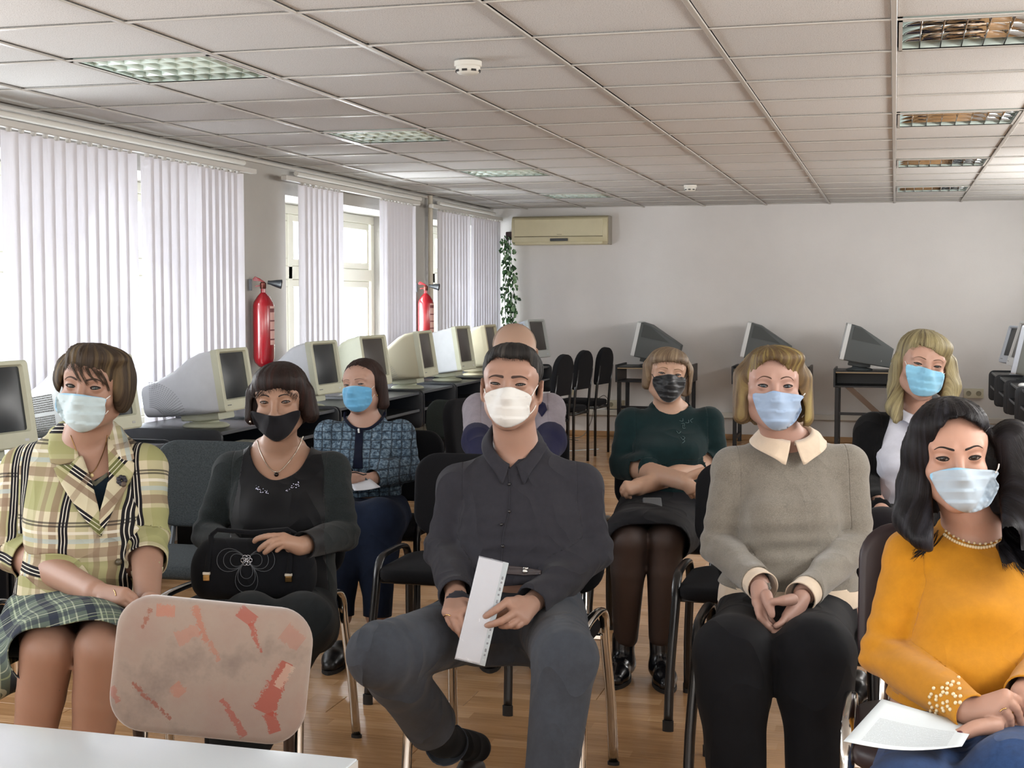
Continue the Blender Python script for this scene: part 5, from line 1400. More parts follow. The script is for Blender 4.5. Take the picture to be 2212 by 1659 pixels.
    p.collar(F, pc(1108, 960, 4.0), .063, .068, pc(1100, 1008, 3.9)[2], pc(1108, 892, 4.1)[2], sm, gap=9, w=.040, tip=.026)
    bt = M('shirt_button', '#1c1a1c', .35)
    p.dots('button', F, [(1100, 1046), (1100, 1105), (1083, 1133), (1086, 1180)], .0048, bt, 3.6, .002)
    p.line('placket_seam', F, [(1098, 1012), (1101, 1060), (1098, 1110), (1088, 1150), (1084, 1200), (1083, 1215)], .0016, sm, 3.6, .001)
    p.line('ring', p.S, [(958, 1333), (965, 1328), (973, 1330)], .0015, M('ring_gold', '#d9a86a', .2, 1), 3.3, .001)
    # trousers
    tm = m_fabric('trousers_grey', '#363b43', 1300, .15, .12, .8, .25, 50, wr=.8)
    T = Sdf(); c = pc(1120, 1318, 3.96); 
    T.stack([(c[0], c[1], c[2]+.05, .172, .14), (c[0], c[1], c[2]-.10, .18, .15)], .03)
    T.chain([hl, kl], [.098, .083], .05); T.chain([kl, kl+(al-kl)*.25, al], [.080, .076, .070], .02)
    T.chain([hr, kr], [.098, .080], .05); T.chain([kr, ar, ar+unit(ar-kr)*.08], [.080, .064, .062], .02)
    ft = folds(8, .0055, 12, [(kl, unit(kl-hl), .12), (kr, unit(kr-hr), .11)], ja=.004, jf=110)
    hem_pt = kl+(al-kl)*.80; p.garment('trousers', T, tm, .009, [cut_plane(hem_pt, unit(al-kl)+np.array([.15, 0, .1]), .16), cut_plane(ar+unit(ar-kr)*.03, unit(ar-kr), .14)], ft)
    # sock + shoe, tucked back under the chair
    K = Sdf(); foot = pc(1008, 1655, 4.02); heel = pc(1030, 1632, 4.12)
    K.chain([kl+(al-kl)*.62, al, heel+np.array([0, -.02, .03])], [.050, .046, .042], .02); p.garment('sock', K, m_fabric('sock_black', '#0a0a0c', 700, .2), .006, folds=folds(3, .002, 30), solid=False)
    ankle2 = ar+np.array([0, 0, .02]); K2 = Sdf(); K2.chain([ar+(kr-ar)*.3, ar, ar-np.array([0, -.01, .06])], [.045, .042, .04], .02); p.garment('sock', K2, M('sock_dark', '#0b0b0e', .9), .008, solid=False)
    lea = M('shoe_brown_leather', '#2a201c', .45, vary=.25, vscale=30)
    for (A, dirv, L_) in ((np.array([heel[0], heel[1], 0]), np.array([-.35, -.94, 0]), .27), (np.array([ar[0], ar[1]+.03, 0]), np.array([-.05, -1, 0]), .28)):
        shoe(p, A, dirv, L_, lea)
    # belt, hair, mask
    p.patch('belt', F, [(1094, 1222), (1120, 1224), (1170, 1232), (1168, 1242), (1130, 1243), (1094, 1240)], M('belt_leather', '#3b3436', .5), 3.6, 4, .004, .004)
    p.patch('belt_buckle', F, [(1130, 1225), (1141, 1226), (1140, 1238), (1129, 1237)], M('buckle_steel', '#a9a9a6', .3, 1), 3.6, 3, .010, .003)
    hm = m_hair('hair_man', '#100e0e', '#2b2927', .5, '#4a4744')
    p.hair([('e', (0, .016, .044), (.081, .104, .082)), ('e', (0, -.030, .082), (.060, .052, .036), .03), ('e', (0, .05, -.02), (.072, .055, .06)), ('e', (.012, -.048, .098), (.05, .035, .022), .02)], hm,
           [([(1052, 900), (1053, 800), (1058, 782), (1070, 770), (1092, 774), (1120, 776), (1142, 776), (1150, 800), (1153, 835), (1160, 870), (1160, 930), (1100, 960)], .02)], (0, .03, .115), .0022, 20, zs=.86, lo=(-.12, -.12, -.09), hi=(.12, .14, .16))
    p.hairline([(1055, 805), (1058, 784), (1070, 771), (1092, 775), (1120, 777), (1142, 777), (1150, 800)], hm, 110, 10, 4, 2)
    wm = m_maskm('mask_white', '#c9c9c6', '#c9c9c6')
    p.mask([(1049, 850), (1094, 836), (1120, 841), (1148, 856), (1144, 878), (1144, 897), (1128, 912), (1106, 922), (1092, 924), (1072, 915), (1058, 898), (1051, 876)], wm, [[(1148, 856), (1156, 842), (1162, 832)], [(1144, 895), (1152, 886), (1157, 876)], [(1049, 850), (1046, 840)]], 3, .0026, M('ear_loop_white', '#d8d6d2', .8))
    return p
class SimpleArms:
    def __init__(s, a): s.arms = a
def shoe(p, A, dirv, L_, mat, high=0.0, w=1.0, root=None):
    """A = heel point on the floor, dirv = towards the toe"""
    d = unit(dirv); sd = np.array([-d[1], d[0], 0]); up = np.array([0, 0, 1.]); F = Sdf()
    P = lambda a, b, c: A+d*a+sd*b+up*c
    F.ell(P(L_*.13, 0, .040), (.036*w, .036*w, .036), None, .03); F.cap(P(L_*.18, 0, .045), P(L_*.62, 0, .036), .034*w, .034*w, .03)
    F.cap(P(L_*.62, 0, .034), P(L_*.84, 0, .028), .040*w, .030*w, .03)
    if high: F.cap(P(L_*.16, 0, .05), P(L_*.13, 0, .05+high), .040, .044, .03)
    F.fn(lambda q: (.006-q[..., 2]), P(L_*.5, 0, -.3), .5, .002, -1) if False else None
    V, Q = F.mesh(F_lo(F), F_hi(F), .0065*p.lod); V[:, 2] = np.maximum(V[:, 2], .012)
    o = p.obj('shoe', V, Q, mat)
    out = []
    for k in range(28):
        a = 2*PI*k/28; x = L_*.47+(L_*.53)*math.cos(a); wd = .034+.010*max(0, math.sin((x/L_)*PI-.5)); out.append((x, wd*w*math.sin(a)*(1 if abs(math.cos(a)) < .9 else .9)))
    V = [P(x, y, 0) for x, y in out]+[P(x, y, .014) for x, y in out]; n = 28
    Q = [tuple(range(n))[::-1], tuple(range(n, 2*n))]+[(i, (i+1) % n, n+(i+1) % n, n+i) for i in range(n)]
    so = p.obj('sole', V, Q, M('sole', '#141110', .7), 30, parent=o)
    return o
def F_lo(F): return np.array([c-r for f, c, r, k, op in F.P if op > 0]).min(0)-.02
def F_hi(F): return np.array([c+r for f, c, r, k, op in F.P if op > 0]).max(0)+.02
def m_maskm(name, c, edge, rough=.8):
    t = NT(name); uv = t.coord('UV'); sp = t.n('ShaderNodeSeparateXYZ'); t.l(uv, sp.inputs[0])
    v = t.math('DIVIDE', sp.outputs[1], .09)
    f = t.math('FRACT', t.math('MULTIPLY', v, 4.0)); n = t.noise(420, 3, .6, t.coord())
    e = t.math('MAXIMUM', t.math('LESS_THAN', v, .05), t.math('GREATER_THAN', t.math('ABSOLUTE', t.math('DIVIDE', sp.outputs[0], .09)), .93))
    cc = t.mix(e, c, edge); t.col(cc); t.set(Roughness=rough); t.b.inputs['Specular IOR Level'].default_value = .3
    t.b.inputs['Sheen Weight'].default_value = .2; t.bump(n, .15, .0006); return t.m
class Fig:
    """joints in photo points -> body prims + garment fillers"""
    def __init__(s, p, rows, arms, legs, ra=(.054, .046, .036), rl=(.090, .076, .058), shrink=.012, body_arms=None, k=.03):
        s.p = p; R = []
        for (xl, xr, y, d, t) in rows:
            c = pc((xl+xr)/2, y, d); R.append((c[0], c[1], c[2], (xr-xl)/2*d/FPX, t))
        s.rows = R; s.arms = [[pc(*q) for q in a] for a in arms]; s.legs = [[pc(*q) for q in a] for a in legs]; s.ra, s.rl = ra, rl
        S = p.S; S.stack(R, k, shrink)
        for a in s.arms: S.chain(a, [ra[0]-shrink, ra[1]-shrink*.7, ra[2]-.006], .02)
        for a in s.legs: S.chain(a, [rl[0]-shrink, rl[1]-shrink*.5, rl[2]-.008], .008)
    def top(s, F, nb, cuff=(1, 1), g=0, ext=.02, shk=.035, drop=.035):
        """torso stack + sleeves; cuff = fraction of the forearm covered"""
        F.stack(s.rows, .03); cuts = []; J = []; s.cuffs = []
        for i, a in enumerate(s.arms):
            sh, el, wr = a; m = -1 if i == 0 else 1; fa = unit(wr-el); q = el+(wr-el)*cuff[i]; rq = s.ra[1]+(s.ra[2]-s.ra[1])*cuff[i]
            N0 = np.asarray(nb)+np.array([m*.04, 0, -drop-.012]); F.cap(N0, sh, s.ra[0]*.74, s.ra[0]+g, shk)
            F.cap(sh, el, s.ra[0]+g, s.ra[1]+g, shk*.7); F.chain([el, q, q+fa*ext], [s.ra[1]+g, rq+g+.002, rq+g], .010)
            s.cuffs.append(cut_sleeve(q+fa*.006, fa, (rq+g)*1.8)); J.append((el, unit(el-sh), .09)); J.append((sh+(el-sh)*.1, unit(el-sh), .05))
        return cuts, J
def w7():
    p = Person('woman with a chestnut bob, grey sweater with cream collar, blue mask and clasped hands', pc(1690, 1250, 4.05)[:2])
    p.head((1675, 834), 3.92, yaw=-4, pitch=-2, roll=1, sc=1.03, fat=.006, open_=.88, ears=False)
    nb = pc(1702, 965, 4.10); p.neck(nb, .052, .060)
    f = Fig(p, [(1640, 1762, 948, 4.12, .06), (1602, 1803, 968, 4.12, .085), (1582, 1830, 1000, 4.12, .105), (1590, 1825, 1060, 4.11, .118), (1590, 1820, 1120, 4.09, .135), (1592, 1822, 1180, 4.08, .135), (1565, 1848, 1230, 4.05, .15), (1545, 1858, 1285, 4.05, .15), (1540, 1860, 1330, 4.05, .13)],
            [[(1584, 1012, 4.12), (1552, 1180, 4.10), (1640, 1262, 3.80)], [(1828, 1008, 4.10), (1848, 1180, 4.04), (1738, 1282, 3.76)]],
            [[(1630, 1350, 4.0), (1583, 1415, 3.62), (1590, 1700, 3.55)], [(1765, 1350, 4.0), (1762, 1415, 3.60), (1762, 1700, 3.55)]], ra=(.058, .050, .036), rl=(.100, .088, .068))
    p.hand((1640, 1265, .05), [[(1655, 1325, .0), (1672, 1350, -.01), (1690, 1352, 0)], [(1648, 1318, -.02), (1655, 1345, -.04), (1682, 1362, -.03)], [(1640, 1308, -.02), (1642, 1335, -.04), (1665, 1358, -.05), (1680, 1368, -.04)], [(1634, 1300, -.01), (1638, 1325, -.03), (1655, 1345, -.05)]], 3.70, .0088, wr=.028, thumb=[(1655, 1285, -.03), (1662, 1308, -.05), (1668, 1330, -.06)])
    p.hand((1736, 1284, .03), [[(1698, 1330, -.03), (1688, 1345, -.05), (1676, 1352, -.06)], [(1700, 1345, -.03), (1690, 1362, -.05), (1672, 1368, -.055)], [(1704, 1352, -.01), (1694, 1370, -.035), (1672, 1372, -.04)], [(1704, 1358, .0), (1692, 1374, -.02), (1676, 1374, -.02)]], 3.70, .0088, wr=.028, thumb=[(1712, 1295, -.03), (1690, 1298, -.05), (1668, 1300, -.06)])
    p.build_body(m_skin('skin_rosy', '#a6877a'))
    p.finish_eyes('#38444c', '#4b3428', browpts=[(.012, .0200), (.022, .0245), (.033, .0258), (.042, .0225), (.049, .0160)], browt=.0023, lasht=.0015)
    sw = m_fabric('sweater_grey', '#6f6a61', 900, .3, .14, .95, .5, 30, heather=.3, wr=.25)
    F = Sdf(); cuts, J = f.top(F, nb, (.93, .93), .002)
    zb = pc(1700, 1286, 3.9)[2]
    p.garment('sweater', F, sw, .0075, cuts+[cut_px([(1645, 920), (1652, 945), (1696, 968), (1745, 945), (1765, 915), (1765, 870), (1645, 870)], 4.1, 0), hem(zb, f, nb, .006)], folds(21, .0045, 11, J+[(pc(1700, 1205, 3.9), (0, .1, 1), .15)], ja=.005, jf=115, bumps=[(1655, 1100, 3.96, .030, .075), (1765, 1100, 3.96, .030, .075)]), fig=f)
    cm = m_fabric('collar_cream', '#cbb9a3', 1200, .12, .05, .8, .3)
    p.collar(F, pc(1702, 935, 4.08), .067, .070, pc(1700, 958, 3.95)[2], pc(1702, 905, 4.15)[2], cm, gap=5, w=.062, tip=.018, out=.62, tw=30)
    for a, sgn in zip(f.arms, (1, 1)):
        q0 = a[1]+(a[2]-a[1])*.90; q1 = a[1]+(a[2]-a[1])*1.08; C_ = Sdf(); C_.chain([q0, q1, q1+(q1-q0)*.4], [.0425, .0415, .041], .01)
        p.garment('cuff', C_, cm, .005, [cut_plane(q1, q1-q0, .1), cut_plane(q0, q0-q1, .1)], folds(5, .001, 40), t=.003)
    # blouse hem below the sweater, trousers
    H = Sdf(); c = pc(1703, 1290, 4.05); H.stack([(c[0], c[1], c[2]+.05, .194, .148), (c[0], c[1], c[2]+.02, .200, .154), (c[0], c[1], c[2]-.04, .203, .155)], .02); p.garment('blouse_hem', H, cm, .010, [lambda V: V[:, 2]-(c[2]+.046), lambda V: (c[2]-.012)-V[:, 2]], folds(7, .003, 20))
    T = Sdf(); c = pc(1700, 1335, 4.05); T.stack([(c[0], c[1], c[2]+.06, .190, .15), (c[0], c[1], c[2]-.09, .20, .15)], .03)
    for a in f.legs: T.chain([a[0], a[1], a[1]+(a[2]-a[1])*.3, a[2]], [.105, .092, .086, .072], .04)
    p.garment('trousers', T, m_fabric('trousers_black', '#0e0f13', 1100, .15, .15, .75, .2), .010, [cut_plane(a[1]+(a[2]-a[1])*.86, unit(a[2]-a[1]), .13) for a in f.legs[:1]]+[cut_plane(f.legs[1][2], unit(f.legs[1][2]-f.legs[1][1]), .12)], folds(9, .005, 10, [(a[1], unit(a[1]-a[0]), .10) for a in f.legs], ja=.003, jf=90))
    blk = M('shoe_black', '#0d0c0d', .35)
    for a in f.legs:
        F_ = np.array([a[2][0], a[2][1]+.04, 0]); shoe(p, F_, (0, -1, 0), .25, blk)
    p.dots('ring', Sdf_of(p), [(1676, 1318)], .0075, M('ring_silver', '#d5d5da', .15, 1), 3.3, 0.006)
    hm = m_hair('hair_chestnut', '#3a2a18', '#6f5836', .36, '#8d7c48')
    p.hair([('e', (0, .018, .042), (.086, .106, .086)), ('e', (.012, -.035, .092), (.070, .058, .036), .03), ('c', (-.076, .000, .02), (-.080, -.006, -.085), .030, .026, .03), ('c', (.080, .000, .02), (.086, .000, -.085), .032, .030, .03), ('e', (0, .055, -.050), (.086, .058, .070), .04)], hm,
           [([(1638, 940), (1632, 880), (1630, 835), (1634, 808), (1644, 788), (1660, 778), (1680, 778), (1698, 793), (1714, 818), (1730, 848), (1740, 880), (1738, 905), (1730, 960), (1690, 990)], .025)], (-.018, -.045, .12), .0026, 17, zs=.84, lo=(-.13, -.13, -.15), hi=(.14, .15, .16), flow=14,
           cuts=[lambda V: -(V-p.t)@p.R[:, 2]/p.sc-.118+.008*np.sin(V[:, 0]*70)])
    p.hairline([(1632, 850), (1634, 808), (1644, 788), (1660, 778), (1680, 778), (1698, 793), (1714, 818), (1730, 848), (1740, 880)], hm, 110, 12, 4, 2)
    mb_ = m_maskm('mask_blue', '#8fa3bd', '#86a0c4')
    p.mask([(1626, 851), (1650, 850), (1671, 844), (1692, 848), (1735, 855), (1729, 868), (1731, 885), (1722, 905), (1708, 920), (1690, 930), (1668, 928), (1652, 915), (1641, 900), (1632, 880)], mb_, [[(1735, 855), (1739, 850)], [(1727, 908), (1737, 896)]], 3, .003, M('ear_loop_white', '#d8d6d2', .8), seed=4)
def Sdf_of(p): return p.S
def w1():
    p = Person('woman with short brown hair and pale mask in a cream, green and black checked jacket', pc(180, 1250, 3.95)[:2])
    p.head((179, 836), 3.86, yaw=-3, pitch=0, roll=5, sc=1.04, fat=.005, open_=.85)
    nb = pc(182, 960, 4.02); p.neck(nb, .053, .066)
    f = Fig(p, [(110, 262, 935, 4.06, .062), (75, 295, 955, 4.06, .09), (50, 318, 990, 4.05, .115), (52, 316, 1060, 4.02, .14), (58, 312, 1120, 3.98, .165), (60, 305, 1180, 3.96, .155), (45, 310, 1240, 3.95, .16), (30, 318, 1300, 3.95, .15), (30, 320, 1350, 3.95, .13)],
            [[(54, 1015, 4.04), (38, 1195, 4.0), (205, 1280, 3.66)], [(308, 1012, 4.02), (318, 1165, 3.98), (318, 1292, 3.72)]],
            [[(110, 1375, 3.9), (104, 1402, 3.52), (58, 1700, 3.62)], [(230, 1370, 3.9), (222, 1398, 3.50), (188, 1700, 3.62)]], ra=(.060, .054, .034), rl=(.098, .072, .050), shrink=.013)
    S = p.S
    for a in f.legs: S.chain([a[1], a[1]+(a[2]-a[1])*.34, a[2]], [.066, .060, .036], .008)
    for a in f.arms: S.cap(a[1], a[2], .044, .030, .02)
    p.hand((205, 1278, .04), [[(272, 1278, -.02), (290, 1290, -.02), (300, 1310, -.01)], [(270, 1290, -.03), (288, 1304, -.03), (297, 1318, -.02)], [(262, 1299, -.03), (280, 1310, -.03), (294, 1322, -.02)], [(250, 1304, -.02), (268, 1312, -.02), (282, 1320, -.01)]], 3.62, .0090, wr=.030, thumb=[(222, 1296, 0), (245, 1302, -.01), (268, 1306, -.02)])
    p.hand((320, 1294, .02), [[(345, 1296, 0), (375, 1296, 0), (402, 1298, .01)], [(345, 1302, .01), (372, 1304, .01), (396, 1306, .02)], [(343, 1308, .02), (365, 1311, .02), (385, 1312, .03)], [(340, 1313, .03), (358, 1317, .03), (372, 1318, .04)]], 3.60, .0088, wr=.026)
    p.build_body(m_skin('skin_tan', '#947665'))
    p.finish_eyes('#46504c', '#3b2a22', browpts=[(.012, .0185), (.022, .0225), (.033, .0245), (.043, .0215), (.051, .0150)], browt=.0034, lasht=.0020)
    cream, wht, blk, brn, grn, sky = '#b5ad93', '#ccc8bb', '#17161a', '#75604f', '#7b7f49', '#9aa6a4'
    bands = [(1, .05, .40, grn, .62), (0, .50, .72, grn, .35), (0, .02, .16, brn, .75), (1, .46, .58, brn, .7), (1, .64, .70, sky, .8), (1, .76, .80, wht, .8), (0, .20, .245, blk, 1), (0, .245, .26, wht, 1), (0, .26, .305, blk, 1), (0, .305, .32, wht, 1), (0, .32, .365, blk, 1), (0, .80, .90, brn, .55), (1, .86, .885, blk, .75), (1, .90, .925, blk, .75)]
    jm = m_plaid('jacket_check', cream, bands, (.155, .205)); jl = m_plaid('jacket_check_lapel', cream, [(0, .05, .25, brn, .8), (0, .34, .42, blk, 1), (0, .42, .45, wht, 1), (0, .45, .53, blk, 1), (0, .53, .56, wht, 1), (0, .56, .64, blk, 1), (1, .2, .45, grn, .5), (1, .7, .8, brn, .5)], (.085, .16))
    F = Sdf(); cuts, J = f.top(F, nb, (.18, .38), .006, shk=.04, drop=.03)
    SP = f.arms
    def regs(C, i):
        a = SP[i]; d = []
        for q0, q1 in ((a[0], a[1]), (a[1], a[2])): ab = q1-q0; t = np.clip(((C-q0)@ab)/(ab@ab), 0, 1); d.append(np.linalg.norm(C-q0-t[:, None]*ab, axis=1))
        return 1+i*2+(d[1] < d[0])
    def uvf(V, k):
        if k == 0: return np.stack([V[:, 0]+.02, V[:, 2]], 1)
        i, j = (k-1)//2, (k-1) % 2; a = SP[i]; q0, q1 = (a[0], a[1]) if j == 0 else (a[1], a[2]); ab = q1-q0; L_ = np.linalg.norm(ab); ax = ab/L_; w = V-q0; t = w@ax
        sd = unit(np.cross(ax, [0, 1, 0])); return np.stack([(w@sd)+.31*i+.045, -t-(0 if j == 0 else .30)], 1)
    zb = pc(180, 1318, 3.8)[2]
    p.garment('jacket', F, jm, .0078, cuts+[cut_px([(148, 905), (150, 945), (170, 1000), (212, 1125), (240, 1020), (232, 950), (228, 900)], 4.02, 2), hem(zb, f, nb, .006)], folds(31, .005, 12, J+[(pc(190, 1230, 3.85), (0, .2, 1), .14)], ja=.006, jf=105, bumps=[(130, 1090, 3.84, .030, .08), (238, 1090, 3.84, .030, .08)]), uvf=uvf, regs=regs, fig=f)
    for nm, poly, rot in (('lapel', [(116, 1012), (152, 1005), (178, 985), (212, 1095), (220, 1160), (190, 1130), (160, 1090)], -.95), ('lapel', [(232, 940), (262, 985), (290, 1000), (282, 1040), (250, 1090), (216, 1160), (212, 1120), (236, 1030)], .75),
                         ('collar', [(108, 935), (150, 905), (158, 950), (170, 985), (150, 1000), (110, 1000)], 1.57), ('collar', [(232, 905), (262, 925), (280, 960), (290, 990), (264, 1000), (236, 955)], 1.35)):
        p.patch(nm, F, poly, jl if nm == 'lapel' else jm, 3.5, 5, .006, .004, smooth=2, uvrot=rot, puff=.003)
    p.patch('blouse', p.S, [(185, 1035), (200, 1040), (232, 1022), (240, 1050), (228, 1100), (212, 1130), (196, 1090)], m_fabric('blouse_navy', '#10202c', 900), 3.5, 5, .004, .002)
    p.patch('blouse_stripe', p.S, [(186, 1033), (206, 1040), (232, 1020), (234, 1028), (206, 1050), (190, 1042)], m_fabric('blouse_stripe_olive', '#5a5a4c', 900), 3.5, 4, .0065, .001)
    p.line('necklace', p.S, [(152, 940), (170, 985), (197, 1022), (222, 980), (232, 940)], .0011, M('gold_dull', '#8a6a40', .3, 1), 3.5, .002); p.dots('pendant', p.S, [(198, 1027)], .006, M('pendant_pearl', '#c9b886', .25), 3.5)
    p.line('ring', p.S, [(246, 1274), (249, 1281), (250, 1287)], .0014, M('ring_gold', '#d9b07a', .2, 1), 3.3, .001)
    fl = M('brooch_navy', '#12121f', .6); cx, cy = 263, 1038
    p.dots('brooch_petal', F, [(cx+7*math.cos(2*PI*k/7), cy+7*math.sin(2*PI*k/7)) for k in range(7)], .0075, fl, 3.5, .014, 8)
    p.dots('brooch_centre', F, [(cx+4, cy+8)], .008, M('brooch_brown', '#4a3d33', .6), 3.5, .018); p.dots('button', F, [(256, 1214)], .010, M('button_olive', '#4f4838', .4), 3.5, .004)
    # skirt
    sk = m_plaid('skirt_check', '#4f5a52', [(0, .1, .35, '#1b1f2e', .85), (0, .45, .50, '#8f9a83', .9), (0, .6, .63, '#8f9a83', .8), (0, .8, .84, '#99a08c', .7), (1, .15, .4, '#232838', .6), (1, .55, .60, '#a6ab98', .75), (1, .75, .78, '#7d8a6d', .8), (1, .9, .93, '#a6ab98', .6)], (.085, .11))
    T = Sdf(); c = pc(175, 1345, 3.95); T.stack([(c[0], c[1], c[2]+.06, .185, .15), (c[0], c[1], c[2]-.08, .20, .15)], .03)
    for a in f.legs: T.cap(a[0], a[1]+np.array([0, -.02, 0]), .108, .090, .09)
    T.cap(f.legs[0][0], f.legs[1][1], .09, .07, .08); T.cap((f.legs[0][1]+f.legs[1][1])/2+np.array([0, .04, .0]), (f.legs[0][0]+f.legs[1][0])/2, .085, .10, .08); q = f.legs[0][0]
    T.cap(q+np.array([-.06, -.10, -.02]), q+np.array([-.05, -.32, -.03]), .07, .06, .08)
    kn = (f.legs[0][1]+f.legs[1][1])/2
    r_ = math.radians(24)
    p.garment('skirt', T, sk, .009, [lambda V: (kn[1]-.045+.0*V[:, 0])-V[:, 1]-(V[:, 2]-kn[2])*.35, lambda V: (kn[2]-.085+.055*np.clip((V[:, 0]-kn[0])/.1, -1.2, 1.2))-V[:, 2]], folds(15, .004, 14), uvf=lambda V: np.stack([V[:, 0]*math.cos(r_)+V[:, 1]*math.sin(r_), -V[:, 0]*math.sin(r_)+V[:, 1]*math.cos(r_)+V[:, 2]], 1))
    for a in f.legs: shoe(p, np.array([a[2][0], a[2][1]+.03, 0]), (-.05, -1, 0), .245, M('shoe_black', '#0d0c0d', .35))
    hm = m_hair('hair_brown_short', '#1f1813', '#463a2e', .45, '#66573f')
    p.hair([('e', (0, .018, .044), (.089, .105, .086)), ('e', (.030, -.026, .098), (.068, .060, .034), .03), ('e', (-.020, -.02, .102), (.045, .05, .030), .03), ('e', (-.078, -.004, .020), (.028, .048, .052), .02), ('e', (.084, .000, .000), (.028, .050, .070), .025), ('e', (0, .06, -.03), (.075, .05, .06), .03)], hm,
           [([(135, 960), (134, 880), (128, 845), (136, 818), (146, 797), (160, 793), (178, 798), (196, 800), (214, 812), (228, 835), (236, 858), (234, 890), (236, 960)], .02)], (-.02, .0, .13), .0034, 13, zs=.80, lo=(-.13, -.13, -.12), hi=(.14, .14, .16), flow=26)
    p.wisps([[(158, 790), (164, 808), (174, 826)], [(172, 790), (178, 812), (190, 830)], [(186, 792), (196, 812), (212, 826)], [(200, 795), (212, 812), (226, 832)], [(214, 800), (228, 822), (236, 845)]], hm, r=.0006, n=11, spread=3.2, lift=.0025)
    p.hairline([(128, 845), (136, 818), (146, 797), (160, 793), (178, 798), (196, 800), (214, 812), (228, 835), (236, 858)], hm, 150, 13, 7, 3)
    mk = m_maskm('mask_pale_blue', '#a9b9bd', '#8db4cc')
    p.mask([(126, 851), (168, 851), (200, 856), (228, 861), (227, 875), (228, 888), (222, 908), (205, 925), (182, 934), (166, 932), (148, 920), (132, 902), (121, 886), (119, 877)], mk, [[(228, 863), (238, 855)], [(227, 895), (234, 887)]], 3, .003, M('ear_loop_white', '#d8d6d2', .8), seed=8)
def w2():
    p = Person('woman with a short dark bob and plain black cloth mask in a black top', pc(598, 1200, 4.3)[:2])
    p.head((594, 869), 4.20, yaw=-2, pitch=0, roll=-1.5, sc=.98, fat=-.003, open_=.9, ears=False)
    nb = pc(600, 985, 4.38); p.neck(nb, .046, .058)
    f = Fig(p, [(545, 660, 962, 4.40, .052), (512, 700, 980, 4.40, .08), (495, 722, 1010, 4.40, .105), (498, 722, 1060, 4.36, .125), (500, 722, 1110, 4.33, .135), (505, 720, 1160, 4.32, .13), (495, 725, 1220, 4.32, .14), (490, 730, 1280, 4.32, .14), (495, 725, 1330, 4.32, .12)],
            [[(502, 1018, 4.38), (450, 1155, 4.34), (520, 1200, 4.05)], [(716, 1016, 4.38), (742, 1155, 4.30), (648, 1180, 4.02)]],
            [[(545, 1345, 4.25), (540, 1345, 3.86), (480, 1640, 4.05)], [(665, 1345, 4.25), (655, 1345, 3.86), (535, 1640, 4.05)]], ra=(.054, .047, .033), rl=(.085, .070, .050))
    p.hand((645, 1180, .0), [[(612, 1158, -.02), (580, 1158, -.03), (556, 1164, -.02), (550, 1170, -.01)], [(610, 1165, -.03), (588, 1168, -.045), (568, 1180, -.04), (560, 1188, -.03)], [(614, 1172, -.035), (596, 1176, -.05), (580, 1188, -.045), (572, 1194, -.035)], [(620, 1178, -.03), (608, 1181, -.04), (598, 1190, -.04)]], 4.02, .0086, wr=.026, thumb=[(630, 1185, .01), (612, 1192, .02), (598, 1196, .02)])
    p.build_body(m_skin('skin_olive', '#947764'))
    p.finish_eyes('#4a2f22', '#2a201c', browpts=[(.014, .0180), (.022, .0215), (.033, .0235), (.042, .0215), (.050, .0165)], browt=.0027, lasht=.0014)
    slv = m_fabric('sleeve_charcoal', '#1c2122', 900, .3, .2, .95, .4, heather=.5); tp = m_fabric('top_black', '#07080c', 900, .15, .2, .6, .5)
    F = Sdf(); cuts, J = f.top(F, nb, (.95, .93), .002)
    neck = [(540, 950), (542, 985), (556, 1015), (580, 1034), (605, 1036), (640, 1020), (662, 990), (676, 950), (660, 925), (560, 925)]
    V, Q = None, None; F.disp = folds(41, .003, 12, J, ja=.004, jf=130, bumps=[(562, 1095, 4.22, .022, .065), (650, 1095, 4.22, .022, .065)])
    A = F_lo(F); B = F_hi(F); V, Q = F.mesh(A, B, .0072)
    P_ = p.split(V, Q, f, []); V, Q = join([(v, tri(q)) for k, v, q in P_]); V, Q = clip(V, Q, cut_px(neck, 4.42)(V))
    px, py, _ = proj(V); yy = [960, 1010, 1060, 1110, 1160, 1300]
    xl = np.interp(py, yy, [528, 520, 512, 500, 497, 497]); xr = np.interp(py, yy, [690, 700, 700, 702, 700, 712]); gg = np.maximum(xl-px, px-xr)*.0014
    for nm, g1, mm in (('black_top', gg, tp), ('sleeves', -gg, slv)):
        V2, Q2 = clip(V, Q, g1); thick(p.obj(nm, V2, Q2, mm, uv=V2[:, [0, 2]]), .003, -1)
    gd = M('necklace_silver', '#c9c2b4', .2, 1)
    p.line('necklace', p.S, [(556, 952), (562, 975), (578, 1006), (597, 1020), (615, 1008), (640, 975), (655, 942)], .0016, gd, 3.9, .002); p.dots('pendant', p.S, [(597, 1025)], .0075, M('pendant_dark', '#2a2320', .2, .8), 3.9, .003); p.dots('earring', p.S, [(541, 911)], .004, gd, 3.9)
    rr = random.Random(4); sq = [(M('sequin_silver', '#b9bcd0', .15, 1))]
    for cx, cy, dx, dy in ((565, 1060, 15, 7), (632, 1052, 14, -9)):
        for rs in (.0012, .0018, .0025): p.dots('sequin', F, [(cx+dx*t+rr.gauss(0, 2.5), cy+dy*t+rr.gauss(0, 3)) for t in [rr.uniform(-1, 1) for _ in range(9)]], rs, sq[0], 3.9, .002, n=6)
    T = Sdf(); c = pc(610, 1310, 4.32); T.stack([(c[0], c[1], c[2]+.06, .16, .14), (c[0], c[1], c[2]-.08, .17, .14)], .03)
    for a in f.legs: T.chain([a[0], a[1]], [.094, .082], .04); T.chain([a[1], a[2]], [.076, .045], .03)
    p.garment('trousers', T, m_fabric('trousers_charcoal', '#14181a', 800, .3, .2, .95, .3), .010, [cut_plane(a[2], unit(a[2]-a[1]), .12) for a in f.legs], folds(12, .004, 12))
    boot = m_fabric('boot_suede', '#0c0c0e', 500, .3)
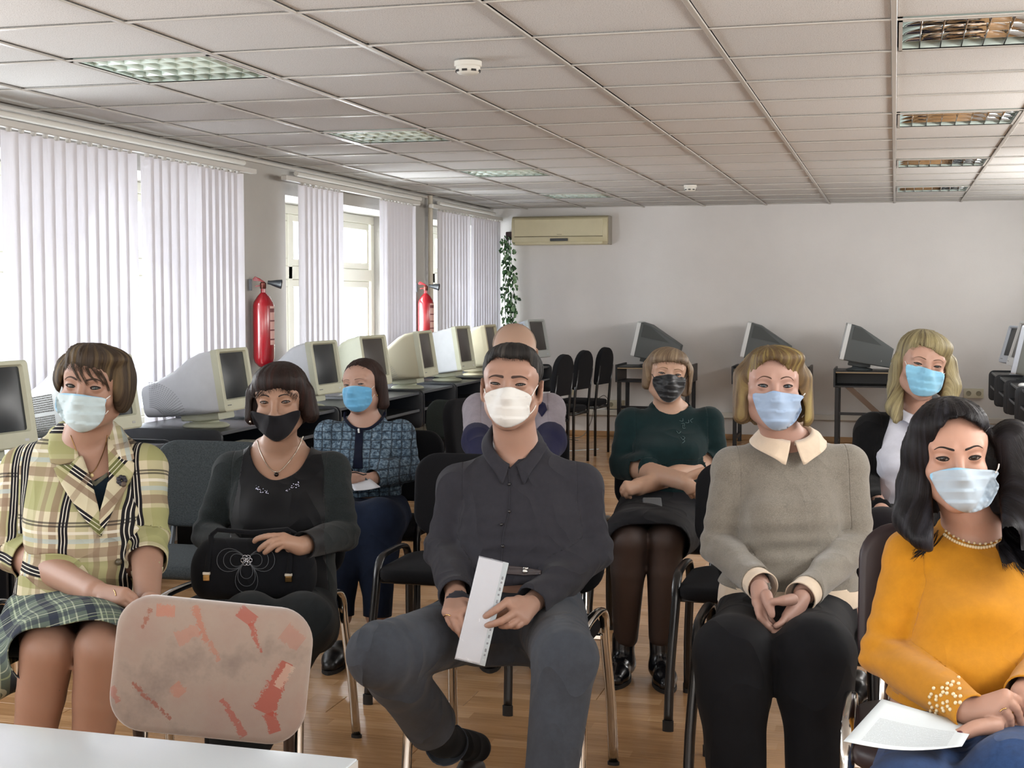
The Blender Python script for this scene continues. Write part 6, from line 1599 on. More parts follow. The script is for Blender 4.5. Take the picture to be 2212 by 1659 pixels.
    for a in f.legs: w = np.array([a[2][0], a[2][1]+.02, 0]); shoe(p, w, (-.1, -1, 0), .24, boot, high=.10, w=1.05)
    hm = m_hair('hair_dark_bob', '#0c0908', '#2b1e1a', .36, '#32201c')
    p.hair([('e', (0, .020, .040), (.086, .106, .092)), ('e', (0, -.034, .070), (.072, .062, .048), .03), ('c', (-.080, .000, .02), (-.086, -.004, -.050), .028, .027, .03), ('c', (.080, .000, .02), (.092, .000, -.045), .028, .028, .03), ('e', (0, .060, -.035), (.085, .055, .060), .04)], hm,
           [([(543, 960), (544, 880), (546, 857), (560, 856), (580, 846), (600, 838), (616, 846), (630, 855), (641, 860), (643, 885), (646, 960)], .0)], (.012, .02, .13), .0020, 24, zs=.92, lo=(-.135, -.13, -.10), hi=(.14, .15, .17), flow=8, jag=1.6)
    p.wisps([[(600, 832), (616, 840), (630, 852)], [(568, 838), (560, 848), (552, 860)]], hm, r=.0006, n=8, spread=2.6, lift=.0025)
    p.hairline([(545, 870), (548, 857), (562, 855), (580, 847), (600, 839), (616, 846), (630, 855), (641, 862)], hm, 120, 12, 5, 1)
    mk = m_fabric('mask_black_cloth', '#17171b', 1500, .3, .1, .8, .2)
    p.mask([(541, 889), (556, 891), (575, 896), (594, 899), (612, 896), (632, 889), (647, 887), (648, 900), (638, 920), (624, 940), (606, 952), (592, 953), (574, 942), (556, 925), (546, 908)], mk, (), 0, .0012, nose=1.0)
    return p
def w9():
    p = Person('woman with long straight black hair in a mustard-yellow sweater holding a printed sheet', pc(2110, 1300, 3.1)[:2])
    p.head((2071, 990), 3.02, yaw=-7, pitch=3, roll=-3, sc=1.0, fat=-.001, open_=.95, ears=False)
    nb = pc(2108, 1158, 3.16); p.neck(nb, .046, .058)
    f = Fig(p, [(2045, 2172, 1140, 3.18, .05), (1992, 2235, 1152, 3.18, .078), (1958, 2262, 1180, 3.18, .10), (1960, 2262, 1240, 3.15, .118), (1962, 2262, 1300, 3.12, .130), (1960, 2262, 1350, 3.10, .135), (1940, 2285, 1400, 3.08, .15), (1925, 2295, 1460, 3.08, .16), (1915, 2305, 1530, 3.08, .15), (1920, 2300, 1590, 3.08, .13)],
            [[(1968, 1200, 3.16), (1905, 1415, 3.10), (2085, 1532, 2.80)], [(2256, 1198, 3.14), (2300, 1400, 3.05), (2215, 1500, 2.78)]],
            [[(2010, 1640, 3.0), (1970, 1745, 2.62), (1980, 2150, 2.6)], [(2200, 1640, 3.0), (2195, 1700, 2.60), (2195, 2120, 2.6)]], ra=(.056, .048, .035), rl=(.10, .085, .06))
    p.hand((2090, 1540, .02), [[(2172, 1500, -.03), (2198, 1512, -.02), (2215, 1540, .0)], [(2170, 1512, -.035), (2195, 1530, -.03), (2205, 1562, -.01)], [(2160, 1526, -.035), (2180, 1548, -.03), (2182, 1578, -.01)], [(2145, 1538, -.03), (2165, 1558, -.03), (2172, 1580, -.01)]], 2.78, .0090, wr=.030, thumb=[(2120, 1560, .01), (2140, 1575, .02), (2160, 1590, .02)])
    p.hand((2215, 1560, .05), [[(2160, 1580, .01), (2140, 1600, .02), (2120, 1612, .03)], [(2165, 1592, .015), (2145, 1606, .025), (2125, 1618, .035)], [(2170, 1600, .02), (2150, 1612, .03), (2130, 1622, .04)], [(2178, 1606, .025), (2158, 1616, .035), (2140, 1624, .045)]], 2.76, .0095, wr=.032, thumb=[(2150, 1568, -.02), (2110, 1572, -.03), (2082, 1584, -.03), (2066, 1588, -.025)])
    p.build_body(m_skin('skin_fair', '#b38f7d'), h=.012)
    p.finish_eyes('#33251d', '#1d1512', browpts=[(.011, .0200), (.021, .0228), (.032, .0260), (.042, .0255), (.051, .0200)], browt=.0030, lasht=.0019)
    ym = m_fabric('sweater_mustard', '#b57a12', 1000, .25, .08, .9, .12, 40, wr=.2)
    F = Sdf(); cuts, J = f.top(F, nb, (1.06, 1.0), .001, shk=.03)
    zb = pc(2050, 1560, 2.9)[2]
    sw = p.garment('sweater', F, ym, .0068, cuts+[cut_px([(2042, 1120), (2050, 1150), (2085, 1170), (2120, 1176), (2160, 1165), (2190, 1130), (2180, 1080), (2040, 1080)], 3.16), hem(zb, f, nb, .004)], folds(51, .0035, 12, J, ja=.0045, jf=120, bumps=[(2035, 1310, 2.94, .034, .075), (2165, 1310, 2.94, .034, .075), (2100, 1390, 2.94, -.016, .05), (2170, 1388, 2.94, -.014, .05), (2030, 1385, 2.95, -.012, .05), (2100, 1470, 2.94, .020, .10)]), fig=f)
    pe = M('pearl', '#d9c9a4', .18, 0, spec=.8); rr = random.Random(2)
    c_ = smooth_poly([(2040, 1150), (2062, 1164), (2090, 1174), (2120, 1178), (2150, 1172), (2175, 1158)], 5, False)
    p.dots('pearl', F, [(x, y+5) for x, y in c_], .0040, pe, 2.7, .002, n=8); p.dots('pearl', F, [(x+3, y-3) for x, y in c_[::2]], .0034, pe, 2.7, .002, n=8)
    p.dots('pearl', F, [(2008+62*u+rr.uniform(-4, 4)+v*4, 1496+(-30*u)+v*50+rr.uniform(-4, 4)+u*v*10) for u, v in [((k % 6)/5, (k//6)/5) for k in range(34)]], .0042, pe, 2.5, .002, n=8)
    T = Sdf(); c = pc(2105, 1600, 3.06); T.stack([(c[0], c[1], c[2]+.06, .18, .14), (c[0], c[1], c[2]-.08, .19, .14)], .03)
    for a in f.legs: T.chain([a[0], a[1], a[1]+(a[2]-a[1])*.3, a[2]], [.105, .090, .07, .055], .04)
    T2 = m_fabric('jeans_blue', '#1f3a63', 1500, .3, .2, .85, .2, 80)
    p.garment('jeans', T, T2, .010, [cut_plane(a[2], unit(a[2]-a[1]), .12) for a in f.legs], folds(13, .004, 12, [(f.legs[0][0]+np.array([0, -.12, .05]), (0, 1, 0), .1)]))
    for a in f.legs: shoe(p, np.array([a[2][0], a[2][1]+.03, 0]), (0, -1, 0), .24, M('shoe_black', '#0d0c0d', .35))
    nail = M('nail_polish_dark_red', '#4a1220', .15); v = pc(2074, 1585, 2.722)-p.base; MB().ball(v, (.0095, .006, .006), 12).build('thumb_nail', nail, p.root, 180)
    p.line('ring', p.S, [(2160, 1537), (2166, 1532), (2174, 1530)], .0014, M('ring_gold', '#d9a86a', .2, 1), 2.4, .001)
    hm = m_hair('hair_black_long', '#060506', '#1a1719', .28, '#2a2a30')
    hd = 3.02
    p.hair([('e', (0, .018, .042), (.084, .104, .086)), ('e', (0, -.03, .075), (.066, .06, .044), .03), ('pc', [(2004, 925, 3.08), (1996, 975, 3.10), (1985, 1050, 3.12), (1978, 1120, 3.10), (1990, 1165, 3.03)], [.040, .044, .046, .046, .024]), ('pc', [(2020, 1060, 3.14), (2015, 1130, 3.08), (2012, 1168, 3.02)], [.04, .04, .02]),
            ('pc', [(2185, 950, 3.10), (2208, 1050, 3.10), (2215, 1130, 3.04), (2225, 1210, 2.98)], [.046, .052, .050, .026]), ('pc', [(2178, 1090, 3.06), (2175, 1150, 3.00), (2178, 1212, 2.97)], [.03, .03, .012]), ('pc', [(2120, 1000, 3.20), (2120, 1130, 3.24)], [.09, .11])], hm,
           [([(2016, 1200), (2014, 1060), (2014, 1000), (2019, 955), (2032, 925), (2052, 905), (2080, 902), (2108, 915), (2134, 940), (2150, 970), (2158, 1010), (2160, 1080), (2165, 1160), (2140, 1190)], .02), ([(2045, 1110), (2160, 1110), (2165, 1170), (2120, 1185), (2050, 1165)], .06)], (-.006, .03, .13), .0022, 20, zs=.95, h=.0045, lo=(-.16, -.14, -.30), hi=(.22, .17, .16), flow=3)
    p.wisps([[(1995, 1120), (2000, 1160), (1990, 1195)], [(2010, 1150), (1998, 1180), (1975, 1200)], [(2020, 1150), (2012, 1175), (1992, 1192)], [(2190, 1180), (2200, 1215), (2215, 1235)], [(2172, 1180), (2168, 1205), (2176, 1225)]], hm, r=.0008, n=16, spread=9, onto=F, lift=.003)
    p.hairline([(2014, 1000), (2019, 955), (2032, 925), (2052, 905), (2080, 902), (2108, 915), (2134, 940), (2150, 970), (2158, 1010)], hm, 90, 16, 3, 2)
    mk = m_maskm('mask_light_blue', '#a3b2bf', '#8fc1e0')
    p.mask([(2009, 1024), (2040, 1014), (2066, 1010), (2100, 1013), (2155, 1018), (2150, 1035), (2158, 1052), (2148, 1072), (2135, 1092), (2108, 1106), (2080, 1106), (2052, 1092), (2030, 1070), (2016, 1045)], mk, [[(2150, 1022), (2156, 1012), (2158, 1002)]], 3, .003, M('ear_loop_white', '#d8d6d2', .8), step=4, seed=12)
    # printed sheet held in the hand
    pm = NT('paper_printed'); uv = pm.coord('UV'); sp = pm.n('ShaderNodeSeparateXYZ'); pm.l(uv, sp.inputs[0]); u, v = sp.outputs[0], sp.outputs[1]
    ln = pm.math('LESS_THAN', pm.math('FRACT', pm.math('MULTIPLY', v, 34)), .5); w = pm.noise(1, 3, .7, pm.mapping(uv, (120, 34, 1))); ink = pm.math('MULTIPLY', ln, pm.math('GREATER_THAN', w, .42))
    rg = pm.math('MULTIPLY', pm.math('MULTIPLY', pm.math('GREATER_THAN', u, .12), pm.math('LESS_THAN', u, .86)), pm.math('MULTIPLY', pm.math('GREATER_THAN', v, .08), pm.math('LESS_THAN', v, .60)))
    pm.col(pm.mix(pm.math('MULTIPLY', pm.math('MULTIPLY', ink, rg), .45), '#c6cfd4', '#6e7880')); pm.set(Roughness=.7)
    A_, B_, C_, D_ = pc(1905, 1510, 2.80), pc(2105, 1568, 2.80), pc(2078, 1612, 2.60), pc(1822, 1601, 2.58); V = []; U = []; n = 12
    for j in range(n+1):
        for i in range(n+1):
            a, b = i/n, j/n; q = (A_*(1-a)+B_*a)*(1-b)+(D_*(1-a)+C_*a)*b; q = q+np.array([0, 0, -.012*math.sin(PI*a)*b]); V.append(q); U.append((a, 1-b))
    Q = np.array([(j*(n+1)+i, j*(n+1)+i+1, (j+1)*(n+1)+i+1, (j+1)*(n+1)+i) for j in range(n) for i in range(n)])
    sheet('paper_sheet', V, Q, U, pm.m, 'white printed sheet held on the lap of the woman in yellow', 'paper')
def sheet(name, V, Q, U, mat, label, cat, t=.0008):
    V = np.array(V); b = V.mean(0); b[2] = V[:, 2].min(); o = from_np(name, V-b, Q, mat, None, 180, None, U); o.location = toW(b); o.rotation_euler = (0, 0, YAW); thick(o, t, 0); return tag(o, label, cat)
def w3():
    p = Person('woman in a blue tweed zip jacket and bright blue mask, head turned to the window', pc(790, 1100, 5.9)[:2], lod=1.25)
    p.head((764, 831), 5.92, yaw=-20, pitch=-4, roll=-5, sc=1.0, fat=.003, open_=.62)
    nb = pc(788, 925, 6.0); p.neck(nb, .050, .058)
    f = Fig(p, [(748, 828, 908, 6.02, .055), (722, 855, 920, 6.02, .08), (708, 872, 945, 6.02, .10), (706, 874, 990, 5.98, .13), (708, 872, 1030, 5.95, .135), (715, 868, 1065, 5.95, .14), (715, 870, 1100, 5.95, .14), (718, 868, 1130, 5.95, .13)],
            [[(712, 940, 6.0), (700, 1010, 5.98), (745, 1030, 5.75)], [(866, 938, 6.0), (882, 1015, 5.95), (800, 1036, 5.72)]],
            [[(755, 1125, 5.9), (735, 1130, 5.45), (735, 1330, 5.45)], [(838, 1125, 5.9), (820, 1130, 5.45), (815, 1330, 5.45)]], ra=(.058, .050, .034), rl=(.092, .078, .055))
    p.hand((800, 1036, .0), [[(778, 1026, -.02), (765, 1022, -.02), (756, 1024, 0)], [(776, 1031, -.03), (763, 1030, -.03), (754, 1032, 0)], [(776, 1037, -.03), (764, 1038, -.03), (757, 1040, 0)], [(779, 1042, -.02), (770, 1045, -.02), (764, 1046, 0)]], 5.72, .0085, wr=.026)
    p.hand((748, 1032, .0), [[(760, 1036, -.02), (770, 1040, -.02), (776, 1043, 0)], [(758, 1041, -.02), (768, 1045, -.02), (773, 1048, 0)], [(756, 1046, -.02), (764, 1050, -.02), (768, 1052, 0)], [(754, 1050, -.01), (760, 1053, -.01), (763, 1055, 0)]], 5.70, .0085, wr=.026)
    p.build_body(m_skin('skin_older', '#a78878'))
    p.finish_eyes('#3a2a22', '#5a463a', browpts=[(.012, .0195), (.022, .0225), (.033, .0235), (.043, .0210), (.049, .0170)], browt=.0014)
    tw = NT('tweed_blue'); co = tw.coord(); n = tw.noise(70, 5, .8, co); c = tw.ramp(n, [(.33, '#16222e'), (.46, '#3b5062'), (.58, '#6f8494'), (.74, '#9aa9b2')])
    uv = tw.coord('UV'); sp = tw.n('ShaderNodeSeparateXYZ'); tw.l(uv, sp.inputs[0]); wob = tw.math('MULTIPLY', tw.noise(25, 3, .7, co), .016)
    g = tw.math('LESS_THAN', tw.math('FRACT', tw.math('DIVIDE', tw.math('ADD', sp.outputs[0], wob), .042)), .16); g2 = tw.math('LESS_THAN', tw.math('FRACT', tw.math('DIVIDE', tw.math('ADD', sp.outputs[1], wob), .034)), .14)
    c = tw.mix(tw.math('MULTIPLY', tw.math('MAXIMUM', g, g2), .75), c, '#131a24'); tw.col(c); tw.set(Roughness=.95); tw.bump(n, .6, .004)
    F = Sdf(); cuts, J = f.top(F, nb, (.93, .93), .003, shk=.03)
    zb = pc(790, 1072, 5.85)[2]; neck = [(745, 890), (744, 905), (760, 920), (778, 925), (800, 922), (822, 905), (830, 890), (800, 875)]
    p.garment('tweed_jacket', F, tw.m, .009, cuts+[cut_px(neck, 6.02), hem(zb, f, nb, .004)], folds(61, .004, 13, J, ja=.004, jf=110, bumps=[(745, 995, 5.84, .024, .07), (828, 995, 5.84, .024, .07)]), fig=f)
    nv = m_fabric('trim_navy', '#0d1224', 900, .2)
    p.line('neck_trim', F, [(746, 890), (745, 904), (760, 921), (779, 927), (801, 924), (823, 907), (832, 890)], .0065, nv, 5.5, .002)
    p.patch('zip_placket', F, [(768, 928), (785, 928), (783, 975), (784, 1012), (762, 1012), (765, 975)], nv, 5.5, 4, .004, .003); p.line('zip_pull', F, [(775, 926), (775, 936)], .005, M('zip_steel', '#c9ccd0', .2, 1), 5.5, .010)
    T = Sdf(); c = pc(793, 1110, 5.95); T.stack([(c[0], c[1], c[2]+.05, .165, .14), (c[0], c[1], c[2]-.06, .17, .14)], .03)
    for a in f.legs: T.chain([a[0], a[1], a[1]+(a[2]-a[1])*.3, a[2]], [.100, .088, .066, .055], .05)
    p.garment('jeans', T, m_fabric('jeans_dark', '#131d30', 1200, .2, .15, .85, .1), .012, [cut_plane(a[2], unit(a[2]-a[1]), .12) for a in f.legs], folds(14, .004, 12))
    for a in f.legs: shoe(p, np.array([a[2][0], a[2][1]+.03, 0]), (-.1, -1, 0), .24, M('shoe_black', '#0d0c0d', .35))
    hm = m_hair('hair_auburn_dark', '#1c1312', '#3d2d28', .4)
    p.hair([('e', (0, .022, .040), (.083, .102, .085)), ('c', (-.078, .015, .02), (-.074, .020, -.075), .022, .018, .03), ('c', (.080, .010, .02), (.084, .020, -.085), .026, .026, .03), ('e', (0, .060, -.045), (.080, .050, .065), .04)], hm,
           [([(738, 900), (738, 850), (740, 822), (748, 802), (762, 790), (778, 790), (790, 803), (797, 822), (804, 838), (812, 848), (818, 862), (812, 905), (790, 915)], .03)], (.0, .0, .12), .002, 20, zs=.93, lo=(-.13, -.13, -.14), hi=(.14, .15, .16))
    p.hairline([(740, 835), (741, 822), (748, 803), (762, 791), (778, 791), (790, 804), (797, 822), (804, 838)], hm, 60, 8, 2, 1, r=.0005)
    p.dots('earring', p.S, [(815, 854)], .004, M('earring_gold', '#c9a86a', .25, 1), 5.5, .004)
    mk = m_maskm('mask_bright_blue', '#5f9ec4', '#7cb4d6')
    p.mask([(740, 841), (752, 835), (765, 833), (785, 835), (802, 839), (803, 855), (804, 866), (795, 880), (782, 889), (766, 890), (750, 882), (742, 868)], mk, [[(802, 840), (808, 834)], [(803, 862), (809, 852)]], 3, .003, M('ear_loop_white', '#d8d6d2', .8), seed=22, step=2.4)
def w6():
    p = Person('woman with a fringed light brown bob and black mask, arms crossed over a green top', pc(1440, 1050, 5.6)[:2], lod=1.2)
    p.head((1447, 808), 5.58, yaw=2, pitch=-2, roll=7, sc=.98, fat=.002, open_=.75)
    nb = pc(1448, 893, 5.7); p.neck(nb, .048, .056)
    f = Fig(p, [(1408, 1488, 880, 5.72, .055), (1382, 1514, 890, 5.72, .08), (1362, 1532, 910, 5.72, .10), (1362, 1530, 960, 5.66, .13), (1368, 1522, 1010, 5.66, .13), (1360, 1530, 1060, 5.66, .14), (1352, 1535, 1100, 5.66, .14), (1355, 1530, 1120, 5.66, .13)],
            [[(1364, 915, 5.7), (1346, 1005, 5.66), (1478, 1040, 5.30)], [(1530, 912, 5.7), (1545, 1000, 5.66), (1378, 1052, 5.38)]],
            [[(1400, 1135, 5.6), (1358, 1166, 5.15), (1352, 1375, 5.25)], [(1480, 1135, 5.6), (1438, 1166, 5.15), (1428, 1375, 5.2)]], ra=(.058, .052, .034), rl=(.092, .072, .048), shrink=.012)
    S = p.S
    for a in f.arms: S.cap(a[1], a[2], .042, .030, .02)
    p.hand((1478, 1040, .0), [[(1503, 1050, -.01), (1512, 1056, .01), (1516, 1062, .03)], [(1499, 1056, -.01), (1508, 1063, .01), (1510, 1070, .03)], [(1494, 1060, -.01), (1500, 1068, .01), (1502, 1074, .03)], [(1488, 1063, 0), (1492, 1070, .01), (1494, 1075, .03)]], 5.28, .0088, wr=.028, thumb=[(1488, 1030, 0), (1504, 1022, 0), (1516, 1017, 0), (1522, 1014, 0)])
    p.hand((1378, 1052, .0), [[(1352, 1044, -.02), (1344, 1054, -.02), (1342, 1062, 0)], [(1354, 1053, -.025), (1345, 1063, -.02), (1346, 1070, 0)], [(1358, 1060, -.025), (1352, 1069, -.02), (1354, 1074, 0)], [(1363, 1064, -.02), (1360, 1072, -.01), (1362, 1075, 0)]], 5.36, .0088, wr=.028)
    p.build_body(m_skin('skin_beige', '#ab8c77'))
    p.finish_eyes('#42342a', '#6b5138', browpts=[(.012, .0190), (.022, .0225), (.033, .0240), (.043, .0205), (.049, .0160)], browt=.0017, lasht=.0011)
    F = Sdf(); cuts, J = f.top(F, nb, (.28, .12), .004, shk=.03)
    gm = m_fabric('top_dark_green', '#0a2022', 900, .25, .15, .9, .4, 30, wr=.25)
    zb = pc(1445, 1080, 5.6)[2]
    p.garment('green_top', F, gm, .0088, cuts+[cut_px([(1411, 860), (1413, 872), (1424, 884), (1450, 890), (1478, 886), (1493, 870), (1492, 855), (1412, 855)], 5.72), hem(zb, f, nb)], folds(71, .004, 13, J, ja=.004, jf=110, bumps=[(1405, 975, 5.52, .026, .075), (1490, 975, 5.52, .026, .075)]), fig=f)
    em = M('embroidery_grey', '#3f5556', .6); rr = random.Random(8)
    for k in range(9): x, y = 1483+rr.uniform(-14, 12), 925+rr.uniform(-22, 25); a = rr.uniform(0, 6.28); p.line('embroidery', F, [(x, y), (x+6*math.cos(a), y+6*math.sin(a)), (x+9*math.cos(a+.9), y+9*math.sin(a+.9))], .0012, em, 5.2, .001, kind='stuff')
    sk = m_fabric('skirt_black', '#0c0c11', 900, .2, .2, .8, .2); T = Sdf(); c = pc(1443, 1095, 5.66); T.stack([(c[0], c[1], c[2]+.05, .175, .14), (c[0], c[1], c[2]-.06, .185, .14)], .03)
    for a in f.legs: T.cap(a[0], a[1]+np.array([0, -.04, 0]), .102, .080, .08)
    T.cap((f.legs[0][0]+f.legs[1][0])/2, (f.legs[0][1]+f.legs[1][1])/2, .10, .078, .08); T.cap(f.legs[0][0]+np.array([-.02, 0, 0]), f.legs[1][1]*.2+f.legs[0][1]*.8+np.array([-.02, .05, 0]), .11, .09, .08)
    kn = (f.legs[0][1]+f.legs[1][1])/2; p.garment('skirt', T, sk, .010, [lambda V: (kn[1]-.050)-V[:, 1]-(V[:, 2]-kn[2])*.45], folds(16, .004, 14))
    tg = NT('tights_black'); co = tg.coord(); lw = tg.n('ShaderNodeLayerWeight'); lw.inputs[0].default_value = .45; tg.col(tg.mix(lw.outputs['Facing'], '#3a2a24', '#0b0909')); tg.set(Roughness=.6)
    K = Sdf()
    for a in f.legs: K.chain([a[0]+(a[1]-a[0])*.6, a[1], a[1]+(a[2]-a[1])*.3, a[2]], [.080, .072, .064, .046], .008)
    p.garment('tights', K, tg.m, .008, [lambda V: V[:, 1]-(kn[1]+.16)], None, solid=False)
    bt = M('boot_black_leather', '#0b0c10', .22)
    for a in f.legs:
        w = np.array([a[2][0], a[2][1]+.04, 0]); shoe(p, w, (-.25 if a is f.legs[0] else .02, -1, 0), .25, bt, high=.09, w=1.02)
    hm = m_hair('hair_light_brown', '#46362a', '#7d6850', .36, '#8f7c62')
    p.hair([('e', (0, .018, .040), (.086, .104, .082)), ('e', (0, -.034, .066), (.074, .064, .044), .03), ('c', (-.078, .000, .02), (-.078, .004, -.055), .024, .020, .03), ('c', (.080, .000, .02), (.084, .004, -.060), .028, .026, .03), ('e', (0, .058, -.035), (.080, .052, .060), .04)], hm,
           [([(1411, 880), (1412, 820), (1411, 786), (1430, 782), (1450, 782), (1470, 784), (1484, 790), (1488, 815), (1486, 850), (1488, 885), (1440, 895)], .0)], (.03, .0, .12), .0018, 26, zs=.90, lo=(-.13, -.13, -.11), hi=(.14, .15, .16), flow=8, jag=.6)
    p.hairline([(1411, 800), (1413, 787), (1430, 782), (1450, 782), (1470, 784), (1484, 791), (1487, 815)], hm, 90, 9, 4, 1, r=.0005)
    mk = m_maskm('mask_black_glossy', '#101216', '#0c0d10', .45)
    p.mask([(1412, 815), (1432, 810), (1447, 808), (1462, 811), (1481, 818), (1480, 832), (1478, 842), (1468, 856), (1452, 868), (1440, 869), (1428, 862), (1417, 845), (1410, 830)], mk, [[(1412, 815), (1408, 808)], [(1481, 820), (1486, 812)]], 4, .0028, seed=31, step=2.4)
def w8():
    p = Person('blonde woman in a white shirt and black cardigan with a bright blue mask', pc(1960, 1000, 5.0)[:2], lod=1.15)
    p.head((2004, 789), 4.86, yaw=-3, pitch=2, roll=9, sc=1.03, fat=.003, open_=.72)
    nb = pc(1980, 905, 5.02); p.neck(nb, .047, .056)
    f = Fig(p, [(1935, 2025, 888, 5.05, .055), (1908, 2055, 900, 5.05, .08), (1885, 2075, 925, 5.05, .10), (1885, 2078, 980, 5.0, .13), (1888, 2078, 1030, 5.0, .13), (1888, 2080, 1080, 5.0, .14), (1885, 2085, 1120, 5.0, .14), (1885, 2085, 1150, 5.0, .13)],
            [[(1890, 935, 5.04), (1868, 1050, 5.02), (1900, 1100, 4.72)], [(2072, 935, 5.04), (2095, 1050, 5.0), (2010, 1100, 4.72)]],
            [[(1925, 1150, 4.95), (1905, 1160, 4.5), (1858, 1400, 4.95)], [(2030, 1150, 4.95), (2010, 1160, 4.5), (1960, 1400, 4.95)]], ra=(.058, .050, .036), rl=(.09, .076, .05))
    p.hand((1900, 1100, .0), [[(1925, 1108, -.01), (1940, 1112, 0), (1950, 1116, 0)], [(1925, 1114, -.01), (1940, 1119, 0), (1948, 1122, 0)], [(1923, 1120, -.01), (1936, 1125, 0), (1944, 1128, 0)], [(1920, 1125, 0), (1930, 1130, 0), (1936, 1133, 0)]], 4.70, .0086, wr=.028)
    p.build_body(m_skin('skin_light', '#b18f7e'))
    p.finish_eyes('#4a4a44', '#5b4434', browpts=[(.012, .0185), (.022, .0220), (.033, .0240), (.043, .0215), (.050, .0165)], browt=.0018, lasht=.0012)
    sh = m_fabric('shirt_white', '#c4c6d2', 1400, .15, .05, .7, .2)
    F = Sdf(); F.stack(f.rows, .03); F.cap(nb+np.array([-.03, 0, -.035]), f.arms[0][0], .045, .055, .03); F.cap(nb+np.array([.03, 0, -.035]), f.arms[1][0], .045, .055, .03)
    zb = pc(1980, 1112, 4.9)[2]
    p.garment('white_shirt', F, sh, .009, [cut_px([(1948, 868), (1955, 885), (1975, 903), (1998, 888), (2012, 868), (1980, 860)], 5.05), lambda V: zb-V[:, 2]], folds(81, .005, 13, [(pc(1950, 1060, 4.9), (0, .3, 1), .12)], ja=.005, jf=90, bumps=[(1930, 1000, 4.87, .030, .075), (2030, 1000, 4.87, .030, .075)]))
    p.collar(F, pc(1980, 872, 5.0), .060, .064, pc(1978, 902, 4.9)[2], pc(1980, 858, 5.1)[2], sh, gap=7, w=.036, tip=.026)
    p.dots('button', F, [(1972, 932), (1963, 964), (1958, 998), (1954, 1035), (1952, 1070)], .0045, M('button_grey', '#7d7f88', .3), 4.6, .001)
    G = Sdf(); cuts, J = f.top(G, nb, (.85, .85), .008, shk=.03, drop=.03); G.off = .007
    p.garment('black_cardigan', G, m_fabric('cardigan_black', '#0b0b0d', 700, .3, .2, .95, .3), .009, cuts+[cut_px([(1926, 830), (1922, 905), (1905, 960), (1900, 1020), (1908, 1085), (1935, 1140), (2060, 1150), (2080, 1080), (2070, 1000), (2050, 940), (2035, 890), (2030, 830)], 5.05)], folds(82, .004, 13, J, ja=.004, jf=110), fig=f)
    T = Sdf(); c = pc(1985, 1140, 5.0); T.stack([(c[0], c[1], c[2]+.05, .17, .14), (c[0], c[1], c[2]-.06, .175, .14)], .03)
    for a in f.legs: T.chain([a[0], a[1], a[1]+(a[2]-a[1])*.3, a[2]], [.100, .086, .064, .052], .05)
    p.garment('trousers', T, m_fabric('trousers_plum_black', '#141014', 900, .2), .012, [cut_plane(a[2], unit(a[2]-a[1]), .12) for a in f.legs], folds(18, .004, 12))
    for a in f.legs: shoe(p, np.array([a[2][0]+.02, a[2][1]+.10, 0]), (-.3, -1, 0), .25, M('shoe_black', '#0d0c0d', .35))
    hm = m_hair('hair_blonde', '#665a3c', '#a89d74', .36, '#4e4232')
    p.hair([('e', (0, .018, .042), (.086, .104, .088)), ('e', (.02, -.03, .070), (.064, .058, .040), .03), ('pc', [(1945, 780, 4.96), (1938, 840, 4.98), (1932, 880, 4.94), (1936, 908, 4.90)], [.030, .030, .028, .012]), ('pc', [(1952, 860, 4.94), (1952, 900, 4.90)], [.026, .012]),
            ('pc', [(2046, 785, 4.96), (2050, 835, 4.96), (2042, 880, 4.94), (2030, 905, 4.92)], [.034, .038, .036, .018]), ('e', (0, .065, -.05), (.09, .05, .09), .04)], hm,
           [([(1950, 915), (1951, 860), (1956, 815), (1958, 780), (1968, 758), (1986, 746), (2008, 752), (2030, 768), (2040, 790), (2042, 815), (2034, 850), (2024, 880), (2010, 915), (1975, 930)], .03)], (-.01, .02, .13), .0020, 22, zs=.90, lo=(-.16, -.13, -.24), hi=(.16, .16, .16), flow=5)
    p.hairline([(1953, 835), (1957, 800), (1962, 770), (1975, 752), (1990, 747), (2008, 752), (2030, 768), (2040, 790)], hm, 80, 10, 3, 2, r=.00045)
    mk = m_maskm('mask_sky', '#7fb6d2', '#8fc4dd')
    p.mask([(1958, 788), (1975, 789), (1995, 793), (2015, 800), (2039, 807), (2038, 825), (2032, 842), (2018, 853), (2000, 857), (1980, 854), (1968, 845), (1961, 825), (1957, 806)], mk, [[(2039, 808), (2046, 803)], [(1959, 789), (1955, 780)]], 3, .003, M('ear_loop_white', '#d8d6d2', .8), seed=42, step=2.8)
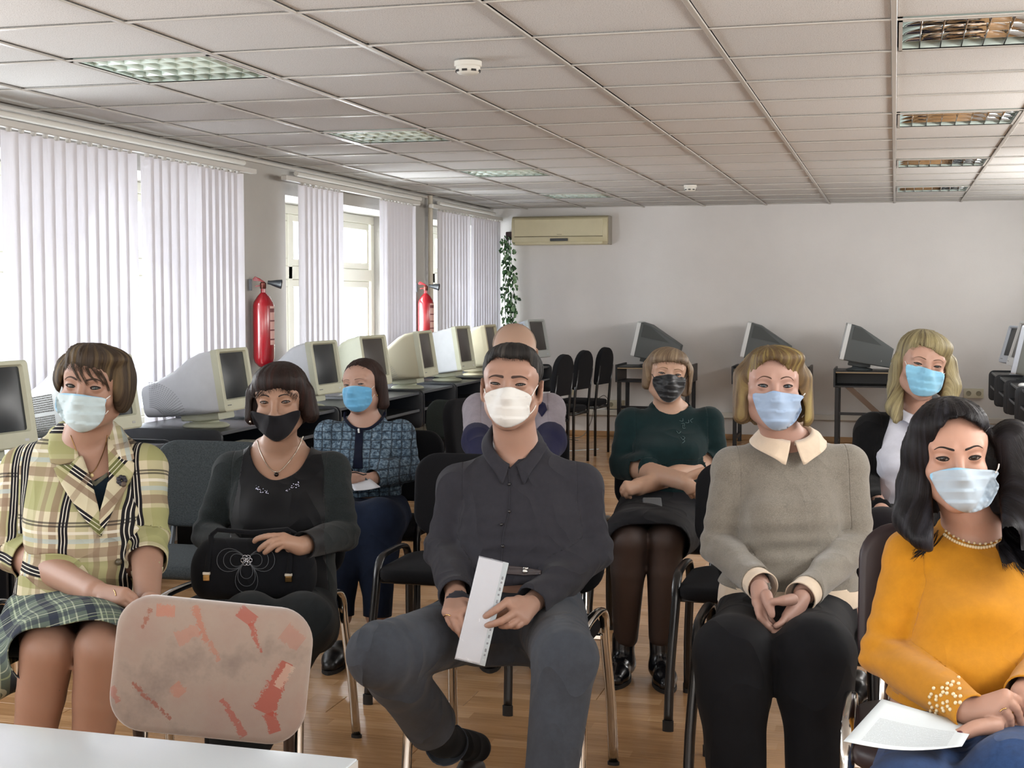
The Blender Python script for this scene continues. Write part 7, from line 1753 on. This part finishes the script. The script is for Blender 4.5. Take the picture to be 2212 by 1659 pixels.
def w5():
    p = Person('balding person in a lilac-grey and navy top bent forward behind the man', pc(1110, 1000, 5.9)[:2], lod=1.3)
    p.head((1113, 800), 5.5, yaw=2, pitch=38, roll=0, sc=1.12, fat=.002, open_=.4)
    nb = pc(1112, 862, 5.75); p.neck(nb, .058, .064)
    f = Fig(p, [(1070, 1155, 850, 5.85, .07), (1045, 1180, 862, 5.85, .10), (1032, 1192, 900, 5.85, .12), (1035, 1190, 960, 5.88, .13), (1035, 1190, 1020, 5.95, .14), (1035, 1190, 1080, 6.0, .14), (1040, 1185, 1110, 6.0, .12)],
            [[(1036, 885, 5.8), (1030, 955, 5.6), (1060, 1010, 5.4)], [(1186, 885, 5.8), (1190, 955, 5.6), (1160, 1010, 5.4)]],
            [[(1075, 1110, 5.9), (1060, 1130, 5.5), (1060, 1330, 5.5)], [(1150, 1110, 5.9), (1165, 1130, 5.5), (1165, 1330, 5.5)]], ra=(.062, .052, .036), rl=(.09, .076, .05))
    p.build_body(m_skin('skin_scalp', '#a48a78'))
    p.finish_eyes('#3a2a22', '#6b5648', browt=.0030)
    F = Sdf(); cuts, J = f.top(F, nb, (.0, .0), .004, shk=.03)
    lm_ = m_fabric('top_lilac_grey', '#7f777f', 900, .2, .08, .9, .3)
    f.cuffs = [cut_sleeve(a[0]+(a[1]-a[0])*.84, unit(a[1]-a[0]), .12) for a in f.arms]
    p.garment('lilac_top', F, lm_, .010, [lambda V: pc(1110, 1090, 5.9)[2]-V[:, 2]], folds(91, .004, 13, J, ja=.005, jf=100), fig=f)
    K = Sdf(); nvy = m_fabric('sleeve_navy', '#151533', 900, .2, .1, .9, .3)
    for a in f.arms: K.chain([a[0]+(a[1]-a[0])*.84, a[1], a[1]+(a[2]-a[1])*.95], [.062, .060, .047], .02)
    p.garment('navy_sleeves', K, nvy, .010, [], folds(92, .003, 16))
    p.patch('navy_yoke', F, [(1160, 862), (1178, 872), (1182, 885), (1170, 900), (1158, 882)], nvy, 5.2, 4, .004, .003)
    T = Sdf(); c = pc(1112, 1100, 6.0)
    T.stack([(c[0], c[1], c[2]+.05, .16, .13), (c[0], c[1], c[2]-.06, .165, .13)], .03)
    for a in f.legs: T.chain([a[0], a[1], a[2]], [.095, .080, .050], .05)
    p.garment('trousers', T, m_fabric('trousers_dark', '#101218', 900, .2), .014, [cut_plane(a[2], unit(a[2]-a[1]), .12) for a in f.legs])
    for a in f.legs: shoe(p, np.array([a[2][0], a[2][1]+.03, 0]), (0, -1, 0), .26, M('shoe_black', '#0d0c0d', .35))
    hm = m_hair('hair_thin_grey_brown', '#6e5a4a', '#9b8573', .55)
    p.hair([('e', (0, .030, .020), (.078, .092, .066))], hm, [([(1060, 900), (1058, 800), (1070, 760), (1100, 752), (1135, 752), (1158, 765), (1172, 800), (1172, 900)], .05)], (0, .02, .11), .0012, 30, h=.006, lo=(-.12, -.12, -.12), hi=(.12, .15, .14))
# ------------------------------------------------------------------ things held and carried
def handbag():
    c = pc(548, 1228, 4.06); r = empty('handbag', toW((c[0], c[1], pc(548, 1298, 4.02)[2])), YAW+.02, 'black suede handbag with a stitched flower and gold clasps on the lap', 'handbag'); z0 = 0
    sb = m_fabric('bag_suede', '#0b0c10', 700, .35, .25, .9, .3); W_, H_, D_ = .355, .175, .115; F = Sdf()
    F.cap((-W_/2+.05, 0, .045), (W_/2-.05, 0, .045), .050, .050, .03, 1, ((0, 1, 0), 1.0)); F.cap((-W_/2+.045, 0, .10), (W_/2-.045, 0, .10), .045, .045, .04); F.cap((-W_/2+.06, 0, .145), (W_/2-.07, 0, .142), .030, .030, .04)
    F.disp = folds(3, .002, 22); V, Q = F.mesh(F_lo(F), F_hi(F), .006); from_np('bag_body', V, Q, sb, r, 180)
    fl = [(-.150, .150), (-.10, .172), (.0, .178), (.10, .170), (.150, .140), (.148, .085), (.10, .050), (0, .035), (-.10, .048), (-.150, .085)]
    def onto(x, z, lift=.003): 
        q = np.array([[x, -.2, z]]); v, h = trace(F, q, np.array([[0, 1., 0]]), .4); return v[0]-np.array([0, lift, 0])
    def stitch(P, rad=.0011, nm='stitching', m=M('stitch_grey', '#3c3f44', .6)): MB().tube([tuple(onto(x, z, .0015)) for x, z in P], rad, 5).build(nm, m, r, 180)
    cx, cz = -.012, .118
    for ang, ln in ((180, .085), (0, .080), (270, .095)):
        for k, sc_ in enumerate((1, .78, .55)):
            P = []
            for i in range(25):
                t = 2*PI*i/24; u = ln*sc_*(1-math.cos(t))/2; v = .038*sc_*math.sin(t)*math.sin(t/2)**.6 if 0 < t < 2*PI else 0
                a = math.radians(ang); P.append((cx+u*math.cos(a)-v*math.sin(a), min(cz+u*math.sin(a)+v*math.cos(a), .165)))
            stitch(P)
    q = onto(cx, cz, .004); rg = M('flower_ring_steel', '#9a9ca2', .2, 1)
    for k in range(6): a = 2*PI*k/6; MB().tube([(q[0]+.009*math.cos(a)+.007*math.cos(b), q[1], q[2]+.009*math.sin(a)+.007*math.sin(b)) for b in [2*PI*j/12 for j in range(12)]], .0013, 6, closed=True).build('flower_ring', rg, r, 180)
    gold = M('clasp_gold', '#b58f5a', .2, 1); wt = M('clasp_top', '#c9c4b8', .3, .6)
    for x, z in ((-.125, .075), (.108, .070)):
        q = onto(x, z, .004); MB().box((q[0]-.010, q[1]-.004, q[2]-.014), (q[0]+.010, q[1]+.004, q[2]+.002), .0015, 1).build('clasp', gold, r); MB().box((q[0]-.011, q[1]-.005, q[2]+.003), (q[0]+.011, q[1]+.004, q[2]+.011), .0015, 1).build('clasp_tab', wt, r)
        MB().tube([(q[0], q[1], q[2]+.005), tuple(onto(x+.004, min(z+.05, .150))), (x*.95, -.01, .185 if x < 0 else .19)], .009, 8, sy=.4).build('strap', sb, r, 60)
    MB().tube([(-.118, -.01, .185), (-.10, -.012, .20), (0, -.015, .192), (.10, -.012, .20), (.118, 0, .188), (.150, .01, .11), (.165, .0, .06)], .007, 8).build('handle', sb, r, 60)
    MB().tube([(.150, -.012, .165), (.160, -.014, .12), (.166, -.012, .09)], .0018, 6).build('zip', gold, r, 180)
def folder():
    D0 = 3.56; P4 = [(1041, 1200, .06), (1095, 1213, .06), (1054, 1447, -.03), (975, 1421, -.03)]; q = [pc(a, b, D0+c) for a, b, c in P4]
    o = np.mean(q, 0); ex = unit(q[1]-q[0]); ez = unit(q[0]-q[3]); ez = unit(ez-ex*(ez@ex)); nn = np.cross(ex, ez)
    wd = np.linalg.norm(q[1]-q[0])*.62+np.linalg.norm(q[2]-q[3])*.38; ht = np.linalg.norm(q[0]-q[3])*.99
    r = empty('plastic_folder', toW(o), YAW, 'clear plastic pocket with white paper and a punched strip, held by the man', 'folder')
    B = Matrix(((ex[0], nn[0], ez[0]), (ex[1], nn[1], ez[1]), (ex[2], nn[2], ez[2]))).to_4x4()
    pw = M('paper_white', '#c6c8ce', .7); pt = NT('pocket_plastic'); pt.col('#c4cad4'); pt.set(Roughness=.12); pt.b.inputs['Alpha'].default_value = .35; pt.bump(pt.noise(22, 2, .5, pt.coord()), .6, .01)
    MB().box((-wd/2, -.003, -ht/2+.003), (wd/2-.014, .003, ht/2-.003), .001, 1, M=B).build('paper', pw, r)
    b = MB(); n, m = 14, 40
    for side in (-1, 1):
        V = []; 
        for j in range(m+1):
            for i in range(n+1): u, v = i/n-.5, j/m-.5; V.append(B@Vector((u*wd-.001, side*(.0045+.0012*math.sin(11*v*6+3*u)*math.cos(u*7)), v*ht)))
        b._add(V, [(j*(n+1)+i, j*(n+1)+i+1, (j+1)*(n+1)+i+1, (j+1)*(n+1)+i) for j in range(m) for i in range(n)])
    b.build('plastic_sleeve', pt.m, r, 180)
    MB().box((wd/2-.015, -.0012, -ht/2), (wd/2, .0012, ht/2), .0004, 1, M=B).build('punched_strip', M('strip_plastic', '#aab6b8', .35), r)
    hk = M('hole_dark', '#17181b', .9)
    for k, v in enumerate((-.40, -.355, -.29, -.225, -.16, -.10, .05, .115, .18, .235, .30, .345)): MB().box((wd/2-.0098, -.0020, v*ht-(.0045 if k % 2 else .0028)), (wd/2-.0048, .0020, v*ht+(.0045 if k % 2 else .0028)), .001, 1, M=B).build('punch_hole', hk, r)
def small_items():
    c = pc(1410, 1095, 5.30); r = empty('phone', toW(c), YAW, 'grey smartphone lying face down on the black skirt', 'phone'); T = Matrix.Rotation(math.radians(-62), 4, 'X')
    MB().box((-.036, -.004, -.045), (.036, .004, .045), .006, 3, M=Matrix.Rotation(math.radians(-48), 4, 'X')).build('case', M('phone_grey', '#5c5f62', .35), r)
    MB().box((.010, -.0055, -.005), (.030, -.0035, -.035), .003, 2, M=Matrix.Rotation(math.radians(-48), 4, 'X')).build('camera_bump', M('phone_camera', '#101114', .2), r)
    def quad(pts, nm, mat, label, cat, n=6, sag=.004):
        A_, B_, C_, D_ = [pc(*q) for q in pts]; V, U = [], []
        for j in range(n+1):
            for i in range(n+1): a, b = i/n, j/n; V.append((A_*(1-a)+B_*a)*(1-b)+(D_*(1-a)+C_*a)*b-np.array([0, 0, sag*math.sin(PI*a)])); U.append((a, 1-b))
        Q = np.array([(j*(n+1)+i, j*(n+1)+i+1, (j+1)*(n+1)+i+1, (j+1)*(n+1)+i) for j in range(n) for i in range(n)]); sheet(nm, V, Q, U, mat, label, cat)
    pw = M('paper_white', '#c6c8ce', .7)
    quad([(757, 1046, 5.66), (797, 1032, 5.70), (822, 1052, 5.60), (765, 1060, 5.58)], 'paper_sheet', pw, 'folded white paper held by the woman in tweed', 'paper')
    quad([(1868, 1098, 4.72), (1900, 1112, 4.76), (1900, 1148, 4.55), (1872, 1140, 4.55)], 'paper_sheet', M('paper_bluish', '#b9c3cf', .7), 'white paper on the lap of the blonde woman', 'paper')
    g = M('glasses_black', '#101014', .3)
    tag(MB().tube([tuple(toW(pc(x, y, 5.66))) for x, y in ((752, 1022), (768, 1020), (785, 1026), (792, 1024))], .0025, 6).build('glasses', g), 'folded black glasses held by the woman in tweed', 'glasses')
man(); w7(); w1(); w2(); w9(); w3(); w6(); w8(); w5(); handbag(); folder(); small_items()
